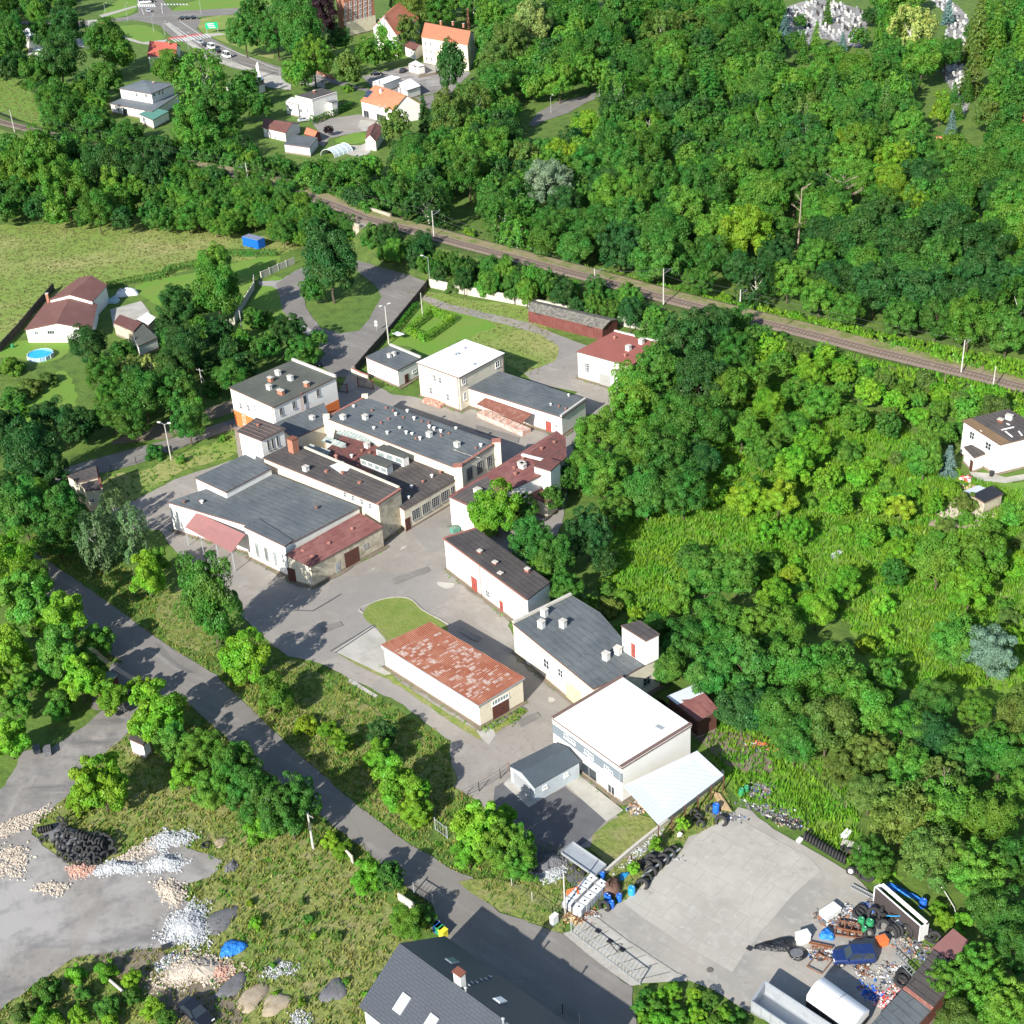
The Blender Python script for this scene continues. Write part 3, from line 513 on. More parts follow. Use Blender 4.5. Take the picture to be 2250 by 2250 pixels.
def offset(poly, d):
    out = []; n = len(poly)
    for i in range(n):
        a, b, c = poly[i-1], poly[i], poly[(i+1) % n]
        e1 = (b-a).normalized(); e2 = (c-b).normalized(); n1 = Vector((e1.y, -e1.x)); n2 = Vector((e2.y, -e2.x))
        m_ = (n1+n2); m_ = m_/max(.3, m_.length_squared)*2; out.append(b+m_*d/1.0*0.5*2/1.0 if False else b+(n1+n2)*(d/max(.35, 1+n1.dot(n2))))
    return out
class Bd:
    def __init__(s, name, label, pts, h, wall='plaster_cream', roof='felt_grey', over=.15, base=0.0, par=(), parh=.45, parm=None, capm='tile_cap', cat='building', group=None, plinth=True, thick=.14, fasc='gutter', uve=0, raw=False):
        n = len(pts); s.h = list(h) if hasattr(h, '__len__') else [h]*n
        P = [(G(*p, s.h[i]) if not raw else Vector(p)) for i, p in enumerate(pts)]; s.poly = [p.xy for p in P]; s.base = base
        ar = sum(s.poly[i-1].cross(s.poly[i]) for i in range(n))
        if ar < 0: print('CW building', name, label)
        f = s.poly[1]; s.root = empty(name, (f.x, f.y, base), label, cat, group); s.mats = wall
        MB().prism(s.poly, base, [z for z in s.h], top=False).build('wall', wall, s.root)
        if plinth:
            MB().prism(offset(s.poly, .05), base, base+.45, top=True).build('plinth', 'plinth', s.root)
        op = offset(s.poly, over); d = (s.poly[(uve+1) % n]-s.poly[uve]).normalized()
        s.roof = MB().prism(op, [z+.005 for z in s.h], [z+thick for z in s.h], top=True, sides=False, bottom=True, uvdir=d).build('roof', roof, s.root)
        if thick > .02:
            MB().prism(offset(s.poly, over+.012), [z-.1 for z in s.h], [z+thick+.004 for z in s.h], top=False).build('fascia', fasc, s.root)
        for e in par:
            a, b = s.poly[e], s.poly[(e+1) % n]; za, zb = s.h[e], s.h[(e+1) % n]
            dd = (b-a).normalized(); nn = Vector((dd.y, -dd.x)); a2, b2 = a+nn*.06-dd*.1, b+nn*.06+dd*.1; q = [a2, b2, b2-nn*.34, a2-nn*.34]
            MB().prism(q, [za-.3, zb-.3, zb-.3, za-.3], [za+parh, zb+parh, zb+parh, za+parh]).build('parapet', parm or wall, s.root)
            if capm: MB().prism(offset(q, .05), [za+parh, zb+parh, zb+parh, za+parh], [za+parh+.09, zb+parh+.09, zb+parh+.09, za+parh+.09]).build('coping', capm, s.root)
    def on_wall(s, e, p):
        d = ray(*Q(*p)); n = len(s.poly); a, b = s.poly[e], s.poly[(e+1) % n]; dd = (b-a).normalized(); nn = Vector((dd.y, -dd.x))
        t = (a.x*nn.x+a.y*nn.y)/(d[0]*nn.x+d[1]*nn.y); P = Vector((d[0]*t, d[1]*t, CAMH+d[2]*t)); return P, Vector((dd.x, dd.y, 0)), Vector((nn.x, nn.y, 0))
    def win(s, e, p, w_=1.1, h_=1.4, nx=2, ny=2, frame='frame_white', name='window', glass='glass_dark', pos=None):
        P, dd, nn = s.on_wall(e, p) if pos is None else pos
        up = Vector((0,0,1)); b = MB(); t = .07; o = nn*.035
        for x in (-w_/2+t/2, w_/2-t/2): b.box(P+dd*x+o, (t, .09, h_), ax=(dd, nn, up))
        for z in (-h_/2+t/2, h_/2-t/2): b.box(P+up*z+o, (w_-2*t, .09, t), ax=(dd, nn, up))
        for i in range(1, nx): b.box(P+dd*(-w_/2+w_*i/nx)+o, (.05, .07, h_-2*t), ax=(dd, nn, up))
        for i in range(1, ny): b.box(P+up*(-h_/2+h_*i/ny)+nn*.03, (w_-2*t, .055, .045), ax=(dd, nn, up))
        b.box(P-up*(h_/2+.04)+nn*.07, (w_+.2, .18, .06), ax=(dd, nn, up))
        f = b.build(name, frame, s.root)
        MB().box(P+nn*.01, (w_-.06, .03, h_-.06), ax=(dd, nn, up)).build('pane', glass, f); return f
    def door(s, e, p, w_=1.0, h_=2.1, m='door_brown', z=None, name='door'):
        P, dd, nn = s.on_wall(e, p); P.z = (s.base if z is None else z)+h_/2+.02
        b = MB(); up = Vector((0,0,1)); b.box(P+nn*.03, (w_, .08, h_), ax=(dd, nn, up))
        b.box(P+nn*.06, (.04, .05, h_), ax=(dd, nn, up))
        for zz in (-.3*h_, 0, .3*h_): b.box(P+nn*.065+up*zz, (w_*.94, .03, .05), ax=(dd, nn, up))
        o = b.build(name, m, s.root)
        MB().box(P+nn*.12+dd*w_*.12, (.06, .06, .2), ax=(dd, nn, up)).build('handle', 'iron_dark', o); return o
    def chim(s, p, sx=.7, sy=.7, h=.9, m='brick', cap='cap_concrete', z=None, name='chimney', rz=-.74):
        zz = (sum(s.h)/len(s.h) if z is None else z)+.1; q = G(*p, zz); b = MB(); b.box(q+Vector((0,0,h/2)), (sx, sy, h), rz)
        o = b.build(name, m, s.root)
        if cap: MB().box(q+Vector((0,0,h+.06)), (sx+.14, sy+.14, .12), rz).build('cap', cap, o)
        return o
    def vents(s, pts, m='vent_white', z=None, r=.2, h=.55):
        zz = (sum(s.h)/len(s.h) if z is None else z)+.1
        for p in pts:
            q = G(*p, zz); k = random.uniform(.8, 1.25); MB().lathe(q, [(r*.7,0),(r*.7,h*.6*k),(r*1.25,h*.65*k),(r*1.3,h*.8*k),(0,h*1.05*k)], 8).build('roof_vent', m, s.root)
    def pipe(s, a, b, r=.06, m='gutter', name='downpipe'): MB().tube(a, b, r, n=6).build(name, m, s.root)
    def corner_pipe(s, i, m='gutter'):
        c = s.poly[i]; n = len(s.poly); e = (c-s.poly[i-1]).normalized(); q = c-e*.35; nn = Vector((e.y, -e.x))*.09; s.pipe((q.x+nn.x, q.y+nn.y, s.base), (q.x+nn.x, q.y+nn.y, s.h[i]), m=m)

R_ = -.74
# --- white office with orange ground floor
b1 = Bd('office_building', 'white two-storey office with orange ground floor and grey flat roof beside the public road', [(4,1628,972),(5,165,1110),(5,605,900),(5,305,782)], 8.2, 'plaster_white', 'felt_olive', par=(2,), capm='cap_concrete', parh=.5, over=.2)
for e in (0, 1, 3, 2):
    a, c = b1.poly[e], b1.poly[(e+1) % 4]; dd = (c-a).normalized(); nn = Vector((dd.y, -dd.x)); q = [a+nn*.05, c+nn*.05, c-nn*.1, a-nn*.1]
    MB().prism(q, .02, 3.6).build('ground_floor_wall', 'plaster_orange', b1.root)
for x, y in ((1705,1100),(1760,1115),(1815,1135),(1865,1160)): b1.win(0, (4,x,y), .9, 1.4)
for x, y in ((35,1120),(95,1150)): b1.win(0, (5,x,y), .9, 1.4)
for x, y in ((218,1140),(308,1095),(385,1055),(478,1008)): b1.win(1, (5,x,y), .8, 1.5, frame='frame_grey')
b1.win(0, (4,1730,1200), 1.0, 2.0)
for x, y, m_, w_ in ((145,915,'brick',1.0),(198,868,'vent_white',1.1),(285,905,'vent_white',1.1),(400,950,'brick',1.0),(135,970,'vent_white',1.0),(218,1005,'brick',1.4)): b1.chim((5,x,y+15), w_, .65, .9, m_)
for i in (0, 1): b1.corner_pipe(i)
b = MB(); P0, dd, nn = b1.on_wall(1, (5,362,1080))
for sx in (-.22, .22): b.bar(P0+dd*sx+nn*.25+Vector((0,0,-2.2)), P0+dd*sx+nn*.25+Vector((0,0,2.4)), .05)
for k in range(12): b.bar(P0-dd*.22+nn*.25+Vector((0,0,-2.1+k*.38)), P0+dd*.22+nn*.25+Vector((0,0,-2.1+k*.38)), .04)
b.build('ladder', 'vent_rust', b1.root)
# --- gatehouse
b2 = Bd('gatehouse', 'small cream gatehouse with grey flat roof and two white vents beside the entrance gate', [(5,820,757),(5,1042,850),(5,1205,762),(5,995,675)], 3.9, 'plaster_white', 'felt_grey', par=(2,), capm='cap_concrete', parh=.4)
b2.door(1, (5,1105,900), 1.1, 2.1); b2.win(1, (5,1160,855), 1.2, .6); b2.win(0, (5,850,850), .5, 1.1, 1); b2.win(0, (5,882,862), .5, 1.1, 1)
for x, y in ((985,757),(1018,745)): b2.chim((5,x,y), .7, .6, .7, 'vent_white')
# --- white roof two-storey
b3 = Bd('admin_building', 'two-storey cream house with a bright white flat roof beside the gatehouse', [(5,1185,797),(5,1475,900),(5,1790,732),(5,1520,637)], 7.35, 'plaster_cream', 'roof_white', over=.25)
for x, y in ((1305,903),(1342,918)): b3.win(0, (5,x,y), .8, 1.4)
for x, y in ((1278,992),(1398,1038)): b3.win(0, (5,x,y), .8, 1.5)
b3.win(1, (5,1748,805), 1.3, 1.3); b3.win(1, (5,1508,928), 1.0, 1.2); b3.win(1, (5,1518,1030), .9, 1.6)
b3.vents([(5,1450,745),(5,1468,740),(5,1515,700),(5,1582,815)], 'metal_grey', r=.22)
b3.corner_pipe(1); b3.corner_pipe(2)
b = MB(); c = G(5,1300,1090); b.box(c+Vector((0,0,.35)), (5,1.6,.7), R_); b.build('entrance_steps', mat('steps_red', (.36,.17,.13), .9, [('noise', 2, (.5,.42,.34), .45, .6, .8)]), b3.root)
# --- long low building
b4 = Bd('workshop_row', 'long low cream building with grey roof and rusty canopy along its loading platform', [(5,1545,975),(6,432,1180),(6,600,1060),(5,1755,860)], 4.1, 'plaster_white', 'felt_grey', over=.2, par=(1,), parh=.35, capm='cap_concrete')
b4.door(0, (6,340,1260), 1.3, 2.3, 'door_red'); b4.win(0, (6,390,1240), .8, .7)
b4.vents([(6,355,1097),(6,482,1033)], 'vent_white'); b4.vents([(6,412,1110),(6,460,1128)], 'vent_rust')
b = MB(); A_ = G(5,1600,1087,2.9); B_ = G(6,150,1222,2.9); C_ = G(6,222,1157,3.6); D_ = G(5,1662,1042,3.6)
b.face([A_, B_, C_, D_], [(0,0),(18,0),(18,3),(0,3)]); b.face([D_-Vector((0,0,.1)), C_-Vector((0,0,.1)), B_-Vector((0,0,.1)), A_-Vector((0,0,.1))]); b.face([A_-Vector((0,0,.1)), B_-Vector((0,0,.1)), B_, A_]); b.build('canopy', 'canopy_rust', b4.root)
b = MB(); a1, b1_ = A_.copy(), B_.copy(); a1.z = b1_.z = 0; dd = (b1_-a1).normalized(); nn = Vector((dd.y, -dd.x, 0)); back = Vector((-nn.x*2.2, -nn.y*2.2, 0))
b.prism([a1.xy, b1_.xy, (b1_+back).xy, (a1+back).xy], 0.01, 1.0); b.build('loading_platform', mat('platform', (.5,.3,.25), .9, [('noise', 1, (.6,.55,.48), .45, .6, .9)], coord='uv'), b4.root)
b = MB()
for k in range(7):
    p = a1.lerp(b1_, k/6)+back*.1; MB().bar(p+Vector((0,0,1)), p+Vector((0,0,2.9)), .1).build('canopy_post', 'vent_rust', b4.root)
# --- main hall
b5 = Bd('factory_hall', 'largest cream hall with grey felt roof dotted with small white vents', [(5,540,1188),(5,1468,1545),(5,1742,1368),(5,812,1045)], 6.2, 'plaster_cream', 'felt_grey', over=.12, par=(1, 3), parh=.3)
for x, y in ((1552,1580),(1622,1535),(1692,1495)): b5.win(1, (5,x,y), 1.5, 2.3, 3, 4, 'frame_grey')
for cx, cy in ((5,1487),(5,1752)): pass
for idx in (1, 2):
    c = b5.poly[idx]; MB().prism([c+Vector(v) for v in ((-.7,-.6),(.7,-.6),(.7,.6),(-.7,.6))], 0, 6.75).build('pilaster', 'plaster_cream', b5.root)
    MB().box((c.x, c.y, 6.85), (1.6,1.4,.16)).build('coping', 'tile_cap', b5.root)
for idx in (0, 3):
    c = b5.poly[idx]; MB().prism([c+Vector(v) for v in ((-.6,-.5),(.6,-.5),(.6,.5),(-.6,.5))], 0, 6.9).build('pilaster', 'plaster_cream', b5.root)
for x, y in ((658,1195),(815,1195),(1268,1318),(1465,1390),(1185,990)): b5.chim((5,x,y), .95, .75, .8, 'vent_white') if x != 1185 else None
b5.vents([(5,x,y) for x, y in ((732,1110),(875,1265),(970,1300),(1058,1262),(1105,1300),(1145,1305),(1202,1342),(1160,1200),(1112,1145),(1268,1258),(1300,1272),(1348,1288),(1632,1390),(1455,1265),(1030,1170))], 'vent_white', r=.26, h=.6)
b5.vents([(5,x,y) for x, y in ((962,1122),(1010,1140),(1082,1188),(1212,1215),(1262,1225),(978,1200),(925,1228),(1405,1300),(1350,1318),(1172,1338),(1595,1405),(860,1140))], 'vent_rust', r=.22, h=.4)
b = MB()
for k in range(9): 
    p = G(5,1440+k*15,1410+k*5,6.37).lerp(G(5,1560,1440,6.37), 0); b.bar(p, p+Vector((1.9,-1.4,0))*.8, .16, .05)
b.build('roof_battens', 'cap_concrete', b5.root)
# --- lower middle part between the halls
b6 = Bd('middle_hall', 'low dark-roofed hall with skylights between two longer halls and wide end windows', [(5,560,1480),(5,1087,1835),(5,1472,1612),(5,610,1240)], 4.3, 'plaster_cream', 'felt_dark', over=.1, par=())
for x, y in ((1172,1865),(1243,1822),(1310,1780),(1375,1738),(1445,1698)): b6.win(1, (5,x,y), 1.9, 1.9, 4, 4, 'frame_grey')
b6.door(1, (9,1115,170), 1.2, 2.4, 'door_brown')
P4 = b6.poly
def roofpatch(bd, c, pts, z, m, name='roof_patch'):
    b = MB(); P = [G(c, x, y, z) for x, y in pts]; d = (P[1]-P[0]).normalized()
    b.face(P, [((p-P[0]).dot(d), (p-P[0]).dot(Vector((-d.y, d.x, 0)))) for p in P]); o = b.build(name, m, bd.root)
    if o.data.polygons[0].normal.z < 0: o.data.flip_normals()
    return o
roofpatch(b6, 5, ((430,1500),(700,1270),(880,1360),(1010,1400),(960,1500),(780,1640),(560,1530)), 4.46, 'felt_redbrown')
def monitor(bd, c, pts, z0, z1, nwin, e=0):
    P = [G(c, x, y, z1).xy for x, y in pts]
    m_ = MB().prism(P, z0, z1, top=False).build('roof_monitor', 'vent_white', bd.root); d = (P[1]-P[0]).normalized()
    MB().prism(offset([Vector(p) for p in P], .15), z1, z1+.12, bottom=True, uvdir=d).build('monitor_roof', 'felt_olive', m_)
    nn = Vector((d.y, -d.x, 0)); dd = Vector((d.x, d.y, 0)); L_ = (P[1]-P[0]).length
    for k in range(nwin):
        c_ = Vector((P[0].x, P[0].y, (z0+z1)/2+.15))+dd*L_*(k+.5)/nwin; MB().box(c_+nn*.03, (L_/nwin*.7, .06, (z1-z0)*.45), ax=(dd, nn, Vector((0,0,1)))).build('monitor_window', 'glass_roof', m_)
monitor(b6, 5, ((890,1405),(1080,1470),(1118,1452),(945,1378)), 4.4, 6.2, 3)
monitor(b6, 5, ((778,1470),(965,1540),(1005,1510),(835,1445)), 4.4, 6.0, 4)
for pts in (((395,1395),(545,1450),(565,1415),(430,1370)), ((505,1350),(640,1395),(675,1365),(540,1315))):
    b = MB(); P = [G(5, x, y, z) for (x, y), z in zip(pts, (4.6,4.6,5.3,5.3))]; b.face(P, [(0,0),(6,0),(6,2),(0,2)]); b.face([P[0], P[3], P[3]-Vector((0,0,.9)), P[0]-Vector((0,0,.3))]); b.face([P[2], P[1], P[1]-Vector((0,0,.3)), P[2]-Vector((0,0,.9))]); b.face([P[3], P[2], P[2]-Vector((0,0,.9)), P[3]-Vector((0,0,.9))])
    o = b.build('skylight', 'glass_roof', b6.root); bb = MB()
    for k in range(7): bb.bar(P[0].lerp(P[1], k/6)+Vector((0,0,.03)), P[3].lerp(P[2], k/6)+Vector((0,0,.03)), .07)
    bb.build('skylight_bars', 'cap_concrete', o)
P = [G(5, x, y, z) for (x, y), z in zip(((610,1290),(980,1400),(1010,1375),(640,1265)), (4.7,4.7,5.5,5.5))]
b = MB(); b.face(P, [(0,0),(6,0),(6,2),(0,2)]); b.face([P[0]-Vector((0,0,.35)), P[1]-Vector((0,0,.35)), P[1], P[0]]); o = b.build('skylight', 'glass_roof', b6.root); bb = MB()
for k in range(17): bb.bar(P[0].lerp(P[1], k/16)+Vector((0,0,.03)), P[3].lerp(P[2], k/16)+Vector((0,0,.03)), .06)
bb.build('skylight_bars', 'cap_concrete', o)
b6.chim((5,828,1395), .9,.7,.8,'vent_white', z=4.4)
b6.vents([(5,x,y) for x, y in ((718,1465),(1285,1605),(1120,1755),(1140,1680))], 'vent_white', z=4.4, r=.25); b6.vents([(5,x,y) for x, y in ((790,1425),(845,1440),(1222,1642),(1345,1578),(760,1535))], 'vent_rust', z=4.4, r=.25)
# --- long hall with the chimney
b7 = Bd('long_hall', 'long cream hall with dark patched roof, a brick chimney and a weathered bare end wall', [(5,95,1470),(5,907,1798),(5,1062,1695),(5,300,1370)], 7.2, 'plaster_cream', 'felt_dark', over=.15, par=(1,), parh=.12)
a, c = b7.poly[1], b7.poly[2]; dd = (c-a).normalized(); nn = Vector((dd.y, -dd.x)); MB().prism([a+nn*.03, c+nn*.03, c-nn*.1, a-nn*.1], .01, 7.0, top=False).build('end_wall', 'plaster_old', b7.root)
b7.chim((5,310,1425), 1.35, 1.35, 2.6, 'brick', 'brick_dark'); b7.chim((5,395,1560), .9, .8, .8, 'vent_white')
for x, y in ((540,1570),(775,1650),(655,1580)): b7.chim((5,x,y), .6, .5, .4, 'vent_rust', None)
b7.vents([(5,610,1480)], 'vent_rust', r=.3, h=.9)
for x, y in ((672,1728),(730,1752),(790,1778),(850,1808)): b7.win(0, (5,x,y), .8, 1.1, 2, 2)
b7.win(1, (9,1012,200), 1.7, 1.1, 4, 3, 'frame_grey'); b7.corner_pipe(1, 'vent_white'); 
a, c = b7.poly[3], b7.poly[2]; dd = (c-a).normalized(); nn = Vector((dd.y, -dd.x)); L_ = (c-a).length
MB().prism([a+dd*L_*.1, a+dd*L_*.98, a+dd*L_*.98-nn*.4, a+dd*L_*.1-nn*.4], 7.2, 7.55).build('parapet', 'plaster_cream', b7.root)
roofpatch(b7, 5, ((560,1525),(650,1490),(715,1530),(690,1560),(640,1580)), 7.42, 'vent_white', 'torn_felt')
# --- tower block at the north-west corner
b8 = Bd('tower_block', 'taller square block with brown ribbed roof and three tall narrow windows', [(4,1690,1282),(5,75,1342),(5,235,1265),(4,1815,1195)], 9.3, 'plaster_white', 'felt_dark', over=.3)
for x, y in ((128,1382),(158,1368),(193,1350)): b8.win(1, (5,x,y), .5, 2.0, 1, 1, 'frame_grey')
b8.vents([(5,55,1245)], 'vent_rust', r=.3)
for k in range(5):
    p = b8.poly[0].lerp(b8.poly[3], (k+.5)/5); q = b8.poly[1].lerp(b8.poly[2], (k+.5)/5); MB().bar((p.x, p.y, 9.48), (q.x, q.y, 9.48), .12, .1).build('roof_rib', 'gutter', b8.root)
# --- connecting roof behind
b9 = Bd('connecting_building', 'low grey-roofed link between the white office and the halls', [(5,160,1235),(5,320,1330),(5,575,1215),(5,520,1085)], 5.0, 'plaster_cream', 'felt_grey', over=.05, plinth=False)
b9.chim((5,440,1195), 1.0, .7, .6, 'vent_white')
# --- big low roof in front
b10 = Bd('storage_hall', 'wide low cream hall with broad grey felt roof and a red sheet canopy', [(4,1195,1785),(9,-25,175),(9,245,322),(9,770,48),(5,95,1560),(4,1560,1660)], 5.6, 'plaster_white', 'felt_grey', over=.12, uve=3)
b10b = Bd('raised_store', 'small raised block with grey felt roof standing on the wide storage hall', [(4,1385,1612),(4,1600,1712),(4,1918,1545),(4,1735,1452)], 6.9, 'plaster_white', 'felt_grey', over=.1, plinth=False)
b10.vents([(9,470,60),(4,1420,1785),(4,1305,1790)], 'gutter', r=.3); b10.vents([(4,1430,1790)], 'vent_white', r=.3)
b = MB(); A_ = G(8,1310,185,3.7); B_ = G(8,1640,365,3.7); C_ = G(8,1735,240,5.2); D_ = G(8,1392,82,5.2)
b.face([A_, B_, C_, D_], [(0,0),(12,0),(12,4),(0,4)]); b.face([D_-Vector((0,0,.12)), C_-Vector((0,0,.12)), B_-Vector((0,0,.12)), A_-Vector((0,0,.12))]); b.build('canopy', 'canopy_red', b10.root)
b = MB()
for k in range(4):
    p = A_.lerp(B_, k/3); MB().bar((p.x, p.y, 0), (p.x, p.y, 3.65), .12).build('canopy_post', 'metal_light', b10.root)
# windowed front block wall (steps forward of the hall)
b11w = Bd('front_block', 'front block of the storage hall with a pale parapet and four tall narrow windows', [(8,1728,188),(9,245,325),(9,300,285),(9,60,130)], [5.9,5.9,5.75,5.75], 'plaster_white', 'felt_grey', over=.05)
for c, x, y in ((8,1822,345),(8,1888,375),(9,50,352),(9,113,380),(9,178,410)): b11w.win(0, (c,x,y), .75, 2.4, 1, 1, 'frame_grey', glass='glass_roof')
# --- red lean-to
b11 = Bd('lean_to', 'red felt lean-to with brown double doors along the front of the storage hall', [(9,262,385),(9,425,468),(9,930,190),(9,775,95)], [5.0,3.9,3.9,5.0], 'plaster_cream', 'felt_red', over=.15, uve=1)
a, c = b11.poly[1], b11.poly[2]; dd = (c-a).normalized(); nn = Vector((dd.y, -dd.x)); MB().prism([a+nn*.03, c+nn*.03, c-nn*.1, a-nn*.1], .01, 3.78, top=False).build('front_wall', 'plaster_old', b11.root)
b11.door(1, (9,720,410), 3.0, 2.9, 'door_brown'); b11.door(1, (9,618,465), .9, 2.0, 'metal_grey'); b11.win(1, (9,815,320), 1.0, .8, 3, 3, 'frame_grey'); b11.door(0, (9,295,530), 1.5, 2.6, 'door_brown')
b11.vents([(9,x,y) for x, y in ((375,368),(440,405),(555,308),(720,208))], 'tile_cap', z=4.4, r=.28, h=.5); b11.corner_pipe(1, 'vent_white')
# --- red roof L building
b12 = Bd('red_roof_building', 'cream building with torn red felt roof stretching from the yard to the wood', [(5,1410,1745),(5,1572,1818),(6,355,1560),(6,460,1465),(6,455,1330),(6,395,1285)], 5.8, 'plaster_white', 'felt_red', over=.15, uve=1)
roofpatch(b12, 6, ((215,1430),(400,1290),(455,1340),(458,1460),(350,1555),(240,1525)), 5.97, 'felt_redbrown')
roofpatch(b12, 5, ((1430,1745),(1600,1640),(1680,1600),(1720,1680),(1600,1790),(1560,1800)), 5.97, 'felt_dark')
for c, x, y, m_ in ((6,155,1540,'vent_white'),(5,1610,1715,'vent_white'),(5,1920,1525,'vent_white')): b12.chim((c,x,y), 1.1, .9, .7, m_)
b12.vents([(6,x,y) for x, y in ((380,1365),(290,1412),(95,1545),(105,1590),(310,1505),(160,1480))], 'vent_rust', r=.3)
b = MB(); b.bar(G(6,150,1445,6.5), G(6,330,1490,6.5), .5, .3); b.build('roof_duct', 'vent_white', b12.root)
tw = Bd('stair_tower', 'white square tower rising beside the red-roofed building at the wood edge', [(6,238,1528),(6,352,1562),(6,420,1502),(6,320,1470)], 7.2, 'plaster_white', 'felt_redbrown', over=.1)
tw.win(0, (6,275,1585), .7, .4); tw.win(0, (6,315,1602), .7, .4)
an = Bd('annex', 'small brown-roofed annex with peeling white walls under the trees', [(6,190,1730),(6,330,1790),(6,400,1730),(6,245,1680)], 3.2, 'plaster_cream', 'felt_redbrown', over=.15)
# --- side building
b13 = Bd('side_building', 'white two-storey building with sloping dark roof and red door facing the yard', [(9,1372,265),(10,190,698),(10,345,580),(9,1590,200)], [6.0,6.0,5.2,5.2], 'plaster_white', 'felt_dark', over=.12, par=(3,), parh=.12)
b13.door(0, (9,1588,610), 1.6, 2.6, 'door_red'); b13.door(0, (9,1777,740), .9, 2.0, 'door_red')
for x, y, w_, h_ in ((1460,400,.6,.7),(1573,490,.6,.7),(1688,575,.6,.7),(1825,682,.6,.7),(1480,525,.6,.7),(1683,660,1.2,1.2)): b13.win(0, (9,x,y), w_, h_)
b13.win(0, (10,52,682), .6, .7)
for c, x, y in ((9,1625,372),(9,1733,452),(9,1770,530),(10,190,500)): b13.chim((c,x,y), .7, .55, .45, 'tile_cap', z=5.6)
b = MB(); a, c = b13.poly[0], b13.poly[1]; dd = (c-a).normalized(); nn = Vector((dd.y, -dd.x))*.22
b.tube((a.x+nn.x, a.y+nn.y, 5.95), (c.x+nn.x, c.y+nn.y, 5.95), .1, n=6); b.build('gutter', 'vent_rust', b13.root); b13.pipe(*[(a.lerp(c,.45).x+nn.x, a.lerp(c,.45).y+nn.y, z) for z in (0, 5.9)])
# --- grey roof building with tower
b14 = Bd('grey_roof_workshop', 'cream workshop with wide slate-grey felt roof and five white vents', [(10,88,868),(10,655,1330),(10,885,1235),(10,1128,1100),(10,860,985),(10,700,800),(10,490,672)], [5.4]*7, 'plaster_cream', 'felt_grey', over=.12, par=(6,), parh=.35, capm='cap_concrete')
a, c = b14.poly[1], b14.poly[3]
for x, y in ((310,815),(290,898),(442,895),(747,1125),(830,1085)): b14.chim((10,x,y), .85, .75, 1.1, 'vent_white')
b14.door(0, (10,515,1320), 3.4, 3.0, 'door_green', name='gate'); b14.door(0, (10,195,1110), 1.0, 2.0, 'vent_white'); b14.win(0, (10,325,1155), 1.4, 1.6); b14.win(0, (10,425,1220), 1.2, 1.4)
b14.win(2, (10,1033,1275), 1.3, 1.4, 2, 2, 'frame_grey')
b15 = Bd('hoist_tower', 'white square rooftop tower with dark flat roof and narrow red door', [(10,858,888),(10,1025,992),(10,1118,947),(10,985,855)], 9.6, 'plaster_white', 'felt_dark', over=.08, base=5.55, plinth=False)
b15.door(0, (10,940,1090), .8, 2.2, 'door_red', z=5.65)
# --- big white-roofed hall
b16 = Bd('white_roof_hall', 'white hall with a brilliant white roof and a pale sheet-metal canopy at its side', [(10,368,1540),(10,858,1892),(10,1345,1592),(10,852,1252)], 5.75, 'plaster_white', 'roof_white', over=.12, par=(1, 3), parh=.22, capm='gutter')
P, dd, nn = b16.on_wall(0, (10,468,1668)); a, c = b16.poly[0], b16.poly[1]
MB().prism([a+nn.xy*.06, c+nn.xy*.06, c-nn.xy*.1, a-nn.xy*.1], 3.4, 4.9, top=False).build('painted_band', mat('band_grey', (.17,.2,.23), .85), b16.root)
for c_, x, y in ((10,468,1668),(10,612,1778),(10,642,1805),(10,752,1890),(14,780,150)): b16.win(0, (c_,x,y), .9, .65)
b16.win(0, (10,505,1700), 1.4, .5)
b16.win(0, (14,628,165), 2.9, 2.6, 2, 1, 'frame_grey'); b16.win(0, (14,785,280), 1.3, 1.8, 2, 1); b16.corner_pipe(1, 'metal_light')
b = MB(); b.box(G(10,1125,1603,5.95), (1.1,.6,.06), R_); b.build('roof_hatch', 'metal_grey', b16.root)
A_ = G(14,868,245,4.2); B_ = G(14,1118,522,2.6); C_ = G(14,1578,170,2.6); D_ = G(14,1390,-2,4.2)
b = MB(); b.face([A_, B_, C_, D_], [(0,0),(0,9),(16,9),(16,0)]); b.face([D_-Vector((0,0,.1)), C_-Vector((0,0,.1)), B_-Vector((0,0,.1)), A_-Vector((0,0,.1))]); b.face([A_-Vector((0,0,.1)), B_-Vector((0,0,.1)), B_, A_]); b.face([B_-Vector((0,0,.1)), C_-Vector((0,0,.1)), C_, B_]); b.build('canopy', 'roof_white_sheet', b16.root)
b = MB()
for k in range(6):
    p = B_.lerp(C_, k/5); MB().bar((p.x, p.y, 0), (p.x, p.y, 2.55), .14).build('canopy_post', 'door_brown', b16.root)
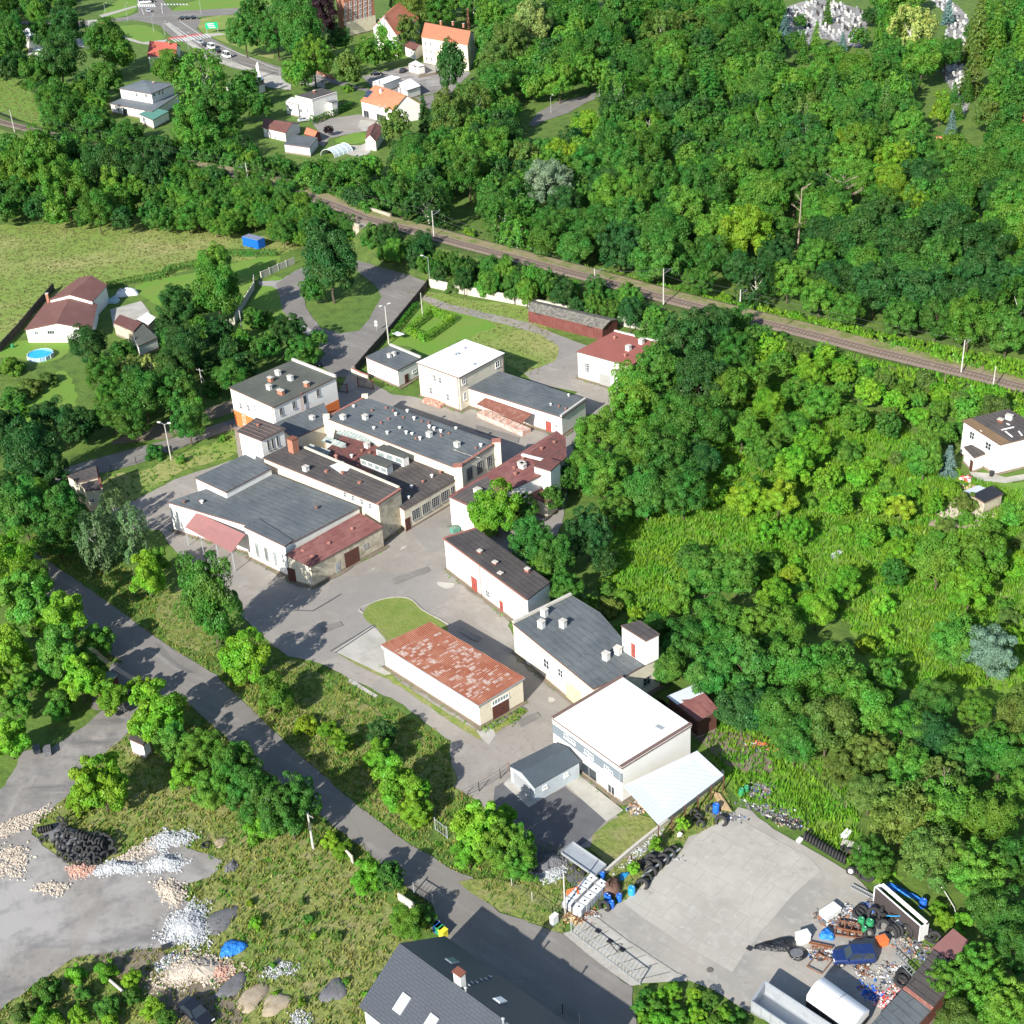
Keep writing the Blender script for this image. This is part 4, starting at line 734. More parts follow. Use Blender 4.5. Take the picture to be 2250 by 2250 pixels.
# --- grey garage
pts = [(14,68,108),(14,240,258),(14,555,78),(14,385,-50)]
hs = 2.5; P = [G(*p, hs) for p in pts]
def gable(name, label, pts, he, hr, wall, roof, ridge=0, over=.35, cat='house', base=0.0, thick=.16, group=None, raw=False):
    """ridge=0: ridge runs parallel to edge 0-1 (between midpoints of edges 3-0 and 1-2); ridge=1: parallel to edge 1-2"""
    P = [(G(*p, he) if not raw else Vector(p)) for p in pts]
    if ridge == 1: P = P[1:]+P[:1]
    p0, p1, p2, p3 = [p.xy for p in P]; m0 = (p3+p0)/2; m1 = (p1+p2)/2
    s = Bd.__new__(Bd); s.poly = [p0, p1, p2, p3]; s.h = [he]*4; s.base = base; s.mats = wall
    s.root = empty(name, (p1.x, p1.y, base), label, cat, group); s.ridge = ((m0.x, m0.y, hr), (m1.x, m1.y, hr))
    b = MB(); b.prism(s.poly, base, he, top=False)
    b.face([(p1.x,p1.y,he),(p2.x,p2.y,he),(m1.x,m1.y,hr)], [(0,he),((p2-p1).length,he),((p2-p1).length/2,hr)]); b.face([(p3.x,p3.y,he),(p0.x,p0.y,he),(m0.x,m0.y,hr)], [(0,he),((p0-p3).length,he),((p0-p3).length/2,hr)]); b.build('wall', wall, s.root)
    d = (p1-p0).normalized(); L_ = (p1-p0).length; W_ = (p3-p0).length/2; sl = (hr-he)/W_
    b = MB(); 
    for (e0, e1, sg) in ((p0, p1, 1), (p3, p2, -1)):
        o = (e0-m0).normalized(); E0 = e0-d*over+o*over; E1 = e1+d*over+o*over; R0 = m0-d*over; R1 = m1+d*over; ze = he-sl*over; sw = math.hypot(W_+over, hr-ze)
        T = [(E0.x,E0.y,ze+thick),(E1.x,E1.y,ze+thick),(R1.x,R1.y,hr+thick),(R0.x,R0.y,hr+thick)]; uv = [(0,0),(L_+2*over,0),(L_+2*over,sw),(0,sw)]
        B_ = [(x,y,z-thick) for x,y,z in T]
        if sg < 0: T, B_, uv = T[::-1], B_[::-1], uv[::-1]
        b.face(T, uv); b.face(B_[::-1], uv[::-1])
        for i in range(4): b.face([B_[i], B_[(i+1)%4], T[(i+1)%4], T[i]])
    s.roof = b.build('roof', roof, s.root)
    s.sl, s.he, s.hr, s.mid = sl, he, hr, (m0, m1); s.th = thick
    return s
def on_slope(s, p, side):
    """point where the sight line meets the slope on the side of edge 0 (side=0) or edge 2 (side=1)"""
    e = s.poly[0] if side == 0 else s.poly[3]; e2 = s.poly[1] if side == 0 else s.poly[2]
    A_, B_, C_ = Vector((e.x, e.y, s.he+s.th)), Vector((e2.x, e2.y, s.he+s.th)), Vector((s.mid[0].x, s.mid[0].y, s.hr+s.th))
    n = (B_-A_).cross(C_-A_).normalized(); n = n if n.z > 0 else -n; d = Vector(ray(*Q(*p))); o = Vector((0,0,CAMH)); t = (A_-o).dot(n)/d.dot(n)
    x = (B_-A_).normalized(); return o+d*t, x, n.cross(x), n
b18 = gable('garage', 'grey flat-pack garage with blue-grey sheet roof beside the white-roofed hall', pts, 2.6, 3.3, mat('panel_grey', (.45,.5,.53), .6, [('noise', 1, (.27,.31,.32), .5, .7, .6)]), 'roof_sheet_blue', ridge=1, over=.12, cat='garage')
b18.poly = [b18.poly[3]]+b18.poly[:3]
b18.win(1, (14,313,255), .7, .5); b18.win(1, (14,462,168), .7, .5); b18.door(0, (14,155,240), 3.6, 2.2, 'metal_grey', name='garage_door')
# --- rust roof shed
b19 = Bd('rust_roof_shed', 'long white shed with a patchy rust-red metal roof standing in the yard', [(9,942,1025),(9,1617,1445),(9,1925,1258),(9,1270,872)], [3.9,3.9,4.3,4.3], 'plaster_white', 'rust_roof', over=.25, fasc='metal_light', uve=1)
for k, (x, y) in enumerate(((1030,1155),(1140,1222),(1240,1285),(1340,1350),(1445,1412),(1570,1490))): b19.win(0, (9,x,y), 1.5, .9, 1, 1, 'frame_white', glass='frame_white')
b19.door(1, (9,1772,1490), 2.8, 2.4, 'door_brown', name='gate'); b19.win(1, (9,1768,1405), 2.9, .8, 6, 1, 'frame_white', glass='glass_roof')
a, c, e_ = b19.poly[1], b19.poly[2], b19.poly[1]; dd = (c-a).normalized(); nn = Vector((dd.y, -dd.x))
MB().prism([a+nn*.02, c+nn*.02, c-nn*.1, a-nn*.1], .01, 3.85, top=False).build('end_wall', 'plaster_cream', b19.root)
# pale zinc sheets patched into the rusty roof
rnd = random.Random(5); b = MB(); p0, p1, p2, p3 = [Vector((p.x, p.y, h_+.155)) for p, h_ in zip(b19.poly, b19.h)]
def onr(u_, v_): return p0.lerp(p1, u_).lerp(p3.lerp(p2, u_), v_)
for i in range(34):
    for j in range(9):
        cl = math.sin(i*.45+1.2)*math.cos(j*.8+.3)+.8*math.sin(i*.23+j*.5)
        if rnd.random() < .5+.25*cl and .02 < (i+rnd.random())/34 < .97 and i > 3:
            u0 = i/34; u1 = u0+1/34*.93; v0 = max(0, (j+rnd.uniform(-.3,.3))/9.2); v1 = min(1, v0+rnd.uniform(.05,.14)); u1 = u0+1/34*rnd.choice((.3,.5,.93,.93)); b.face([onr(u0,v0), onr(u1,v0), onr(u1,v1), onr(u0,v1)])
b.build('zinc_sheet', mat('zinc_patch', (.42,.31,.26), .6, [('noise', 1.5, (.52,.45,.41), .45, .6, .8), ('noise', 2.5, (.36,.16,.1), .48, .6, .9)]), b19.root)
b = MB(); b.face([onr(-.01,-.03)-Vector((0,0,.0)), onr(1.01,-.03), onr(1.01,-.03)-Vector((0,0,.55))-(p3-p0).normalized()*.02, onr(-.01,-.03)-Vector((0,0,.55))]); b.build('eaves_board', 'frame_white', b19.root)
# --- shed with two-tone roof
b20 = Bd('two_tone_shed', 'small shed with half red and half white sheet roof between the hall and the wood', [(10,1190,1392),(10,1397,1555),(10,1530,1480),(10,1380,1310)], [3.1,3.1,3.5,3.5], 'door_brown', 'felt_red', over=.2)
roofpatch(b20, 10, ((1190,1392),(1258,1440),(1445,1352),(1380,1312)), 3.5, 'roof_white_sheet') if False else None
p0, p1, p2, p3 = [Vector((p.x, p.y, h_+.16)) for p, h_ in zip(offset(b20.poly, .2), b20.h)]; b = MB(); b.face([p0, p0.lerp(p1,.36), p3.lerp(p2,.36), p3], [(0,0),(3,0),(3,6),(0,6)]); b.build('white_sheet', 'roof_white_sheet', b20.root)
# --- dark gabled house bottom
HB = [(13,800,1800),(14,1500,3300),(14,1500,3300),(13,1372,1330)]
e0 = G(13,802,1800,5.0); e3 = G(13,1375,1330,5.0)
m_ = (e0.xy+e3.xy)/2; ax_ = Vector((e3.x-e0.x, e3.y-e0.y)); wd = ax_.length; ax_.normalize(); al = Vector((ax_.y, -ax_.x)); Ln = 21.0
pp = [e0, e0+Vector((al.x, al.y, 0))*Ln, e3+Vector((al.x, al.y, 0))*Ln, e3]
b21 = gable('dark_roof_house', 'house with steep anthracite tiled roof and bright roof windows at the bend of the road', [tuple(p) for p in pp], 5.0, 8.75, 'plaster_white', 'roof_anthracite', over=.35, raw=True)
def skyl(s, p, side, w_=.9, h_=1.5, glass='roof_glass_bright'):
    P, x, y, n = on_slope(s, p, side); o = MB().box(P+n*.08, (w_, h_, .16), ax=(x, y, n)).build('roof_window', 'metal_grey', s.root)
    MB().box(P+n*.18, (w_-.16, h_-.16, .05), ax=(x, y, n)).build('pane', glass, o)
mat('roof_glass_bright', (.75,.8,.85), .1, spec=1.0); mat('roof_glass_dark', (.15,.22,.25), .1, spec=1.0)
skyl(b21, (13,1075,1790), 0, 1.2, 2.0); skyl(b21, (13,1425,1490), 1, 1.0, 1.3, 'roof_glass_dark'); skyl(b21, (13,1765,1770), 1, 1.0, 1.3); skyl(b21, (13,1280,1925), 0, 1.2, 1.6)
P, x, y, n = on_slope(b21, (13,1485,1650), 1)
o = MB().box(P+Vector((0,0,.6)), (1.0,.7,2.2), math.atan2(x.y, x.x)).build('chimney', 'vent_white', b21.root); MB().box(P+Vector((0,0,1.75)), (1.2,.9,.12), math.atan2(x.y, x.x)).build('cap', 'brick_dark', o)
for px_, py_ in ((1545,1660),(1600,1640),(1565,1645),(1630,1622),(1665,1618),(1695,1602)):
    P, x, y, n = on_slope(b21, (13,px_,py_), 1); MB().box(P+n*.08, (.35,.2,.12), ax=(x, y, n)).build('roof_step', 'metal_light', b21.root)
for c_, px_, py_ in ((13,1525,1700),(13,1790,1920)):
    P, x, y, n = on_slope(b21, (c_,px_,py_), 1); MB().lathe(P-Vector((0,0,.1)), [(.1,0),(.1,.6),(.2,.65),(0,.8)], 8).build('roof_vent', 'metal_light', b21.root)
# --- house at the right edge
b22 = Bd('right_house', 'white two-storey house with dark sheet roof and brown eave strip by the field', [(7,1508,1208),(7,1762,1372),(7,2100,1290),(7,1822,1132)], [6.6,6.0,6.0,6.6], 'plaster_white', 'felt_dark', over=.25)
p0, p1, p2, p3 = [Vector((p.x, p.y, h_+.16)) for p, h_ in zip(offset(b22.poly, .25), b22.h)]; b = MB(); b.face([p0, p1, p1.lerp(p2,.2), p0.lerp(p3,.2)], [(0,0),(12,0),(12,2),(0,2)]); b.build('eave_strip', mat('brown_sheet', (.2,.13,.07), .7, [('noise', 1, (.28,.18,.1), .5, .7, .7)], coord='uv', stripes=(.6,.6)), b22.root)
b22.chim((7,1825,1200), 1.1, .8, .9, 'vent_white'); b22.chim((7,1765,1218), .9, .7, .6, 'brick_dark')
b = MB()
for A2_, B2_ in (((1775,1270),(1860,1250)),((1800,1280),(1850,1320)),((1895,1280),(1918,1310)),((1810,1225),(1830,1235))): b.bar(G(7,*A2_,6.5), G(7,*B2_,6.5), .25, .12)
b.build('roof_boards', 'frame_white', b22.root)
b22.win(0, (7,1565,1310), 1.2, 1.5); b22.win(0, (7,1680,1385), 1.4, 1.4); b22.win(0, (7,1628,1285), .4, .5, 1, 1); b22.corner_pipe(1, 'metal_grey')
po = Bd('porch', 'white porch with dark roof at the entrance of the house by the field', [(7,1515,1395),(7,1582,1465),(7,1650,1440),(7,1590,1375)], 3.0, 'plaster_white', 'felt_dark', over=.15)
po.door(0, (7,1560,1520), 1.0, 2.0, 'door_brown')
b23 = Bd('black_roof_shed', 'low shed with black felt roof beside a heap of rubble', [(7,1568,1735),(7,1652,1785),(7,1778,1725),(7,1705,1670)], 2.3, 'plaster_old', mat('felt_black', (.02,.022,.028), .6, [('noise', 1, (.04,.042,.05), .5, .7, .7)], coord='uv'), over=.12, cat='shed')
sc = Bd('rusty_white_lean_to', 'pale sheet lean-to propped beside the black-roofed shed', [(7,1500,1710),(7,1560,1730),(7,1665,1690),(7,1610,1670)], 1.9, 'plaster_old', 'roof_white_sheet', over=.1, cat='shed')
# --- long maroon wooden barn
b24 = gable('wooden_barn', 'long maroon timber barn with worn grey shingle roof along the white wall', [(6,195,425),(6,720,555),(6,825,492),(6,245,362)], 2.75, 3.5, 'boards_maroon', 'shingle_old', over=.15, cat='barn')
b24.win(0, (6,268,447), 1.6, .35, 1, 1, 'door_brown'); b24.win(0, (6,632,538), 1.6, .35, 1, 1, 'door_brown')
for x, y in ((295,490),(365,505),(435,522),(505,540),(575,558),(655,578)):
    P, dd, nn = b24.on_wall(0, (6,x,y)); MB().box((P.x+nn.x*.05, P.y+nn.y*.05, 1.35), (.12,.08,2.6), ax=(dd, nn, Vector((0,0,1)))).build('door_post', 'brick_dark', b24.root)
# --- red roof building by barn
b25 = Bd('red_roof_store', 'tall white store with smooth red felt roof at the edge of the wood', [(6,545,718),(6,925,822),(6,1110,650),(6,812,575)], 5.9, 'plaster_white', mat('felt_red_smooth', (.3,.1,.08), .85, [('noise', .3, (.25,.085,.07), .45, .65, .7), ('brick', (8, 1.1, .04), (.2,.07,.06), .85, 1.0, .5)], coord='uv'), over=.15, par=(2,), capm='cap_concrete', parh=.3)
b25.win(0, (6,615,830), 1.2, 2.0, 3, 4); b25.door(0, (6,740,930), 2.6, 2.6, 'frame_grey', name='gate')
for x, y in ((905,708),(997,662)): b25.chim((6,x,y), .9, .9, 1.0, 'vent_white')
b25.vents([(6,805,625),(6,882,752)], 'tile_cap', r=.3)
# --- houses on the left
b26 = gable('brown_roof_bungalow', 'low white bungalow with brown sheet-metal roof beside the round pool', [(4,182,562),(4,640,560),(4,680,385),(4,330,375)], 3.1, 4.6, 'plaster_white', 'roof_brown', ridge=1, over=.3)
P26 = [G(4,182,565,3.0), G(4,520,545,3.0)]
b26.poly = [b26.poly[3]]+b26.poly[:3]
b26.win(0, (4,258,585), .9, .8); b26.win(0, (4,360,580), 1.7, .9, 3, 1); b26.chim((4,345,370), .6, .6, 2.2, 'brick', z=3.2, rz=0)
b26b = gable('brown_roof_house', 'white house with half brown and half dark sheet roof behind the bungalow', [(4,355,350),(4,650,360),(4,750,250),(4,560,200)], 4.2, 5.6, 'plaster_white', 'roof_brown', ridge=1, over=.3)
b26c = Bd('garden_shed', 'shed with maroon roof and bare grey side wall between garden trees', [(4,805,515),(4,945,575),(4,1000,515),(4,850,460)], 2.9, 'plaster_old', 'roof_brown', over=.1, cat='shed')
b26d = Bd('garden_shed', 'flat grey concrete-roofed shed beside the maroon-roofed one', [(4,940,580),(4,980,680),(4,1110,620),(4,1005,520)], 2.6, 'plaster_white', 'felt_olive', over=.1, cat='shed')
b26e = Bd('garden_shed', 'white plastic-roofed shelter behind the maroon-roofed shed', [(4,970,490),(4,1050,530),(4,1100,480),(4,1040,445)], 2.4, 'plaster_old', 'roof_white', over=.1, cat='shed')
b29 = Bd('substation', 'small dark-roofed block of two bays standing in the trees beside the public road', [(4,560,1640),(4,610,1700),(4,725,1690),(4,690,1545)], 4.6, 'plaster_cream', 'felt_dark', over=.1, par=(2,), capm='brick_dark', parh=.3)
b29.win(1, (4,650,1770), .9, .7)
b29b = Bd('substation', 'rear dark-roofed bay of the small block beside the public road', [(4,480,1600),(4,560,1640),(4,690,1605),(4,675,1530)], 5.2, 'plaster_cream', 'felt_dark', over=.1)
# --- bottom right sheds
b30 = Bd('low_shed', 'low shed with rust-red roof at the corner of the scrap yard', [(15,1280,1410),(15,1440,1485),(15,1530,1350),(15,1430,1270)], 2.6, 'door_brown', 'canopy_red', over=.1, cat='shed')
b31 = Bd('low_shed', 'dark felt-roofed shed beside the red-roofed one in the scrap yard', [(15,1085,1690),(15,1270,1830),(15,1500,1560),(15,1290,1420)], 2.8, 'boards_maroon', 'felt_dark', over=.1, par=(0,), parh=.1, capm='tile_cap', cat='shed')
b32 = Bd('low_shed', 'grey felt-roofed shed nearest the covered trailer in the scrap yard', [(15,840,1960),(15,1010,2120),(15,1265,1840),(15,1070,1705)], 2.8, 'boards_maroon', 'felt_grey', over=.1, cat='shed')
# --- far houses
b33 = Bd('white_villa', 'modern white villa with flat grey roof among trees', [(0,782,733),(0,1075,790),(0,1260,670),(0,1000,640)], 3.2, 'plaster_white', 'roof_grey_tile', over=.3, cat='house')
b33.win(0, (0,838,775), .9, 1.6); b33.door(0, (0,885,780), 2.4, 2.4, 'glass_dark')
up = Bd('villa_upper_floor', 'upper storey of the modern villa with shallow grey hipped roof', [(0,848,627),(0,1070,665),(0,1225,597),(0,1010,570)], 6.6, 'plaster_white', 'roof_grey_tile', over=.3, base=3.3, plinth=False, cat='house')
for x, y in ((968,670),(1035,678)): up.win(0, (0,x,y), 1.2, 1.3)
for x, y in ((1090,668),(1125,655),(1150,652)): up.win(1, (0,x,y), 1.0, 1.4, 1)
b = MB(); P = [Vector((p.x, p.y, 6.75)) for p in offset(up.poly, .3)]; t_ = (P[0]+P[2])/2+Vector((0,0,1.0))
for i in range(4): b.face([P[i], P[(i+1)%4], t_])
b.build('hipped_roof', 'roof_grey_tile', up.root); up.chim((0,1090,600), .8, .6, 1.0, 'brick')
vg = Bd('villa_garage', 'white garage with teal-green flat roof in front of the modern villa', [(0,985,808),(0,1080,850),(0,1190,790),(0,1090,765)], 3.0, 'plaster_white', mat('roof_teal', (.1,.25,.2), .7, coord='uv'), over=.2, cat='garage')
b34 = gable('red_roof_house', 'white house with bright red tiled roof beside the main road', [(0,1048,395),(0,1240,400),(0,1270,330),(0,1100,300)], 4.5, 7.5, 'plaster_white', 'roof_redtile', ridge=0, over=.4)
b34.win(1, (0,1270,375), .8, 1.2); b34.win(1, (0,1290,370), .8, 1.2); b34.chim((0,1200,320), .6,.6,1.2,'brick', z=7.0)
b35 = Bd('cube_house', 'white cube-shaped house with dark flat roof beside a long clipped hedge', [(1,318,682),(1,435,710),(1,612,655),(1,500,625)], 6.6, 'plaster_white', 'felt_dark', over=.05, cat='house', par=(0,1), parh=.25, capm=None)
b35.win(0, (1,360,783), 1.6, 1.1); b35.win(0, (1,405,780), .8, 1.6); b35.chim((1,455,655), .9,.7,.7,'brick_dark'); b35.win(1, (1,560,740), 1.4, .5)
b35b = Bd('cube_house_wing', 'low white wing with roof terrace beside the cube-shaped house', [(1,250,720),(1,335,740),(1,345,700),(1,290,690)], 4.3, 'plaster_white', 'roof_white', over=.05, cat='house'); b35b.win(0, (1,288,778), 1.8, .9)
b35c = Bd('cube_house_porch', 'white bay with small grey roof on the hedge side of the cube-shaped house', [(1,525,715),(1,575,728),(1,612,715),(1,565,705)], 4.6, 'plaster_white', 'roof_grey_tile', over=.15, cat='house')
b36 = gable('solar_roof_house', 'white house with orange tiled roof carrying dark solar panels', [(1,785,715),(1,1010,775),(1,1200,735),(1,1000,640)], 5.0, 8.6, 'plaster_white', 'roof_terracotta', ridge=0, over=.3)
for x, y in ((845,655),(835,680),(880,690)):
    P, x_, y_, n = on_slope(b36, (1,x,y), 0); MB().box(P+n*.1, (3.6,1.7,.06), ax=(x_, y_, n)).build('solar_panel', 'solar', b36.root)
b36.win(0, (1,915,755), 1.0, 1.2); b36.win(0, (1,955,775), 1.1, 2.4, 1); b36.win(0, (1,930,835), 5.5, 2.2, 4, 1, 'frame_grey'); b36.win(0, (1,822,810), 3, 2.6, 2, 1, 'frame_grey')
b36.chim((1,925,660), .7,.6,1.3,'vent_white', z=7.4); b36.chim((1,910,600), .7,.6,1.3,'vent_white', z=7.6); b36.chim((1,1057,650), .7,.6,1.3,'vent_white', z=7.8)
b37 = gable('cream_house', 'tall cream house with orange tiled roof near the wood edge', [(1,1213,262),(1,1535,318),(1,1580,230),(1,1270,165)], 9.4, 12.0, 'plaster_cream', 'roof_terracotta', ridge=0, over=.3)
for x in (1240,1275,1380,1420,1480):
    for k in range(3): b37.win(0, (1, x+(k*4), 300+(x-1213)*.17+k*55), .9, 1.5)
b37.win(1, (1,1558,350), 1.0, 1.8); b37.win(1, (1,1530,345), .9, 1.5)
for x, y in ((1350,175),(1435,180),(1510,195)): b37.chim((1,x,y), .7,.6,1.4,'brick', z=11.6)
gh = gable('small_white_house', 'small white house with brown roof and open garage beside the cream house', [(1,1095,330),(1,1165,360),(1,1225,320),(1,1130,300)], 3.4, 4.6, 'plaster_white', 'roof_brown', ridge=0, over=.2)
b38 = gable('white_gabled_house', 'white house with orange roof and tall dark windows in its gable', [(1,870,190),(1,1035,250),(1,1190,130),(1,1000,60)], 8.0, 13.5, 'plaster_white', 'roof_terracotta', ridge=1, over=.3)
b38.poly = [b38.poly[3]]+b38.poly[:3]
for x, y in ((920,150),(950,170),(950,130),(940,190),(985,240)): b38.win(0, (1,x,y), 1.0, 2.0, 1, 2)
for x, y in ((1110,160),(1155,150),(1165,205)): b38.win(1, (1,x,y), 1.0, 1.6)
b39 = Bd('brick_mansion', 'tall timber-framed brick mansion with many white windows rising at the edge of the wood', [(1,600,-60),(1,655,-40),(1,865,-90),(1,790,-130)], 17.0, 'brick', 'roof_redtile', over=.3)
for i in range(6):
    for j in range(4):
        b39.win(1, (1, 675+i*34, 60-i*12+j*38-20), 1.3, 2.2, 2, 3)
a, c = b39.poly[1], b39.poly[2]; dd = (c-a).normalized(); nn = Vector((dd.y, -dd.x)); MB().prism([a+nn*.05, c+nn*.05, c-nn*.1, a-nn*.1], 0, 6, top=False).build('ground_floor_wall', 'plaster_cream', b39.root)
b40 = gable('brown_bungalow', 'low bungalow with brown tiled roof below the cube-shaped house', [(1,90,900),(1,245,935),(1,345,870),(1,120,850)], 3.0, 4.4, 'plaster_white', 'roof_brown', ridge=0, over=.5)
b41 = Bd('grey_carport', 'flat grey carport roof below the brown bungalow', [(1,240,1020),(1,420,1045),(1,475,975),(1,300,955)], 2.8, 'panel_grey', 'felt_grey', over=.1, cat='garage')
b42 = gable('orange_shed', 'small wooden shed with orange tiled roof beside the bungalow', [(1,385,945),(1,455,965),(1,495,940),(1,420,905)], 2.4, 3.3, 'boards_maroon', 'roof_terracotta', ridge=0, over=.2, cat='shed')
b43 = gable('garden_house', 'garden house with dull red hipped roof beside the lawn', [(1,815,985),(1,885,1000),(1,945,910),(1,835,900)], 3.0, 4.6, 'plaster_white', 'roof_brown', ridge=1, over=.2, cat='shed')
b44 = Bd('white_depot', 'white flat-roofed depot seen through trees by the road junction', [(0,130,240),(0,300,290),(0,400,210),(0,220,185)], 5.0, 'plaster_white', 'roof_white', over=.1)
b45 = Bd('white_depot', 'low white canopy below the larger depot roof', [(0,228,365),(0,385,375),(0,390,335),(0,255,335)], 3.5, 'plaster_white', 'roof_white', over=.1)
b46 = Bd('roadside_kiosk', 'long pale kiosk with row of dark shopfront panes beside the main road', [(0,1600,600),(0,1640,660),(0,1870,590),(0,1740,545)], 3.2, 'plaster_white', 'felt_olive', over=.2)
for k in range(6): b46.win(1, (0,1670+k*30,645-k*10), 1.6, 1.8, 1, 1)
b47 = Bd('workshop_kiosk', 'small white-fronted dark kiosk with a white banner by the main road', [(0,1755,560),(0,1800,590),(0,1865,565),(0,1840,535)], 3.6, 'felt_black', 'roof_white', over=.2)
b48 = Bd('market_stand', 'white flat-roofed market stall behind the solar-roof house', [(1,1055,590),(1,1110,640),(1,1200,610),(1,1130,560)], 3.2, 'plaster_white', 'roof_white', over=.3)
b49 = Bd('office_container', 'white portable office beside the gravel forecourt', [(1,1120,455),(1,1190,475),(1,1232,465),(1,1170,430)], 3.0, 'plaster_white', 'roof_white', over=.1); b49.win(0, (1,1165,470), 1.6, 1.0)
b50 = Bd('site_container', 'long white site container behind the solar-roof house', [(1,865,580),(1,940,600),(1,1065,550),(1,1000,535)], 3.0, 'plaster_white', 'roof_white', over=.1)
b51 = Bd('blue_kiosk', 'small blue-walled kiosk under the trees by the side road', [(1,1560,560),(1,1600,580),(1,1700,540),(1,1650,520)], 3.0, mat('wall_blue', (.12,.3,.5), .8), 'felt_dark', over=.2)
b52 = gable('cemetery_house', 'house with pink-orange tiled roof almost hidden in the wood', [(3,1130,1020),(3,1330,1050),(3,1480,1010),(3,1165,950)], 4.0, 6.0, 'plaster_cream', 'roof_terracotta', ridge=0, over=.3)
b53 = gable('edge_house', 'pale house with terracotta roof cut by the right edge of the wood', [(3,1890,930),(3,1940,980),(3,2010,900),(3,1950,800)], 6.0, 9.0, 'plaster_cream', 'roof_terracotta', ridge=0, over=.3)
b54 = gable('orange_roof_house', 'small orange roof showing between the crowns at the top of the wood', [(2,820,60),(2,900,90),(2,980,40),(2,900,5)], 5.0, 7.5, 'plaster_cream', 'roof_terracotta', ridge=0, over=.3)
b55 = Bd('guard_hut', 'derelict white hut frame with brown flat roof beside the gravel track', [(8,918,1685),(8,1010,1725),(8,1050,1680),(8,960,1640)], 2.6, 'plaster_white', 'felt_dark', over=.15, cat='hut')
b56 = Bd('gate_shelter', 'green-grey corrugated shelter roof in the trees beside the road', [(8,640,1275),(8,730,1320),(8,830,1240),(8,755,1215)], 2.8, 'boards_maroon', mat('sheet_green', (.14,.2,.15), .8, [('noise', 1, (.2,.24,.18), .5, .7, .7)], coord='uv'), over=.15, cat='shed')
# ================================================================== TREES AND PLANTS
mat('bark', (.09,.07,.05), .95, [('noise', 3, (.14,.11,.08), .45, .65, .8)], coord='obj'); mat('bark_birch', (.5,.48,.42), .9, [('noise', 4, (.1,.09,.08), .55, .65, .8)], coord='obj'); mat('bark_dead', (.3,.24,.18), .95)
def leaf_mesh(name, C, N_, S, squash=1.0):
    """one leaf-clump quad per row: centres C, normals N_, half sizes S"""
    n = len(C); N_ = N_/np.maximum(1e-6, np.linalg.norm(N_, axis=1))[:, None]
    a = np.cross(N_, rs.normal(size=(n, 3))); a /= np.maximum(1e-6, np.linalg.norm(a, axis=1))[:, None]; b = np.cross(N_, a)
    S = S[:, None]; k = rs.uniform(.6, 1.0, (n, 1))
    v = np.stack([C-a*S-b*S*k*.5, C-a*S*.1-b*S*k, C+a*S+b*S*k*.3, C+a*S*.1+b*S*k], 1).reshape(-1, 3)
    me = bpy.data.meshes.new(name); me.vertices.add(n*4); me.vertices.foreach_set('co', v.astype(np.float32).ravel())
    me.loops.add(n*4); me.loops.foreach_set('vertex_index', np.arange(n*4, dtype=np.int32)); me.polygons.add(n); me.polygons.foreach_set('loop_start', np.arange(0, n*4, 4, dtype=np.int32)); me.polygons.foreach_set('loop_total', np.full(n, 4, np.int32))
    me.update(calc_edges=True); me.materials.append(LEAF); return me
rs = np.random.RandomState(11)
def unit(n):
    v = rs.normal(size=(n, 3)); return v/np.linalg.norm(v, axis=1)[:, None]
def broad(name, lobes=75, per=95, leaf=.05, lr=(.17,.3), irr=.18, low=-.75, flat=1.0):
    per = int(per*2.9); leaf = leaf*.62
    Cs, Ns, Ss = [], [], []
    big = unit(5)*.35; big[:, 2] = np.abs(big[:, 2])*.6
    for i in range(lobes):
        d = unit(1)[0]
        while d[2] < low: d = unit(1)[0]
        r0 = (.8+irr*rs.normal()*.7)*(1+.25*max(0, float((big @ d).max())*2-.4)); r0 = min(r0, 1.05)*(.55 if i % 7 == 0 else 1)
        c = d*r0*(.82); c[2] *= flat; r = rs.uniform(*lr)
        u = unit(per); u[:, 2] = np.where(rs.rand(per) < .35, np.abs(u[:, 2]), u[:, 2]); u = u+.5*d; u /= np.linalg.norm(u, axis=1)[:, None]
        p = c+u*r*rs.uniform(.75, 1.08, (per, 1))*np.array([1,1,.85]); Cs.append(p); Ns.append(u*.9+unit(per)*.65+np.array([0,0,.35])); Ss.append(rs.uniform(.65, 1.3, per)*leaf)
    return leaf_mesh(name, np.concatenate(Cs), np.concatenate(Ns), np.concatenate(Ss))
def birchm(name):
    Cs, Ns, Ss = [], [], []
    for i in range(120):
        z = rs.uniform(-.9, .95); rr = math.sqrt(max(.03, 1-z*z*.85))*rs.uniform(.45, 1.0); a = rs.uniform(0, 6.283); n = 55; L_ = rs.uniform(.25, .55)
        t = rs.rand(n); p = np.stack([rr*np.cos(a)*(1+.15*t)+rs.normal(0, .05, n), rr*np.sin(a)*(1+.15*t)+rs.normal(0, .05, n), z-L_*t*t], 1)
        Cs.append(p); Ns.append(np.stack([np.cos(a)*np.ones(n), np.sin(a)*np.ones(n), np.full(n, .5)], 1)+unit(n)*.8); Ss.append(rs.uniform(.6, 1.2, n)*.042)
    return leaf_mesh(name, np.concatenate(Cs), np.concatenate(Ns), np.concatenate(Ss))
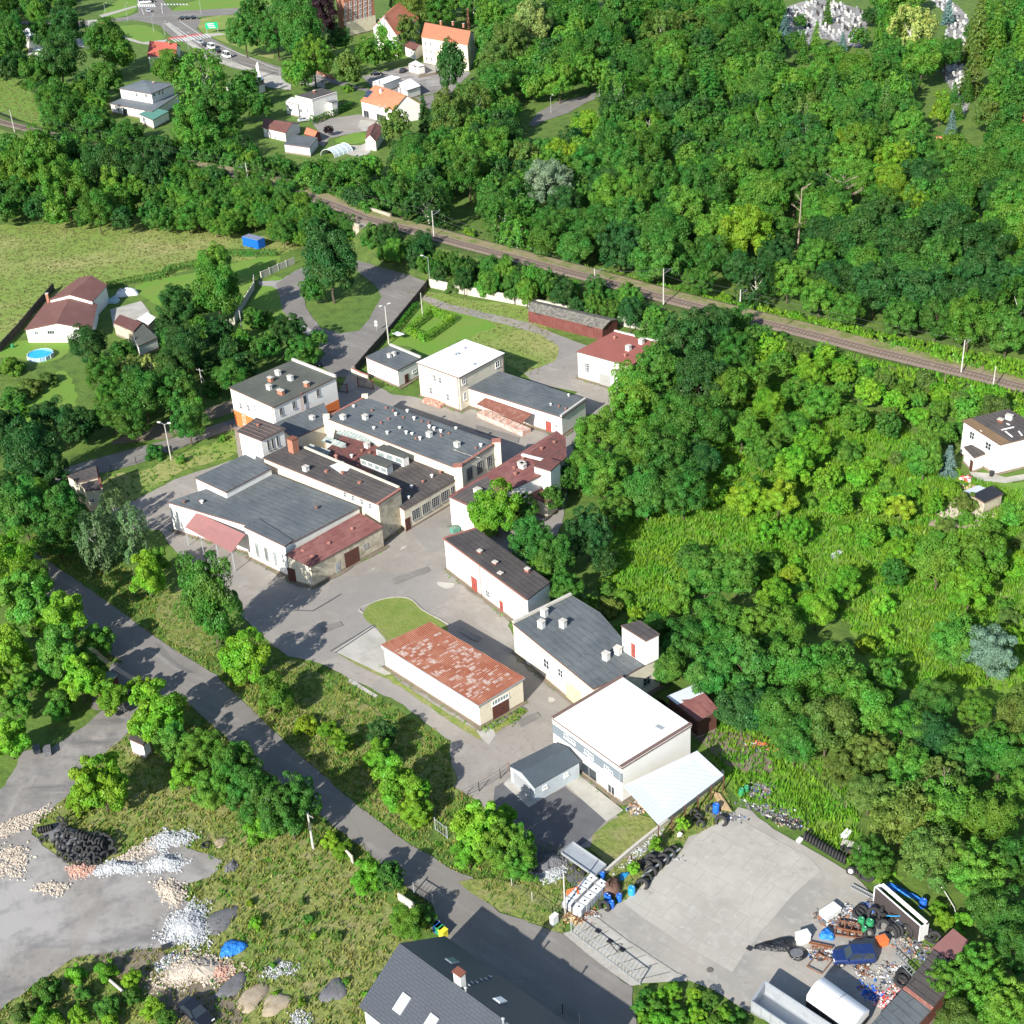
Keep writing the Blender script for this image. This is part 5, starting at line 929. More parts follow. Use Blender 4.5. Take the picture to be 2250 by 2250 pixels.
def spruce(name):
    Cs, Ns, Ss = [], [], []
    for lay in range(17):
        z = -1+2*lay/17; R = (1-(z+1)/2)**.85+.05
        for k in range(int(7+R*12)):
            a = rs.uniform(0, 6.283); n = int(18+R*45); t = rs.rand(n)**.7; L_ = R*rs.uniform(.75, 1.1)
            p = np.stack([np.cos(a)*L_*t+rs.normal(0, .035, n), np.sin(a)*L_*t+rs.normal(0, .035, n), z+.08-.16*t*R+rs.normal(0, .02, n)], 1)
            Cs.append(p); Ns.append(np.array([.3*np.cos(a), .3*np.sin(a), 1])+unit(n)*.6); Ss.append(rs.uniform(.6, 1.2, n)*.045)
    return leaf_mesh(name, np.concatenate(Cs), np.concatenate(Ns), np.concatenate(Ss))
PROTO = {'b': [broad('crown', 120, 66, .046, (.11,.24), .2), broad('crown', 90, 85, .046, (.13,.3), .24), broad('crown', 140, 56, .043, (.1,.2), .26), broad('crown', 105, 70, .048, (.11,.28), .32), broad('crown', 80, 95, .045, (.14,.32), .36)],
         'l': [broad('crown', 46, 95, .066, (.16,.3), .34), broad('crown', 52, 85, .07, (.15,.28), .38)],
         'u': [broad('foliage', 34, 75, .085, (.2,.36), .25, -.15), broad('foliage', 28, 80, .09, (.2,.4), .3, -.1), broad('foliage', 40, 60, .085, (.16,.34), .35, -.1)],
         'i': [birchm('crown'), birchm('crown')], 'c': [spruce('crown')]}
def trunk_mesh(kind, seed):
    """unit trunk: z 0..1 is the height up to the crown's middle, with limbs reaching into the crown"""
    r_ = random.Random(seed); b = MB(); p = Vector((0,0,0)); pts = [p]
    for k in range(1, 6): pts.append(Vector((r_.uniform(-.02,.02)*k, r_.uniform(-.02,.02)*k, k*.25)))
    for k in range(5): b.tube(pts[k], pts[k+1], .042*(1-k*.15), .042*(1-(k+1)*.15), 7, False)
    if kind != 'c':
        for k in range(8):
            a = k*2.4; z = .5+.08*k; q = Vector((math.cos(a), math.sin(a), 0)); L_ = .42-.02*k
            b.tube((0,0,z), q*L_*.5+Vector((0,0,z+.12)), .016, .011, 5, False); b.tube(q*L_*.5+Vector((0,0,z+.12)), q*L_+Vector((0,0,z+.34)), .011, .005, 5, False)
    o = b.build('trunk', 'bark_birch' if kind == 'i' else 'bark'); me = o.data; bpy.data.objects.remove(o); return me
PROTO['k'] = PROTO['n'] = PROTO['b']
TRUNK = {k: [trunk_mesh(k, s_) for s_ in range(3)] for k in 'blickn'}
TONE = {'z': ((.11,.2,.08), 'pale grey-green'), 'd': ((.032,.105,.023), 'dark green'), 'm': ((.053,.165,.024), 'deep green'), 'g': ((.085,.225,.026), 'mid-green'), 'y': ((.15,.285,.02), 'bright yellow-green'), 'o': ((.095,.17,.032), 'olive'), 's': ((.16,.24,.15), 'silvery grey-green'), 'b': ((.13,.22,.2), 'blue-grey'), 'p': ((.03,.016,.024), 'dark purple'), 'l': ((.125,.31,.022), 'fresh green'), 'q': ((.26,.34,.09), 'pale yellow-green')}
KN = {'k': ('locust_tree', 'feathery locust tree', 'tree'), 'n': ('young_tree', 'slender young tree', 'tree'), 'b': ('broadleaf_tree', 'broadleaf tree', 'tree'), 'l': ('young_tree', 'loose-crowned tree', 'tree'), 'i': ('birch_tree', 'drooping birch-like tree', 'tree'), 'c': ('spruce_tree', 'conical spruce', 'tree'), 'u': ('shrub', 'shrub', 'shrub')}
LAND = [(490,455,'the blue container'),(75,665,'the round pool'),(100,580,'the brown-roofed bungalow'),(690,435,'the railway underpass'),(620,640,'the road fork'),(745,680,'the gatehouse'),(870,700,'the white-roofed house'),(1080,600,'the maroon barn'),(1160,670,'the red-roofed store'),
 (1040,860,'the red-felt roofs'),(940,1060,'the side building'),(1110,1190,'the slate-grey workshop'),(1210,1230,'the hoist tower'),(1310,1340,'the two-tone shed'),(1430,1480,'the stacked tyre row'),(1650,1600,'the concrete lot'),(1800,1720,'the upright skip wall'),(1800,1880,'the scrap-yard sheds'),(1450,1900,'the tipper trailers'),
 (1060,1480,'the grey garage'),(1090,1600,'the sheet-metal platform'),(850,1880,'the anthracite-roofed house'),(700,1600,'the shaded road'),(590,1570,'the leaning concrete pole'),(140,1590,'the tyre heap'),(370,1700,'the rubble heaps'),(430,1790,'the blue tarpaulin'),(370,1900,'the dark saloon car'),(270,1405,'the derelict hut'),(210,1280,'the shelter roof'),
 (390,1020,'the red sheet canopy'),(170,920,'the small substation'),(310,820,'the twin-arm lamp'),(530,740,'the orange-based office'),(380,700,'the A-frame pole'),(455,610,'the garden fence'),(640,700,'the entrance gate'),(860,560,'the long white wall'),(815,420,'the railway pole nearest the underpass'),
 (1125,520,'the short railway pole'),(1252,540,'the tall railway pole'),(1395,560,'the half-hidden railway pole'),(1815,670,'the roadside railway pole'),(1875,720,'the lane-side railway pole'),(465,325,'the far railway pole'),(1870,830,'the field-edge house'),(1840,940,'the black-roofed shed'),(1590,1045,'the white field debris'),
 (270,190,'the white villa'),(310,105,'the red-roofed house'),(590,195,'the cube-shaped house'),(740,200,'the solar-roof house'),(520,245,'the brown bungalow'),(845,80,'the cream orange-roofed house'),(740,40,'the gabled white house'),(670,30,'the brick mansion'),(90,80,'the white depot'),(400,100,'the main road'),(210,50,'the road junction'),
 (1550,50,'the larger grave field'),(1805,100,'the grave strip'),(1480,190,'the bare dead branches clearing'),(1590,380,'the dead pale tree'),(1500,430,'the bare white trunk'),(1230,195,'the sunny clearing'),(1590,240,'the upper clearing'),(1770,265,'the hidden pink roof'),(1910,270,'the terracotta edge house'),(1100,200,'the wooded lane'),(870,395,'the shaded wood road'),(1020,350,'the silvery tree'),(1520,900,'the tall bright grass'),(1650,1230,'the big shaded hollow'),(1770,1330,'the reed meadow'),(1340,880,'the dense copse'),(420,540,'the hedge bend'),(60,440,'the flower meadow')]
LANDW = [(G(16, x, y, 2).xy, s_) for x, y, s_ in LAND]
TREES = []; SPEC = []
def addtree(p, R, asp, kind, tone, group, clear=None):
    hz = R*asp; c0 = {'u': 0, 'c': .1*R, 'i': .25*R, 'l': .22*R}.get(kind, .32*R) if clear is None else clear
    zc = c0+hz*(.85 if kind != 'u' else .25); H_ = c0+2*hz
    TREES.append((p.x, p.y, R, H_)); SPEC.append((p.copy(), R, asp, kind, tone, group, zc, H_, hz))
USED = {}
def tree_label(p, R, asp, kind, tone, H_):
    tn = TONE[tone][1]; kn = KN[kind][1]
    size = ('tall' if H_ > 13 else 'medium' if H_ > 8 else 'small') if kind != 'u' else ('large' if R > 2.2 else 'low')
    sh = ('slim' if asp > 1.25 else 'round' if asp < 1.1 else 'full-crowned')
    ds = sorted(((p.xy-q).length, i) for i, (q, s_) in enumerate(LANDW)); cand = []
    A, B_ = ds[0][1], ds[1][1]; cand.append(f'{size} {tn} {kn} between {LANDW[A][1]} and {LANDW[B_][1]}')
    for k in range(3):
        a = ds[k][1]; v = (p.xy-LANDW[a][0]).normalized(); best = max((i for _, i in ds[:9] if i != a), key=lambda i: (LANDW[i][0]-LANDW[a][0]).normalized().dot(v))
        for w_ in (size, sh): cand.append(f'{w_} {tn} {kn} near {LANDW[a][1]}, towards {LANDW[best][1]}')
        if k == 0: cand.append(f'{size} {tn} {kn} closest to {LANDW[a][1]}') if ds[0][0] < R+4 else None
    for c in cand:
        if c and len(c.split()) <= 16 and c not in USED: USED[c] = 1; return c
    return [c for c in cand if c and len(c.split()) <= 16][-1]
def make_tree(sp):
    p, R, asp, kind, tone, group, zc, H_, hz = sp; r_ = random; tc = TONE[tone][0]; nm, kn, cat = KN[kind]
    root = bpy.data.objects.new(nm, None); COL.objects.link(root); root.location = (p.x, p.y, 0); root.rotation_euler = (0, 0, r_.uniform(0, 6.28)); tag(root, tree_label(p, R, asp, kind, tone, H_), cat, group)
    cr = bpy.data.objects.new('crown' if kind != 'u' else 'foliage', r_.choice(PROTO[kind])); COL.objects.link(cr); cr.parent = root; cr.location = (0, 0, zc); cr.scale = (R*r_.uniform(.93,1.07), R*r_.uniform(.93,1.07), hz)
    v = r_.uniform(.82, 1.2); h_ = r_.uniform(-.12, .12); cr.color = (min(1, tc[0]*v*(1+h_)), tc[1]*v, tc[2]*v*(1-h_), 1)
    if kind != 'u':
        tr = bpy.data.objects.new('trunk', r_.choice(TRUNK[kind])); COL.objects.link(tr); tr.parent = root; tr.scale = (max(zc*.8, R), max(zc*.8, R), zc)
def far_wood(specs):
    """the farthest crowns of the wood, too many to count, as one mesh"""
    V, Cc = [], []
    base = []
    for me in PROTO['b']:
        co = np.empty(len(me.vertices)*3, np.float32); me.vertices.foreach_get('co', co); co = co.reshape(-1, 4, 3)[::4]; c = co.mean(1, keepdims=True); base.append(c+(co-c)*1.9)
    for p, R, asp, kind, tone, group, zc, H_, hz in specs:
        q = random.choice(base); a = random.uniform(0, 6.28); ca, sa = math.cos(a), math.sin(a); x = q[..., 0]*ca-q[..., 1]*sa; y = q[..., 0]*sa+q[..., 1]*ca
        v = np.stack([x*R+p.x, y*R+p.y, q[..., 2]*hz+zc], -1); V.append(v.reshape(-1, 3)); f = random.uniform(.82, 1.2); tc = TONE[tone][0]; Cc.append(np.tile(np.array([tc[0]*f, tc[1]*f, tc[2]*f, 1], np.float32), (len(V[-1]), 1)))
    v = np.concatenate(V); c = np.concatenate(Cc); n = len(v)//4; me = bpy.data.meshes.new('distant_wood'); me.vertices.add(n*4); me.vertices.foreach_set('co', v.astype(np.float32).ravel()); me.loops.add(n*4); me.loops.foreach_set('vertex_index', np.arange(n*4, dtype=np.int32)); me.polygons.add(n); me.polygons.foreach_set('loop_start', np.arange(0, n*4, 4, dtype=np.int32)); me.polygons.foreach_set('loop_total', np.full(n, 4, np.int32)); me.update(calc_edges=True)
    at = me.color_attributes.new('tone', 'FLOAT_COLOR', 'POINT'); at.data.foreach_set('color', c.ravel())
    m = LEAF.copy(); m.name = 'leaves_far'; N, L = m.node_tree.nodes, m.node_tree.links; an = N.new('ShaderNodeAttribute'); an.attribute_name = 'tone'; hs = [x for x in N if x.type == 'HUE_SAT'][0]; L.new(an.outputs['Color'], hs.inputs['Color']); me.materials.append(m)
    o = bpy.data.objects.new('distant_wood', me); COL.objects.link(o); tag(o, 'far crowns of the dense wood merging into one mass', kind='stuff')
def T(x, y, r, kind='b', tone='m', asp=1.15, group='separate trees around the factory yard'):
    """(x, y) crown middle and r crown radius, both in the 1932 px frame"""
    u, v = x*2250/1932, y*2250/1932; z = 5.0
    for _ in range(4):
        p = G(16, x, y, z); R = r*2250/1932/scale_at(p); z = ({'u': 0, 'c': .1*R, 'i': .25*R, 'l': .22*R}.get(kind, .32*R))+R*asp*(.85 if kind != 'u' else .25)
    addtree(p, R, asp, kind, tone, group)
NEAR = '''622,498,54,b,d,1.35;600,440,30,b,d,1.2;590,545,26,b,m,1.1;395,1128,60,b,m,1.9;418,1175,30,c,o,1.9;180,1015,42,i,z,1.5;245,1000,36,i,z,1.6;215,960,30,i,z,1.4;278,1085,40,l,l,1.2;300,1060,25,l,g,1.3
115,960,48,b,m,1.2;60,860,58,b,d,1.3;110,1010,45,b,m,1.1;40,960,55,b,m,1.2;20,1060,55,b,l,1.2;95,890,40,b,d,1.2;10,820,50,b,d,1.2;140,812,32,b,d,1.1;100,790,40,b,d,1.1
50,1140,55,l,g,1.3;115,1165,50,l,l,1.1;185,1210,36,l,g,1.1;110,1230,50,l,g,1.2;20,1230,45,l,y,1.2;150,1282,45,l,l,1.2;60,1095,40,b,g,1.2;30,1330,34,l,g,1;15,1395,42,l,l,1.1;108,1332,31,l,g,1;185,1270,30,l,g,1.1
290,1345,58,l,l,1.15;265,1300,30,l,y,1;325,1400,38,l,g,1.1;465,1240,52,l,l,1.15;520,1310,42,l,g,1.05;190,1480,55,l,l,1.2;150,1520,30,u,y,.9
385,1420,45,b,g,1.1;440,1450,55,b,g,1.1;480,1500,55,b,m,1.1;545,1520,66,b,m,1.15;400,1490,40,b,g,1.1;350,1460,36,l,l,1;500,1570,36,u,l,1;1562,22,13,c,m,1.9;1622,70,20,b,m,1;1500,78,20,b,m,1.1;1590,80,12,c,b,1.6;1642,30,18,b,d,1.1;1790,22,16,c,b,1.6;1825,165,16,c,m,1.9;1768,120,16,b,g,1.1;1800,175,12,c,m,1.7;1835,60,18,b,m,1.1
755,1480,52,l,l,1.1;780,1520,35,l,y,1;720,1385,32,b,d,1.1;715,1425,34,l,l,1;645,1400,26,l,y,1;580,1375,26,u,y,.8;620,1380,22,u,y,.8;790,1545,25,u,y,.9
900,1560,52,l,l,1.2;960,1600,55,b,g,1.15;885,1610,34,l,l,1.1;990,1640,30,l,g,1;945,1550,34,l,l,1
690,1655,34,l,l,1;735,1655,30,b,m,1.3;770,1740,38,b,g,1;800,1730,24,l,m,1.1;620,1590,20,u,y,1;650,1610,22,u,y,1
935,960,48,l,l,1.25;915,985,30,l,l,1.1;1000,1020,48,b,m,1.25;1045,1050,42,b,m,1.3;1110,1005,44,b,d,1.4;1070,1110,38,b,m,1.1;1020,1080,34,b,g,1;985,960,34,b,m,1;1140,1060,28,b,d,1.1;1150,1150,26,u,o,1;1185,1190,26,u,g,1;1200,1165,18,u,y,1.2;1110,1140,20,l,g,1;1070,900,30,b,m,1;1040,940,28,b,m,1
165,650,38,b,d,1.1;232,668,28,b,m,1.1;195,705,36,b,m,1.1;340,580,46,b,d,1.1;410,555,50,b,g,1.3;405,500,38,b,g,1.2;350,650,42,b,d,1.2;318,612,30,b,d,1.1;415,625,32,b,d,1.1;330,690,38,b,d,1.1;500,610,20,u,m,1;540,625,42,b,d,.9;570,665,34,b,m,.9;500,655,32,b,m,1;480,600,24,b,m,1;600,640,20,b,m,.9
285,690,24,i,q,1.1;238,695,26,i,q,1;270,745,48,b,m,1.1;210,745,36,b,g,1.1;330,738,44,b,m,1.1;212,782,34,b,m,1.1;160,795,34,b,d,1;435,710,34,b,m,1;460,690,30,b,d,1;400,740,24,u,m,1;390,690,26,u,d,1;275,710,16,b,p,1
295,860,20,u,m,1.1;340,870,12,u,g,1;420,830,10,u,g,1;20,700,26,u,g,1;60,740,26,u,o,.9;20,760,28,u,m,.9;90,720,20,u,o,.9;40,780,20,u,g,.9
920,545,30,u,g,1.2;855,545,22,u,o,1;700,450,24,l,m,1.3;1185,560,24,l,g,1.2
1289,1556,15,l,l,1.2;1238,1593,17,l,l,1.2;1195,1638,14,l,l,1.2'''
for row in NEAR.replace('\n', ';').split(';'):
    x, y, r, k, t, a = row.split(','); x, y, r, a = float(x), float(y), float(r), float(a)
    if r > 2: T(x, y, r, k, t, a)
FAR = '''110,110,50,b,d,1.2;85,60,30,b,m,1;200,80,45,b,m,1.1;225,105,32,b,g,1.1;70,140,36,b,m,1.2;20,60,34,b,m,1.2;125,50,34,b,d,1.2;320,130,36,b,g,1.1;200,150,34,b,m,1.1;385,150,50,i,g,1.2;410,215,48,b,m,1.2;360,240,44,b,g,1.1;130,220,50,b,m,1.1;185,240,40,b,m,1.1;240,265,40,b,m,1.1;100,190,34,b,m,1;80,300,52,b,g,1.3;30,320,40,b,g,1.2;120,350,46,b,g,1.3;150,300,38,b,m,1.2;200,310,46,b,d,1.2;245,320,40,b,d,1.2;300,290,36,b,d,1.1;20,280,30,b,m,1;170,390,24,u,g,1
520,60,40,b,m,1.2;570,60,45,b,m,1.3;590,110,40,b,g,1.2;460,60,36,b,m,1.2;545,20,40,b,m,1.2;605,25,34,b,p,1.4;640,75,26,b,d,1;655,130,30,b,o,1.3;560,140,30,b,g,1.2;480,20,30,b,m,1.1;700,100,30,b,g,1.1;740,95,26,b,g,1.1;730,65,24,b,g,1.1;850,125,32,b,d,1.7;770,60,26,b,o,1.3;780,20,34,b,o,1.2;830,20,34,b,m,1.1;760,10,26,b,m,1;800,215,18,c,d,2;818,225,16,c,d,1.8;745,235,32,b,o,1.2;780,290,36,b,m,1.2;845,215,40,b,o,1.4;900,200,36,i,o,1.3
615,180,10,u,y,1;620,245,10,b,p,1.1;655,170,12,u,g,1;460,170,30,b,m,1.1;490,200,26,b,m,1.1;440,200,30,b,m,1.1;470,150,22,b,g,1
960,80,36,b,o,1.4;1000,50,44,b,q,1.3;930,120,34,b,o,1.3;1035,350,46,b,s,1.2;1060,300,40,b,y,1.1;990,300,30,b,o,1.2;1110,240,34,b,y,1;1130,300,36,b,m,1.1;1055,150,34,b,g,1.2;1080,110,40,b,m,1.1;1140,90,40,b,m,1.2;1160,150,40,c,d,1.2;1280,130,22,i,g,1.7;1295,170,28,c,d,1.4;1180,100,20,i,o,1.6;1340,140,30,b,m,1.1;1325,115,20,b,l,1;1250,60,38,i,o,1.2;1300,50,30,b,o,1.1
1740,115,40,b,g,1.2;1720,60,44,i,q,1.3;1690,60,30,i,g,1.5;1785,100,36,b,m,1;1845,60,34,c,o,2;1835,130,30,c,o,1.8;1880,70,30,c,g,2;1540,70,16,c,g,1.8;1510,40,14,b,m,1;1480,60,22,c,b,1.4;1515,90,18,c,m,1.8;1795,235,16,c,b,1.7;1775,205,22,l,y,1.5;1860,215,26,b,o,1.4;1810,205,14,c,m,1.6;1890,150,34,b,m,1.2;1670,200,24,c,o,2.1;1640,190,36,b,m,1.1;1615,130,34,b,g,1;1565,120,38,b,g,1;1530,150,20,l,y,1;1570,170,34,i,m,1.3;1520,210,30,i,o,1.3;1605,270,40,b,y,1;1690,300,40,b,y,1.1;1675,350,36,b,y,1.2;1730,390,34,b,y,1.1;1560,240,26,u,y,1;1800,290,44,b,g,1;1855,330,50,b,m,1.1;1920,300,40,b,g,1
1500,360,40,b,m,1.3;1440,370,50,b,g,1.2;1380,330,46,b,g,1.2;1330,360,50,b,m,1.2;1410,440,50,b,y,1.2;1350,440,44,b,g,1.2;1290,400,44,b,g,1.2;1240,350,48,b,m,1.2;1250,440,50,b,m,1.1;1180,420,46,b,m,1.2;1150,370,44,b,g,1.1;1120,440,40,b,m,1.2;1070,430,40,b,m,1.1;1560,450,50,b,d,.9;1620,450,60,b,d,.9;1700,460,60,b,d,1;1780,430,60,b,d,1;1850,470,60,b,d,1;1650,540,55,b,d,1;1740,550,55,b,d,1;1830,570,55,b,d,1;1910,540,55,b,d,1;1570,530,45,b,d,1;1910,400,50,b,g,1.1'''
for row in FAR.replace('\n', ';').split(';'):
    x, y, r, k, t, a = row.split(','); T(float(x), float(y), float(r), k, t, float(a), group='separate trees beyond the railway')
COPSE = '''1290,650,50,b,d,1.3;1340,630,50,b,d,1.3;1385,665,40,b,m,1.2;1245,700,50,b,m,1.2;1320,720,55,b,d,1.2;1190,770,50,b,g,1.2;1265,790,50,b,m,1.2;1330,800,55,b,m,1.2;1130,820,45,b,g,1.1;1200,850,50,b,g,1.2;1100,880,36,b,g,1.1;1260,870,50,b,m,1.2;1140,900,48,b,g,1.1;1220,930,50,b,m,1.1;1290,930,48,b,m,1.1;1160,960,36,b,g,1.1;1370,740,44,b,g,1.2;1420,720,36,b,g,1.2;1450,770,40,b,g,1.1;1400,810,36,b,g,1.2;1440,850,44,b,m,1.1;1490,810,44,b,m,1;1470,690,34,b,m,1;1430,640,30,b,m,1.1;1390,610,34,b,m,1.1;1470,650,26,u,m,1;1500,880,44,b,g,1.1;1530,840,44,b,g,1;1320,870,40,b,d,1.1;1190,720,40,b,g,1.2;1230,640,36,b,m,1.1
1300,1050,30,b,m,1;1330,1080,46,b,g,1.1;1390,1080,46,b,g,1.1;1410,940,36,l,y,1;1500,1000,40,b,g,1;1280,1130,34,l,g,1;1460,1130,40,b,g,1.1;1240,1190,34,b,m,1.1;1290,1210,44,b,m,1.2;1350,1180,55,b,g,1.1;1420,1180,55,b,g,1.1;1480,1190,46,b,g,1.1;1410,1260,60,b,m,1.2;1340,1270,50,b,m,1.2;1260,1260,36,b,m,1.1;1500,1260,55,b,g,1.2;1570,1280,60,b,g,1.2;1470,1350,55,b,m,1.1;1400,1340,50,b,d,1.1;1560,1370,60,b,o,1.1;1500,1400,50,b,m,1.1;1630,1340,55,b,g,1.2;1640,1420,50,b,o,1;1590,1100,44,b,g,1.1;1540,1150,46,b,g,1;1770,1060,60,b,m,1.1;1850,1050,65,b,m,1.1;1830,1110,50,b,g,1.1;1700,1050,44,b,g,1;1690,1080,34,b,d,1;1870,1230,55,s,s,1;1800,1210,50,b,g,1.1;1760,1390,46,b,d,1;1820,1440,50,b,m,1;1720,1450,46,b,g,1;1890,1420,55,b,g,1.1;1700,1540,60,b,o,1.1;1780,1530,60,b,g,1.1;1860,1540,60,b,g,1.1;1640,1500,44,b,o,1;1760,1620,60,b,o,1.1;1840,1640,60,b,g,1.1;1910,1620,50,b,m,1.1;1880,1720,55,b,m,1.1;1910,1790,50,b,m,1.1;1850,1830,55,b,g,1.1;1790,1850,44,b,g,1;1880,1890,60,b,g,1.1;1930,1900,44,b,m,1;1810,1930,44,b,o,1;1930,1500,44,b,g,1;1590,1450,44,b,o,1;1700,1370,46,b,g,1;1840,1340,36,b,g,1;1920,1340,40,b,m,1
1745,860,46,b,m,1.2;1780,820,30,b,o,1;1730,790,26,u,g,1;1690,760,30,b,g,1;1640,740,34,b,g,1;1590,700,34,b,g,1;1530,700,40,b,g,1;1550,760,44,b,o,1;1610,790,36,b,o,1;1500,740,34,b,m,1;1600,860,34,u,m,1;1620,900,30,b,g,1;1560,900,34,b,g,1;1580,950,36,b,g,1;1650,950,30,b,g,1;1640,1010,34,b,g,1;1470,940,44,l,y,1;1440,1000,34,b,g,1;1700,960,34,l,y,1;1760,950,26,b,g,1;1910,970,30,b,m,1;1870,1000,26,b,m,1;1790,870,24,c,b,1.6;1400,720,30,b,g,1'''
for row in COPSE.replace('\n', ';').split(';'):
    x, y, r, k, t, a = row.split(',')
    if float(x) > 1420 and 680 < float(y) < 1180: t = {'m': 'g', 'd': 'm', 'g': 'l', 'o': 'g'}.get(t, t); r = float(r)*.88
    T(float(x), float(y), float(r), 'b' if k == 's' else k, t, float(a), group='trees of the overgrown field east of the factory')
# ---- fill the woods
KEEPF = [(205,140,335,245),(276,74,360,135),(440,150,545,200) if 0 else (425,120,545,165),(533,162,645,225),(560,160,660,215) if 0 else (600,230,720,300),(676,150,800,240),(793,38,896,112),(695,0,785,82),(640,0,705,62),(150,0,445,100),(330,55,545,155),(1480,8,1645,90),(1755,0,1850,60),(1765,55,1850,160),(1765,160,1840,235),(495,225,605,285),(680,120,800,160),(1760,185,1850,225),(50,60,130,110),(460,440,505,472),(855,385,900,410),(1000,208,1050,240),(1075,178,1130,195),(1500,405,1510,475),(780,110,840,200)]
RAILP = [(p.x, p.y) for p in full]
def rail_dist(x, y):
    best = 1e9
    for (x0, y0), (x1, y1) in zip(RAILP, RAILP[1:]):
        dx, dy = x1-x0, y1-y0; t = max(0, min(1, ((x-x0)*dx+(y-y0)*dy)/(dx*dx+dy*dy))); best = min(best, math.hypot(x-x0-dx*t, y-y0-dy*t))
    return best
BFOOT = [[(o.matrix_world @ v.co).xy for v in o.data.vertices] for o in []]
ROADS = sum([SHEETS[k] for k in ('road', 'main_road', 'side_road', 'yard', 'concrete_lot', 'gravel_yard', 'track', 'driveway', 'lane', 'cemetery_path') if k in SHEETS], [])
def covers(x, y, R, H_, rects):
    u, v = proj((x, y, H_*.55)); s_ = scale_at((x, y, H_*.5)); u, v, r_ = u*1932/2250, v*1932/2250, R*s_*1932/2250; rv = (H_*.43+R*.3)*s_*1932/2250*.95
    for a, b_, c, d_ in rects:
        if u+r_*.8 > a and u-r_*.8 < c and v+rv > b_ and v-rv < d_: return True
    return False
def fill(polyF, rr, tones, kinds='b', n=400, gap=.78, asp=(1.0,1.35), group='trees of the dense wood beyond the railway', zz=7, rails=7.5, keep=KEEPF, seed=1, cap=999, roads=True):
    P = [G(16, x, y, zz).xy for x, y in polyF]; xs = [p.x for p in P]; ys = [p.y for p in P]; r_ = random.Random(seed); k = 0
    for _ in range(n):
        x, y = r_.uniform(min(xs), max(xs)), r_.uniform(min(ys), max(ys)); R = r_.uniform(*rr)
        if not inpoly(x, y, P) or rail_dist(x, y) < rails+R*.3: continue
        if any((x-a)**2+(y-b_)**2 < (gap*(R+c))**2 for a, b_, c, d_ in TREES): continue
        a_ = r_.uniform(*asp); H_ = R*.3+2*R*a_
        if covers(x, y, R, H_, keep) or (roads and any(inpoly(x, y, q) for q in ROADS)): continue
        addtree(Vector((x, y, 0)), R, a_, r_.choice(kinds), r_.choice(tones), group); k += 1
        if k >= cap: break
    print('fill', group, k)
fill([(740,240),(830,180),(920,180),(1090,200),(1480,190),(1932,230),(1932,700),(1700,650),(1560,610),(1400,565),(1150,500),(1000,470),(830,430),(740,400)], (3.8,6.3), 'ddmmmmgg', 'bbbbbbbbbi', 12000, .76, seed=3)
fill([(760,-10),(1932,-10),(1932,260),(1090,200),(920,180),(900,110),(790,60)], (4.2,7), 'dmmmmgg', 'bbbbbbbci', 9000, .8, seed=4)
fill([(-20,-30),(140,-30),(140,130),(210,150),(200,270),(300,300),(280,330),(-20,330)], (3.5,6), 'dmmmg', 'b', 2500, .85, seed=5, keep=KEEPF+[(-20,165,62,250)], group='trees among the houses beyond the railway')
fill([(280,255),(420,230),(500,285),(600,292),(700,285),(735,390),(690,402),(560,362),(440,332),(330,305)], (2.8,5), 'mmgd', 'bbi', 2500, .72, seed=6, rails=3.4, keep=[(600,235,715,278),(495,225,605,275),(205,140,335,245),(425,120,545,165)], group='trees among the houses beyond the railway')
fill([(-20,260),(90,230),(330,290),(335,400),(250,398),(150,395),(-20,385)], (2.6,5), 'mmdg', 'bbl', 2000, .75, seed=26, rails=4.5, keep=[(-20,165,62,250)], group='trees along the far end of the railway')
fill([(320,322),(450,338),(560,368),(660,408),(655,440),(600,455),(545,452),(450,435),(330,425),(300,385)], (2.3,3.8), 'gmmg', 'k', 5000, .56, asp=(1.0,1.4), seed=7, rails=1.2, group='locust thicket on the railway slope', zz=3, keep=[(462,440,500,470),(680,420,712,450)])
fill([(-20,380),(100,370),(200,380),(330,400),(340,420),(200,400),(60,420),(-20,430)], (1.6,3), 'glm', 'u', 900, .8, seed=8, group='shrubs along the flower meadow', zz=.8)
fill([(690,430),(830,450),(1000,490),(1160,540),(1250,570),(1240,600),(1190,600),(1000,555),(900,535),(810,520),(760,500),(700,480)], (2.0,3.2), 'mmgd', 'n', 2500, .7, asp=(1.1,1.7), seed=9, rails=5.0, group='young trees between the railway and the white wall', zz=4)
fill([(700,395),(830,420),(1000,460),(1200,510),(1400,560),(1560,600),(1800,660),(1932,690),(1932,710),(1800,680),(1560,625),(1400,585),(1200,535),(1000,485),(830,445)], (1.2,2.4), 'glly', 'u', 1500, .85, seed=10, rails=5.5, group='shrubs on the sunny railway verge', zz=2)
fill([(1400,620),(1560,650),(1750,720),(1932,790),(1932,840),(1820,830),(1700,820),(1500,720),(1390,680)], (1.8,3.4), 'gglmo', 'bu', 1500, .8, seed=11, rails=6, group='bushes between the railway and the field', zz=3)
fill([(1390,1150),(1500,1190),(1640,1250),(1932,1350),(1932,1932),(1830,1932),(1830,1800),(1850,1750),(1775,1650),(1690,1635),(1625,1590),(1605,1520),(1575,1425),(1497,1395),(1385,1345)], (2.8,4.6), 'ggmmo', 'b', 3000, .74, seed=12, zz=5, rails=0, group='trees of the overgrown field east of the factory', roads=True)
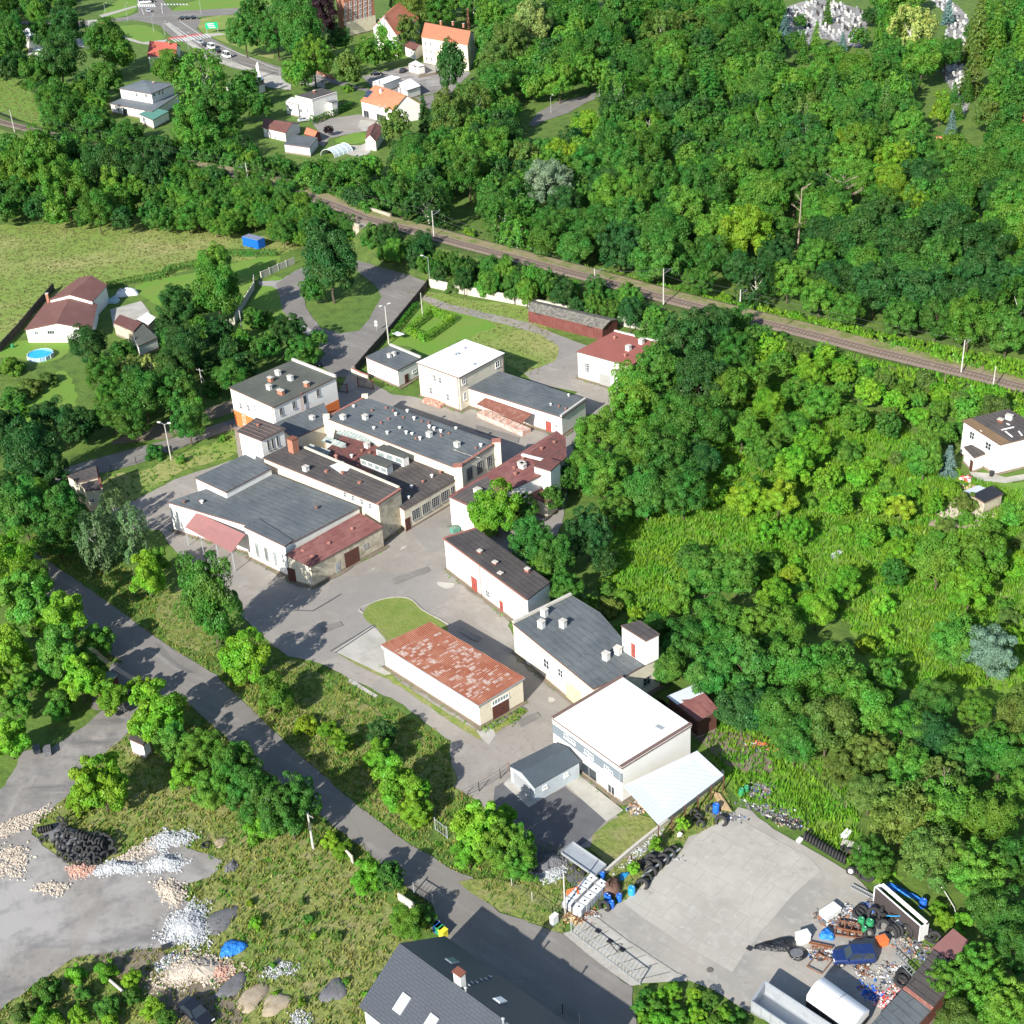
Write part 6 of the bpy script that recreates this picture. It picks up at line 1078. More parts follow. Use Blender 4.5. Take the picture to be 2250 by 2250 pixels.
fill([(1150,1120),(1300,960),(1420,700),(1560,760),(1800,920),(1932,1000),(1932,1330),(1600,1230),(1400,1150),(1220,1180)], (1.2,3.0), 'glglyol', 'u', 2600, 1.08, seed=13, keep=[(1165,985,1300,1120),(1310,955,1400,1020),(1490,780,1600,850),(1640,1230,1720,1330),(1560,1020,1640,1090),(1690,1120,1760,1190)], rails=0, group='shrubs scattered in the tall grass', zz=1)
fill([(1120,1090),(1150,1075),(1215,1150),(1250,1220),(1215,1190),(1165,1150)], (1.0,2.2), 'omgl', 'u', 400, .85, seed=31, rails=0, zz=1, group='shrubs behind the slate-grey workshop', roads=False, keep=[(1165,1160,1250,1260)])
fill([(60,560),(300,530),(470,600),(450,650),(600,700),(560,720),(420,720),(380,790),(200,850),(60,900),(-20,860),(-20,780),(160,740),(140,660)], (2.2,4), 'dmmg', 'b', 900, .85, seed=14, rails=0, keep=[(0,515,300,662),(145,845,440,900)], group='trees around the bungalow garden')
fill([(-20,900),(90,900),(190,950),(290,1000),(330,1060),(240,1130),(150,1100),(60,1060),(-20,1100)], (2.6,4), 'dmmg', 'b', 700, .85, seed=15, rails=0, keep=[(135,940,295,1120),(140,850,440,935)], group='trees shading the upper end of the road')
fill([(-20,1110),(60,1110),(200,1240),(230,1290),(190,1330),(100,1400),(-20,1480)], (2,3.4), 'ygl', 'l', 700, .85, seed=16, rails=0, keep=[(95,1368,250,1440),(-20,1440,120,1540)], group='bright maples beside the gravel track')
fill([(450,1270),(520,1290),(640,1350),(760,1440),(800,1560),(700,1490),(560,1400),(430,1330)], (1.0,2.2), 'lygo', 'u', 260, 1.25, seed=17, rails=0, group='shrubs between the road and the yard', zz=.8)
fill([(20,1900),(200,1800),(270,1850),(330,1932),(20,1932)], (1.0,2.4), 'glmo', 'u', 300, .9, seed=18, rails=0, group='shrubs at the edge of the gravel yard', zz=.8)
fill([(220,1560),(420,1520),(700,1680),(790,1790),(690,1900),(520,1900),(470,1700),(380,1640)], (.4,.9), 'yolg', 'u', 160, 2.0, seed=19, rails=0, group='weedy bushes on the rubble field', zz=.8)
fill([(1200,1872),(1300,1858),(1345,1880),(1430,1930),(1480,1975),(1200,1975)], (.8,1.6), 'glm', 'u', 700, .7, seed=20, rails=0, group='shrubs beside the concrete lot', roads=False, zz=.5, keep=[(1415,1850,1480,1932)])
fill([(1712,1655),(1771,1672),(1800,1737),(1835,1742),(1800,1762),(1762,1735),(1715,1690)], (.7,1.2), 'yl', 'u', 500, .75, seed=21, rails=0, group='vine-like shrubs behind the truck body', roads=False, zz=.3)
bl_ = sorted([sp for sp in SPEC if sp[3] == 'b'], key=lambda sp: -sp[1]*scale_at(sp[0])); keep_ = set(id(x) for x in bl_[:300])
far_wood(bl_[300:])
for sp in SPEC:
    if sp[3] != 'b' or id(sp) in keep_: make_tree(sp)
print('trees', len(TREES), 'merged', len(bl_)-300)
# ---- dead trees
def dead(x, y, h, label, c='bark_dead', n=16, spread=.6, seed=2):
    p = G(16, x, y); r_ = random.Random(seed); root = empty('dead_tree', p, label, 'tree'); b = MB(); b.tube(p, p+Vector((.3,.2,h)), .24, .09, 7); b.build('trunk', c, root, smooth=False); b = MB()
    for k in range(n):
        z = h*r_.uniform(.35, 1); a = r_.uniform(0, 6.28); L_ = h*spread*r_.uniform(.3, .7); q0 = p+Vector((.3*z/h,.2*z/h,z)); q1 = q0+Vector((math.cos(a)*L_*.6, math.sin(a)*L_*.6, L_*.35)); b.tube(q0, q1, .09, .05, 5)
        for s_ in (-.5, .1, .6): b.tube(q1, q1+Vector((math.cos(a+s_)*L_*.5, math.sin(a+s_)*L_*.5, L_*.3)), .05, .025, 4)
    b.build('branch', c, root)
dead(1505,470,15,'bare pale trunk with few side limbs rising at the wood edge','bark_dead', 6, .25)
dead(1585,410,9,'bleached dead tree with spreading bare branches in the middle of the wood','bark_dead', 20, .9, 5)
dead(1475,1900,7,'x','bark_dead') if False else None
dead(2060*1932/2250,1820*1932/2250,5.5,'grey half-dead tree with bare twigs showing among the green crowns','bark_dead', 12, .8, 8)
# ---- hedges
def hedge(name, pts, wd, h, tone, label, leaf=.13, den=26):
    b_c, b_n = [], []; P = [p.xy for p in pts]
    for p, q in zip(P, P[1:]):
        d = (q-p); L_ = d.length; d.normalize(); n_ = Vector((-d.y, d.x)); m_ = int(L_*(2*h+wd)*den)
        for _ in range(m_):
            t = random.uniform(0, L_); s_ = random.uniform(0, 2*h+wd)
            if s_ < h: o, z, N_ = wd/2, s_, (n_.x, n_.y, .3)
            elif s_ < 2*h: o, z, N_ = -wd/2, s_-h, (-n_.x, -n_.y, .3)
            else: o, z, N_ = s_-2*h-wd/2, h, (0,0,1)
            c = p+d*t+n_*(o+random.uniform(-.08,.08)); b_c.append((c.x, c.y, z+random.uniform(-.1,.08))); b_n.append(N_)
    C = np.array(b_c); me = leaf_mesh(name, C, np.array(b_n)+unit(len(C))*.6, rs.uniform(.7,1.3,len(C))*leaf); o = bpy.data.objects.new(name, me); COL.objects.link(o); o.color = (*TONE[tone][0], 1); tag(o, label, 'hedge'); return o
hedge('hedge', [G(5,1240,500),G(5,1120,590),G(5,1245,650),G(5,1440,510),G(5,1270,450),G(5,1240,500)], 1.0, 1.8, 'l', 'clipped dark green hedge enclosing a small square garden beside the gatehouse')
hedge('hedge', [G(1,430,860),G(1,460,880),G(1,730,760)], 1.3, 2.2, 'm', 'long clipped hedge between the cube-shaped house and the driveway', .2, 12)
hedge('hedge', [G(4,760,270),G(4,860,250),G(4,1170,190),G(4,1200,150),G(4,1380,120),G(4,1480,80),G(4,1560,40),G(4,1960,40)], 1.3, 1.6, 'm', 'dark hedge along the flower meadow behind the garden lawn', .15, 20)
hedge('hedge', [G(5,990,640),G(5,1080,520),G(5,1180,400)], 1.0, 1.2, 'g', 'flowering hedge beside the fence of the small garden')
hedge('hedge', [G(9,1640,1640),G(9,1932,1490),G(10,60,1600)], .9, .5, 'l', 'low weeds along the kerb at the end of the rust-roofed shed', .12, 18)
# ---- tall grass and weeds
def tufts(name, polys, n, h, tone, label, wd=.25, seed=3, z=.0, blades=4, avoid=(), dirn=None):
    r_ = np.random.RandomState(seed); V = []
    for P in polys:
        P = [Vector((p[0], p[1])) for p in P]; A_ = abs(sum(P[i-1].cross(P[i]) for i in range(len(P))))/2; m_ = int(n*A_)
        xs = [p.x for p in P]; ys = [p.y for p in P]; bb = (max(xs)-min(xs))*(max(ys)-min(ys)); k = int(m_*bb/max(A_,1)); X = r_.uniform(min(xs), max(xs), k); Y = r_.uniform(min(ys), max(ys), k); ok = inpoly_np(X, Y, P)
        for q in avoid: ok &= ~inpoly_np(X, Y, q)
        V.append(np.stack([X[ok], Y[ok]], 1))
    V = np.concatenate(V); V = np.repeat(V, blades, 0)+r_.normal(0, .18, (len(V)*blades, 2)); k = len(V); a = r_.uniform(0, 6.283, k); hh = h*r_.uniform(.5, 1.25, k); lean = r_.normal(0, .28, (k, 2))*hh[:, None]; w_ = wd*r_.uniform(.6, 1.3, k)
    p0 = np.stack([V[:,0]-np.cos(a)*w_/2, V[:,1]-np.sin(a)*w_/2, np.full(k, z)], 1); p1 = np.stack([V[:,0]+np.cos(a)*w_/2, V[:,1]+np.sin(a)*w_/2, np.full(k, z)], 1); p2 = np.stack([V[:,0]+lean[:,0], V[:,1]+lean[:,1], z+hh], 1)
    v = np.stack([p0, p1, p2], 1).reshape(-1, 3); me = bpy.data.meshes.new(name); me.vertices.add(k*3); me.vertices.foreach_set('co', v.astype(np.float32).ravel()); me.loops.add(k*3); me.loops.foreach_set('vertex_index', np.arange(k*3, dtype=np.int32)); me.polygons.add(k); me.polygons.foreach_set('loop_start', np.arange(0, k*3, 3, dtype=np.int32)); me.polygons.foreach_set('loop_total', np.full(k, 3, np.int32)); me.update(calc_edges=True); me.materials.append(LEAF)
    o = bpy.data.objects.new(name, me); COL.objects.link(o); o.color = (*TONE[tone][0], 1); tag(o, kind='stuff', label=label); return o
TONE['w'] = ((.2,.21,.08), 'straw'); TONE['v'] = ((.13,.3,.025), 'vivid'); TONE['x'] = ((.25,.27,.07), 'dry')
AV = ROADS+SHEETS.get('sand_pile', [])
tufts('tall_grass', SHEETS['bright_field']+SHEETS['dry_verge'], 3.2, .75, 'v', 'bright green tall grass covering the field', .28, 3)
tufts('dry_weeds', SHEETS['dry_field']+[[p.xy for p in VERGE]], 2.6, .4, 'x', 'dry olive weeds over the rubble field and verges', .2, 4, avoid=AV)
tufts('green_weeds', SHEETS['dry_field']+[[p.xy for p in VERGE]]+SHEETS['grass_patch']+SHEETS['weedy_verge'], .75, .5, 'g', 'green weeds among the dry grass', .25, 5, avoid=AV)
tufts('meadow_grass', SHEETS['meadow']+SHEETS['weedy_grass'], 1.0, .35, 'w', 'pale seeding grass of the meadow', .3, 6)
tufts('verge_grass', [strip([(p.x, p.y) for p in full[3:]], 20)], 2.0, .8, 'v', 'bright weeds along the railway verge', .5, 7, avoid=[strip([(p.x, p.y) for p in full], 6.2)], z=1.6)

WF = [bd.poly for bd in (b7, b11, b13, b14, b19, b16, b10, b11w, b4, b3, b2, b12, b25)]
tufts('wall_weeds', [offset(q, .8) for q in WF], 1.6, .38, 'l', 'weeds growing along the foot of the walls', .22, 9, avoid=[offset(q, .05) for q in WF])
for q in WF: sheet('wall_dirt', offset(q, .55), 'dirt', Z[9], .25)
# ================================================================== OBJECTS
mat('rubber', (.028,.028,.03), .8, [('noise', 6, (.06,.058,.055), .5, .7, .6)], coord='obj'); mat('rim', (.5,.5,.48), .5, metal=.3)
mat('pole_concrete', (.46,.44,.4), .9, [('noise', 2, (.32,.3,.27), .5, .7, .7)]); mat('pole_wood', (.2,.16,.12), .9); mat('galvanised', (.45,.47,.48), .5, metal=.5)
mat('tank_white', (.72,.73,.72), .5); mat('blue_plastic', (.02,.13,.55), .4); mat('blue_light', (.03,.3,.6), .4); mat('green_plastic', (.03,.25,.1), .5); mat('yellow_plastic', (.75,.65,.04), .5)
mat('tarp_blue', (.02,.17,.6), .55, [('noise', 2, (.08,.35,.8), .5, .65, .7)], bump=.8, bscale=3); mat('tarp_black', (.015,.016,.018), .35, [('noise', 2, (.05,.05,.055), .5, .65, .7)], bump=.8, bscale=3, spec=.6); mat('tarp_brown', (.12,.07,.05), .6, bump=.5); mat('tarp_white', (.82,.82,.82), .55, [('noise', .5, (.75,.75,.74), .5, .7, .6)])
mat('wood_pale', (.5,.36,.2), .85, [('noise', 3, (.38,.26,.15), .5, .7, .7)]); mat('wood_grey', (.22,.18,.14), .9); mat('orange_paint', (.6,.16,.05), .7); mat('rust', (.2,.085,.045), .9, [('noise', 2, (.3,.14,.08), .5, .7, .7)])
mat('stone_white', (.42,.435,.45), .9, [('noise', 2, (.25,.25,.25), .5, .65, .8), ('noise', 5, (.33,.345,.36), .5, .7, .6)]); mat('stone_warm', (.44,.385,.32), .9, [('noise', 4, (.42,.32,.25), .5, .7, .7)]); mat('stone_pink', (.45,.26,.2), .9, [('noise', 4, (.55,.42,.35), .5, .65, .8)]); mat('stone_dark', (.13,.13,.14), .9, [('noise', 3, (.2,.2,.21), .5, .7, .7)])
mat('pool_water', (.01,.38,.68), .08, [('noise', 1.2, (.03,.5,.78), .45, .6, .8)], spec=.8); mat('pool_wall', (.35,.5,.65), .6)
mat('wire', (.1,.1,.1), .6); mat('fence_dark', (.06,.05,.045), .9); mat('scrap_mix', (.16,.16,.17), .7, [('cells', 2.7, (.55,.55,.54), .62, .64, 1), ('cells', 2.2, (.03,.03,.035), .6, .62, 1), ('cells', 3.1, (.03,.12,.35), .9, .92, 1), ('cells', 1.9, (.3,.13,.07), .86, .88, 1), ('cells', 3.7, (.3,.27,.22), .8, .82, 1)])
def up_solve(b, x_, y_top_px):
    lo, hi = 0, 60
    for _ in range(40):
        m_ = (lo+hi)/2
        if proj((b.x, b.y, b.z+m_))[1] > y_top_px: lo = m_
        else: hi = m_
    return m_
def pole(c, x, y, yt, zb=0.0, name='utility_pole', label='', r=.16, m='pole_concrete', head=None, az=0.0, cat='pole', group=None, h=None):
    p = G(c, x, y, zb); h = h or up_solve(p, 0, Q(c, x, yt)[1]); root = empty(name, p, label, cat, group)
    b = MB(); b.tube(p, p+Vector((0,0,h)), r, r*.6, 8); b.build('shaft', m, root)
    t = p+Vector((0,0,h)); d = Vector((math.cos(az), math.sin(az), 0)); s_ = Vector((-d.y, d.x, 0))
    if head == 'lamp':
        MB().bar(t-Vector((0,0,.1)), t+d*1.3+Vector((0,0,.25)), .07).build('arm', 'galvanised', root); MB().box(t+d*1.6+Vector((0,0,.27)), (.75,.28,.14), az).build('lamp_head', 'vent_white', root)
    elif head == 'twin':
        for q in (d, -d):
            MB().bar(t-Vector((0,0,.1)), t+q*.8+Vector((0,0,.3)), .07).build('arm', 'galvanised', root); MB().box(t+q*1.05+Vector((0,0,.32)), (.65,.3,.18), az).build('lamp_head', 'vent_white', root)
    elif head == 'cross':
        MB().bar(t-s_*.9-Vector((0,0,.4)), t+s_*.9-Vector((0,0,.4)), .1).build('crossarm', 'galvanised', root)
        for k in (-.8, 0, .8): MB().lathe(t+s_*k-Vector((0,0,.34)), [(.05,0),(.07,.1),(.05,.2),(0,.22)], 6).build('insulator', 'brick_dark', root)
    elif head == 'mast':
        MB().bar(t-Vector((0,0,1.2)), t+d*2.6-Vector((0,0,.7)), .08).build('bracket', 'galvanised', root); MB().bar(t-Vector((0,0,.1)), t+d*2.5-Vector((0,0,.72)), .05).build('stay', 'galvanised', root)
    return root, t
raz = math.atan2(dv.y, dv.x)-math.pi/2
masts = []
for c, x, y, yt, zb, lab in ((0,105,938,775,4.8,'concrete railway pole standing by the shaded bend at the far left'),(0,1757,1288,1150,4.8,'concrete railway pole rising from locust bushes above the flower meadow'),(1,1300,1680,1490,4.4,'concrete railway pole just beyond the arched underpass'),(6,668,285,130,3.6,'short concrete railway pole rising behind the maroon barn bushes'),(6,1152,382,130,3.4,'tallest concrete railway pole with bracket beside the ballast'),(6,1695,362,278,3.0,'railway pole half hidden in weeds at the wood edge'),(7,1487,866,632,1.6,'white concrete railway pole casting a long shadow across the track')):
    r_, t_ = pole(c, x, y, yt, zb, 'railway_pole', lab, .17, head='mast', az=raz+(math.pi if c != 0 else 0), group='poles along the railway'); masts.append(t_)
pole(7,1703,1042,822,0,'railway_pole','leaning-looking white concrete pole between the lane and the railway',.17,group='poles along the railway')
b = MB()
def sag(b, p, q, s=.6, n=8, r=.02):
    pr_ = [p.lerp(q, k/n)-Vector((0,0,4*s*(k/n)*(1-k/n))) for k in range(n+1)]
    for a_, c_ in zip(pr_, pr_[1:]): b.tube(a_, c_, r, n=4, cap=False)
for p, q in zip(masts, masts[1:]):
    for dz in (-.1, -1.3): sag(b, p+Vector((0,0,dz)), q+Vector((0,0,dz)), .5)
tag(b.build('overhead_wire', 'wire'), 'thin overhead wires strung between the railway poles', 'wire')
pole(5,980,662,395,0,'street_lamp','concrete lamp post with two white heads beside the gatehouse fence',.17,head='twin',az=.6,cat='street lamp')
pole(5,1272,238,50,0,'street_lamp','slim grey street lamp at the end of the long white wall',.09,'galvanised','lamp',2.6,cat='street lamp')
pole(5,1220,472,300,0,'utility_pole','plain pale pole beside the square garden hedge',.13)
pole(4,1725,636,425,0,'utility_pole','pale concrete pole on the lawn beside the panel fence',.15)
pole(4,1212,1482,1230,0,'street_lamp','tall lamp post with two heads on the verge left of the halls',.14,head='twin',az=-.3,cat='street lamp')
rt, t_ = pole(4,1440,1005,835,0,'utility_pole','A-shaped concrete pole at the dark tree row',.13,head='cross',az=1.0); q = G(4,1468,972); MB().tube(q, t_-Vector((0,0,1)), .12, .09, 8).build('leg', 'pole_concrete', rt)
pole(13,447,692,435,0,'utility_pole','stout concrete pole at the corner of the weedy field by the road',.19,head='cross',az=.9)
pole(14,458,1160,880,0,'utility_pole','slim leaning pole beside the grey gravel heap',.13)
pole(7,1362,1010,870,0,'utility_pole','thin wooden pole in the bushes left of the lane',.1,'pole_wood')
for c, x, y, yt, lab in ((2,357,800,685,'street lamp beside the wooded lane curve'),(2,701,690,600,'street lamp where the wooded lane meets the white cemetery wall'),(1,1656,632,515,'street lamp in front of the blue kiosk'),(0,905,147,30,'street lamp on the grass left of the junction'),(0,1090,232,115,'street lamp on the oval lawn beside the main road'),(0,1425,106,0,'tall street lamp at the top of the junction'),(0,1645,476,400,'street lamp beside the queue of vehicles'),(0,1170,262,160,'street lamp at the red cycle crossing'),(0,752,122,28,'street lamp near the paved bay'),(0,1335,350,240,'street lamp on the traffic island'),(0,735,322,260,'short lamp on the forecourt lawn'),(1,215,565,490,'street lamp at the end of the main road'),(0,432,130,40,'lamp pole among the trees above the white depot')):
    pole(c, x, y, yt, 0, 'street_lamp', lab, .1, 'galvanised', 'lamp', 1.0, 'street lamp', 'street lamps along the far roads')
rt, _ = pole(1,1545,205,60,0,'factory_chimney','tall slender brick chimney behind the cream orange-roofed house',.75,'brick',cat='chimney')
# wires over the public road
b = MB(); 
for dz in (0, .3): sag(b, G(13,410,435,0).lerp(G(13,410,435,0),0)+Vector((0,0,0)), G(13,410,435,0)+Vector((0,0,.1)), 0, 1) if False else None
for k in range(3): sag(b, G(8,620+k*18,1040,7.0), G(8,930+k*22,1262,6.0), .5)
tag(b.build('service_cable', 'wire'), 'four thin cables crossing from the maples to the shelter', 'cable')
# ------------------------------------------------------------------ walls and fences
def wall(name, label, pts, h, t, m, cat='wall', cap=None, posts=None, base=0):
    P = [p.xy for p in pts]; root = empty(name, (P[0].x, P[0].y, base), label, cat)
    b = MB(); acc = 0
    for p, q in zip(P, P[1:]):
        d = (q-p).normalized(); n_ = Vector((-d.y, d.x))*t/2; L_ = (q-p).length; poly = [p-n_, q-n_, q+n_, p+n_]; b.prism(poly, base, base+h, uvdir=d)
    b.build('panel', m, root)
    if cap:
        b = MB()
        for p, q in zip(P, P[1:]):
            d = (q-p).normalized(); n_ = Vector((-d.y, d.x))*(t/2+.06); b.prism([p-n_, q-n_, q+n_, p+n_], base+h, base+h+.1)
        b.build('coping', cap, root)
    if posts:
        for p, q in zip(P, P[1:]):
            L_ = (q-p).length; m_ = max(1, int(L_/posts))
            for k in range(m_): c_ = p.lerp(q, k/m_); MB().box((c_.x, c_.y, base+h/2+.06), (t+.12, t+.12, h+.12), math.atan2((q-p).y, (q-p).x)).build('post', m, root)
    return root
def fence(name, label, pts, h, m='wire', post='pole_concrete', gap=2.6, rails=3, r=.04):
    P = [p.xy for p in pts]; root = empty(name, (P[0].x, P[0].y, 0), label, 'fence'); b = MB()
    for p, q in zip(P, P[1:]):
        for k in range(rails): z = h*(k+1)/rails-.05; b.bar((p.x, p.y, z), (q.x, q.y, z), .03)
        L_ = (q-p).length; m_ = max(1, int(L_/gap))
        for k in range(m_+1): c_ = p.lerp(q, k/m_); MB().bar((c_.x, c_.y, 0), (c_.x, c_.y, h), r*2).build('post', post, root)
    b.build('rail', m, root); return root
wall('concrete_wall', 'long white concrete wall between the complex and the railway bushes', [G(5,1272,262),G(5,1580,325),G(5,1932,392),G(6,200,398),G(6,560,468),G(6,920,548),G(6,1170,598),G(6,1240,612)], 2.0, .25, 'concrete_wall', cap='cap_concrete')
wall('board_fence', 'dark board fence along the road beside the hedged garden', [G(5,1258,255),G(5,1185,350),G(5,1000,575),G(5,845,750),G(5,745,868)], 1.7, .12, 'fence_dark', 'fence', posts=3)
wall('entrance_wall', 'low pale wall with brown pillars beside the entrance gate', [G(5,722,880),G(5,790,915),G(5,835,930)], 1.5, .3, 'plaster_cream', cap='tile_cap')
def gate(name, label, p, q, h, m, solid=True):
    root = empty(name, p, label, 'gate'); b = MB()
    for a_, c_ in ((p, q),):
        for z in (.15, h): b.bar(a_+Vector((0,0,z)), c_+Vector((0,0,z)), .08)
        for k in range(int((q-p).length/ (.25 if solid else .5))+1): t = a_.lerp(c_, min(1, k*(.25 if solid else .5)/(q-p).length)); b.bar(t+Vector((0,0,.15)), t+Vector((0,0,h)), .13 if solid else .03, .04)
    b.build('leaf', m, root)
    for t in (p, q): MB().bar(t, t+Vector((0,0,h+.25)), .22 if solid else .12).build('post', 'brick_dark' if solid else 'galvanised', root)
gate('entrance_gate', 'open brown metal gate leaf beside the gatehouse', G(5,765,965), G(5,872,985), 2.0, 'door_brown')
gate('entrance_gate', 'dark gate leaf standing open against the white office', G(5,625,1000), G(5,690,1010), 1.9, 'iron_dark')
gate('lot_gate', 'long pale sliding gate lying open along the concrete gateway', G(14,500,1285), G(14,985,1655), 1.5, 'galvanised', False)
gate('track_gate', 'blue-grey mesh gate between the trees and the gravel track', G(8,790,1440), G(8,885,1500), 1.9, 'galvanised', False)
gate('side_gate', 'dark mesh gate at the drive beside the vine-covered hedge', G(13,1310,555), G(13,1395,620), 1.7, 'galvanised', False)
gate('field_gate', 'dark double gate where the weedy field meets the road', G(13,1160,1010), G(13,1295,1095), 1.5, 'iron_dark', False)
wall('panel_fence', 'grey concrete panel fence bending round the garden trees', [G(4,1520,548),G(4,1662,530),G(4,1700,440),G(4,1800,275),G(4,1800,215)], 1.7, .14, 'concrete_wall', 'fence', posts=2.5)
wall('panel_fence', 'pale panel fence between the lawn and the dirt loop', [G(5,80,200),G(5,200,145),G(5,315,95)], 1.7, .14, 'concrete_wall', 'fence', posts=2.5)
wall('board_fence', 'dark weathered fence behind the bungalow with the pool', [G(4,0,720),G(4,130,580),G(4,280,400),G(4,385,280)], 1.8, .14, 'fence_dark', 'fence', posts=2.5)
fence('wire_fence', 'dark wire fence with thin posts along the public road', [G(4,690,1590),G(4,790,1572),G(4,965,1512),G(4,1190,1432),G(4,1400,1360),G(4,1640,1285)], 1.5, post='pole_wood')
wall('low_wall', 'low pale kerb wall between the workshop yard and the scrap lot', [G(14,690,880),G(14,750,870),G(14,930,715),G(14,1130,555),G(14,1260,450)], .7, .22, 'concrete_wall', cap='cap_concrete')
wall('lot_wall', 'pale wall and pipe under the edge of the sheet-metal canopy', [G(14,1260,450),G(14,1420,330),G(14,1575,195)], 1.4, .22, 'concrete_wall')
wall('concrete_fence', 'short pale concrete fence piece beside the road bushes', [G(13,680,750),G(13,730,800)], 1.3, .14, 'concrete_wall', 'fence')
wall('concrete_fence', 'short pale concrete fence piece beside the dark double gate', [G(13,1050,1060),G(13,1165,1135)], 1.3, .14, 'concrete_wall', 'fence')
fence('wire_fence', 'wire fence on a kerb around the grass verge below the round tree', [G(14,80,965),G(14,370,1165),G(14,500,1240)], 1.5)
fence('wire_fence', 'short wire fence between the yard and the grey garage', [G(13,1500,345),G(13,1620,290),G(13,1770,200),G(14,60,150)], 1.6, post='rust')
fence('wire_fence', 'sagging wire fence along the tall grass beside the lot', [G(15,240,20),G(15,520,260),G(15,670,420)], 1.4, post='pole_wood')
fence('wire_fence', 'dark mesh fence corner at the foot of the anthracite-roofed house', [G(14,350,1932),G(14,440,1862),G(14,560,1932)], 1.5)
for pts, lab in (([G(0,690,165),G(0,745,165)],'small red and white barrier beside the paved bay'),): wall('road_barrier', lab, pts, 1.0, .2, 'paint_red', 'barrier')
wall('road_kerb_wall', 'red-topped garden wall beside the cube-shaped house drive', [G(1,470,520),G(1,600,565)], 1.0, .2, 'brick', cap='tile_cap')
wall('terrace_wall', 'dry stone terrace wall between the container and the lane', [G(1,1190,555),G(1,1340,525)], 1.0, .3, 'wood_grey')
# ------------------------------------------------------------------ cars
mat('car_tyre', (.02,.02,.02), .8)
def car(name, label, p, az, L_=4.5, W_=1.8, H_=1.5, m='car_dark', kind='saloon', cat='car', group=None):
    root = empty(name, (0,0,0), label, cat, group)
    prof = {'saloon': [(-.5,.35,.62),(-.49,.3,.78),(-.36,.28,.92),(-.3,.28,.93),(.14,.28,.9),(.2,.28,.88),(.42,.28,.75),(.49,.3,.62),(.5,.38,.55)], 'suv': [(-.5,.4,.9),(-.49,.35,1.05),(-.4,.35,1.08),(-.1,.35,1.06),(.12,.35,1.04),(.2,.35,1.02),(.44,.35,.95),(.49,.38,.82),(.5,.45,.7)], 'van': [(-.5,.4,1.0),(-.49,.3,1.15),(-.3,.3,1.15),(0,.3,1.15),(.2,.3,1.12),(.3,.3,1.1),(.44,.3,.95),(.49,.3,.8),(.5,.4,.6)]}[kind]
    b = MB(); rows = []
    for x, z0, z1 in prof:
        w_ = W_/2*(1-.25*max(0, abs(x)-.38)/.12*.5); X = x*L_; rows.append([Vector((X,-w_*.92,z0)), Vector((X,-w_,z0+.15)), Vector((X,-w_,z1-.12)), Vector((X,-w_*.86,z1)), Vector((X,w_*.86,z1)), Vector((X,w_,z1-.12)), Vector((X,w_,z0+.15)), Vector((X,w_*.92,z0))])
    for r0, r1 in zip(rows, rows[1:]):
        for k in range(8): b.face([r0[k], r1[k], r1[(k+1)%8], r0[(k+1)%8]][::-1])
    b.face(rows[0]); b.face(rows[-1][::-1]); b.build('body', m, root, smooth=False)
    cab = {'saloon': (-.36,-.24,.04,.22,.9), 'suv': (-.49,-.45,.06,.2,1.05), 'van': (-.49,-.47,.22,.36,1.1)}[kind]
    z0, z1 = cab[4], H_; w0, w1 = W_*.44, W_*.36; x0, x1, x2, x3 = [v*L_ for v in cab[:4]]
    lo = [Vector((x0,-w0,z0)), Vector((x3,-w0,z0)), Vector((x3,w0,z0)), Vector((x0,w0,z0))]; hi = [Vector((x1,-w1,z1)), Vector((x2,-w1,z1)), Vector((x2,w1,z1)), Vector((x1,w1,z1))]
    b = MB()
    for k in range(4): b.face([lo[k], lo[(k+1)%4], hi[(k+1)%4], hi[k]])
    b.build('window', 'glass_dark', root)
    b = MB(); b.box(((x1+x2)/2, 0, z1+.015), (x2-x1+.06, 2*w1+.04, .05))
    for k in range(4): b.bar(lo[k], hi[k], .09)
    for sx in (-1, 1): b.bar(((x0+x3)/2-.1, sx*w0, z0), ((x1+x2)/2-.1, sx*w1, z1), .1)
    b.build('roof', m, root)
    for sx in (-.31, .31):
        for sy in (-1, 1):
            wh = MB().tube((sx*L_, sy*(W_/2-.2), .33), (sx*L_, sy*(W_/2+.01), .33), .33, n=14).build('wheel', 'car_tyre', root); MB().tube((sx*L_, sy*(W_/2), .33), (sx*L_, sy*(W_/2+.03), .33), .19, n=10).build('rim', 'rim', wh)
    for sy in (-1, 1): MB().box((.488*L_, sy*W_*.33, prof[-2][2]-.02), (.1,.36,.14)).build('headlight', 'tank_white', root); MB().box((-.49*L_, sy*W_*.34, prof[1][2]-.12), (.06,.3,.14)).build('tail_light', 'door_red', root)
    for sy in (-1, 1): MB().box((.17*L_, sy*(W_/2+.08), z0+.05), (.16,.2,.14)).build('mirror', m, root)
    root.location = (p.x, p.y, .08); root.rotation_euler = (0, 0, az); return root
mat('car_dark', (.012,.014,.022), .22, spec=.7); mat('car_blue', (.012,.03,.12), .3, [('noise', 2, (.03,.05,.13), .5, .7, .6)], coord='obj', spec=.6); mat('car_silver', (.5,.52,.55), .3, metal=.3); mat('car_white', (.8,.8,.8), .3); mat('car_black', (.01,.01,.012), .25)
def azp(a, b): d = b-a; return math.atan2(d.y, d.x)
car('saloon_car', 'glossy dark saloon parked in the shade beside the grey mound', G(12,1385,1850,.6), azp(G(12,1300,1760), G(12,1500,1940)), 4.7, 1.85, 1.45, 'car_dark')
sv = car('off_road_car', 'dark blue off-road car with spare wheel among scrap in the lot', G(15,725,1455,.7), azp(G(15,870,1440), G(15,580,1450)), 4.5, 1.8, 1.75, 'car_blue', 'suv')
MB().tube((-2.3,0,.95), (-2.52,0,.95), .34, n=14).build('spare_wheel', 'car_tyre', sv)
b = MB()
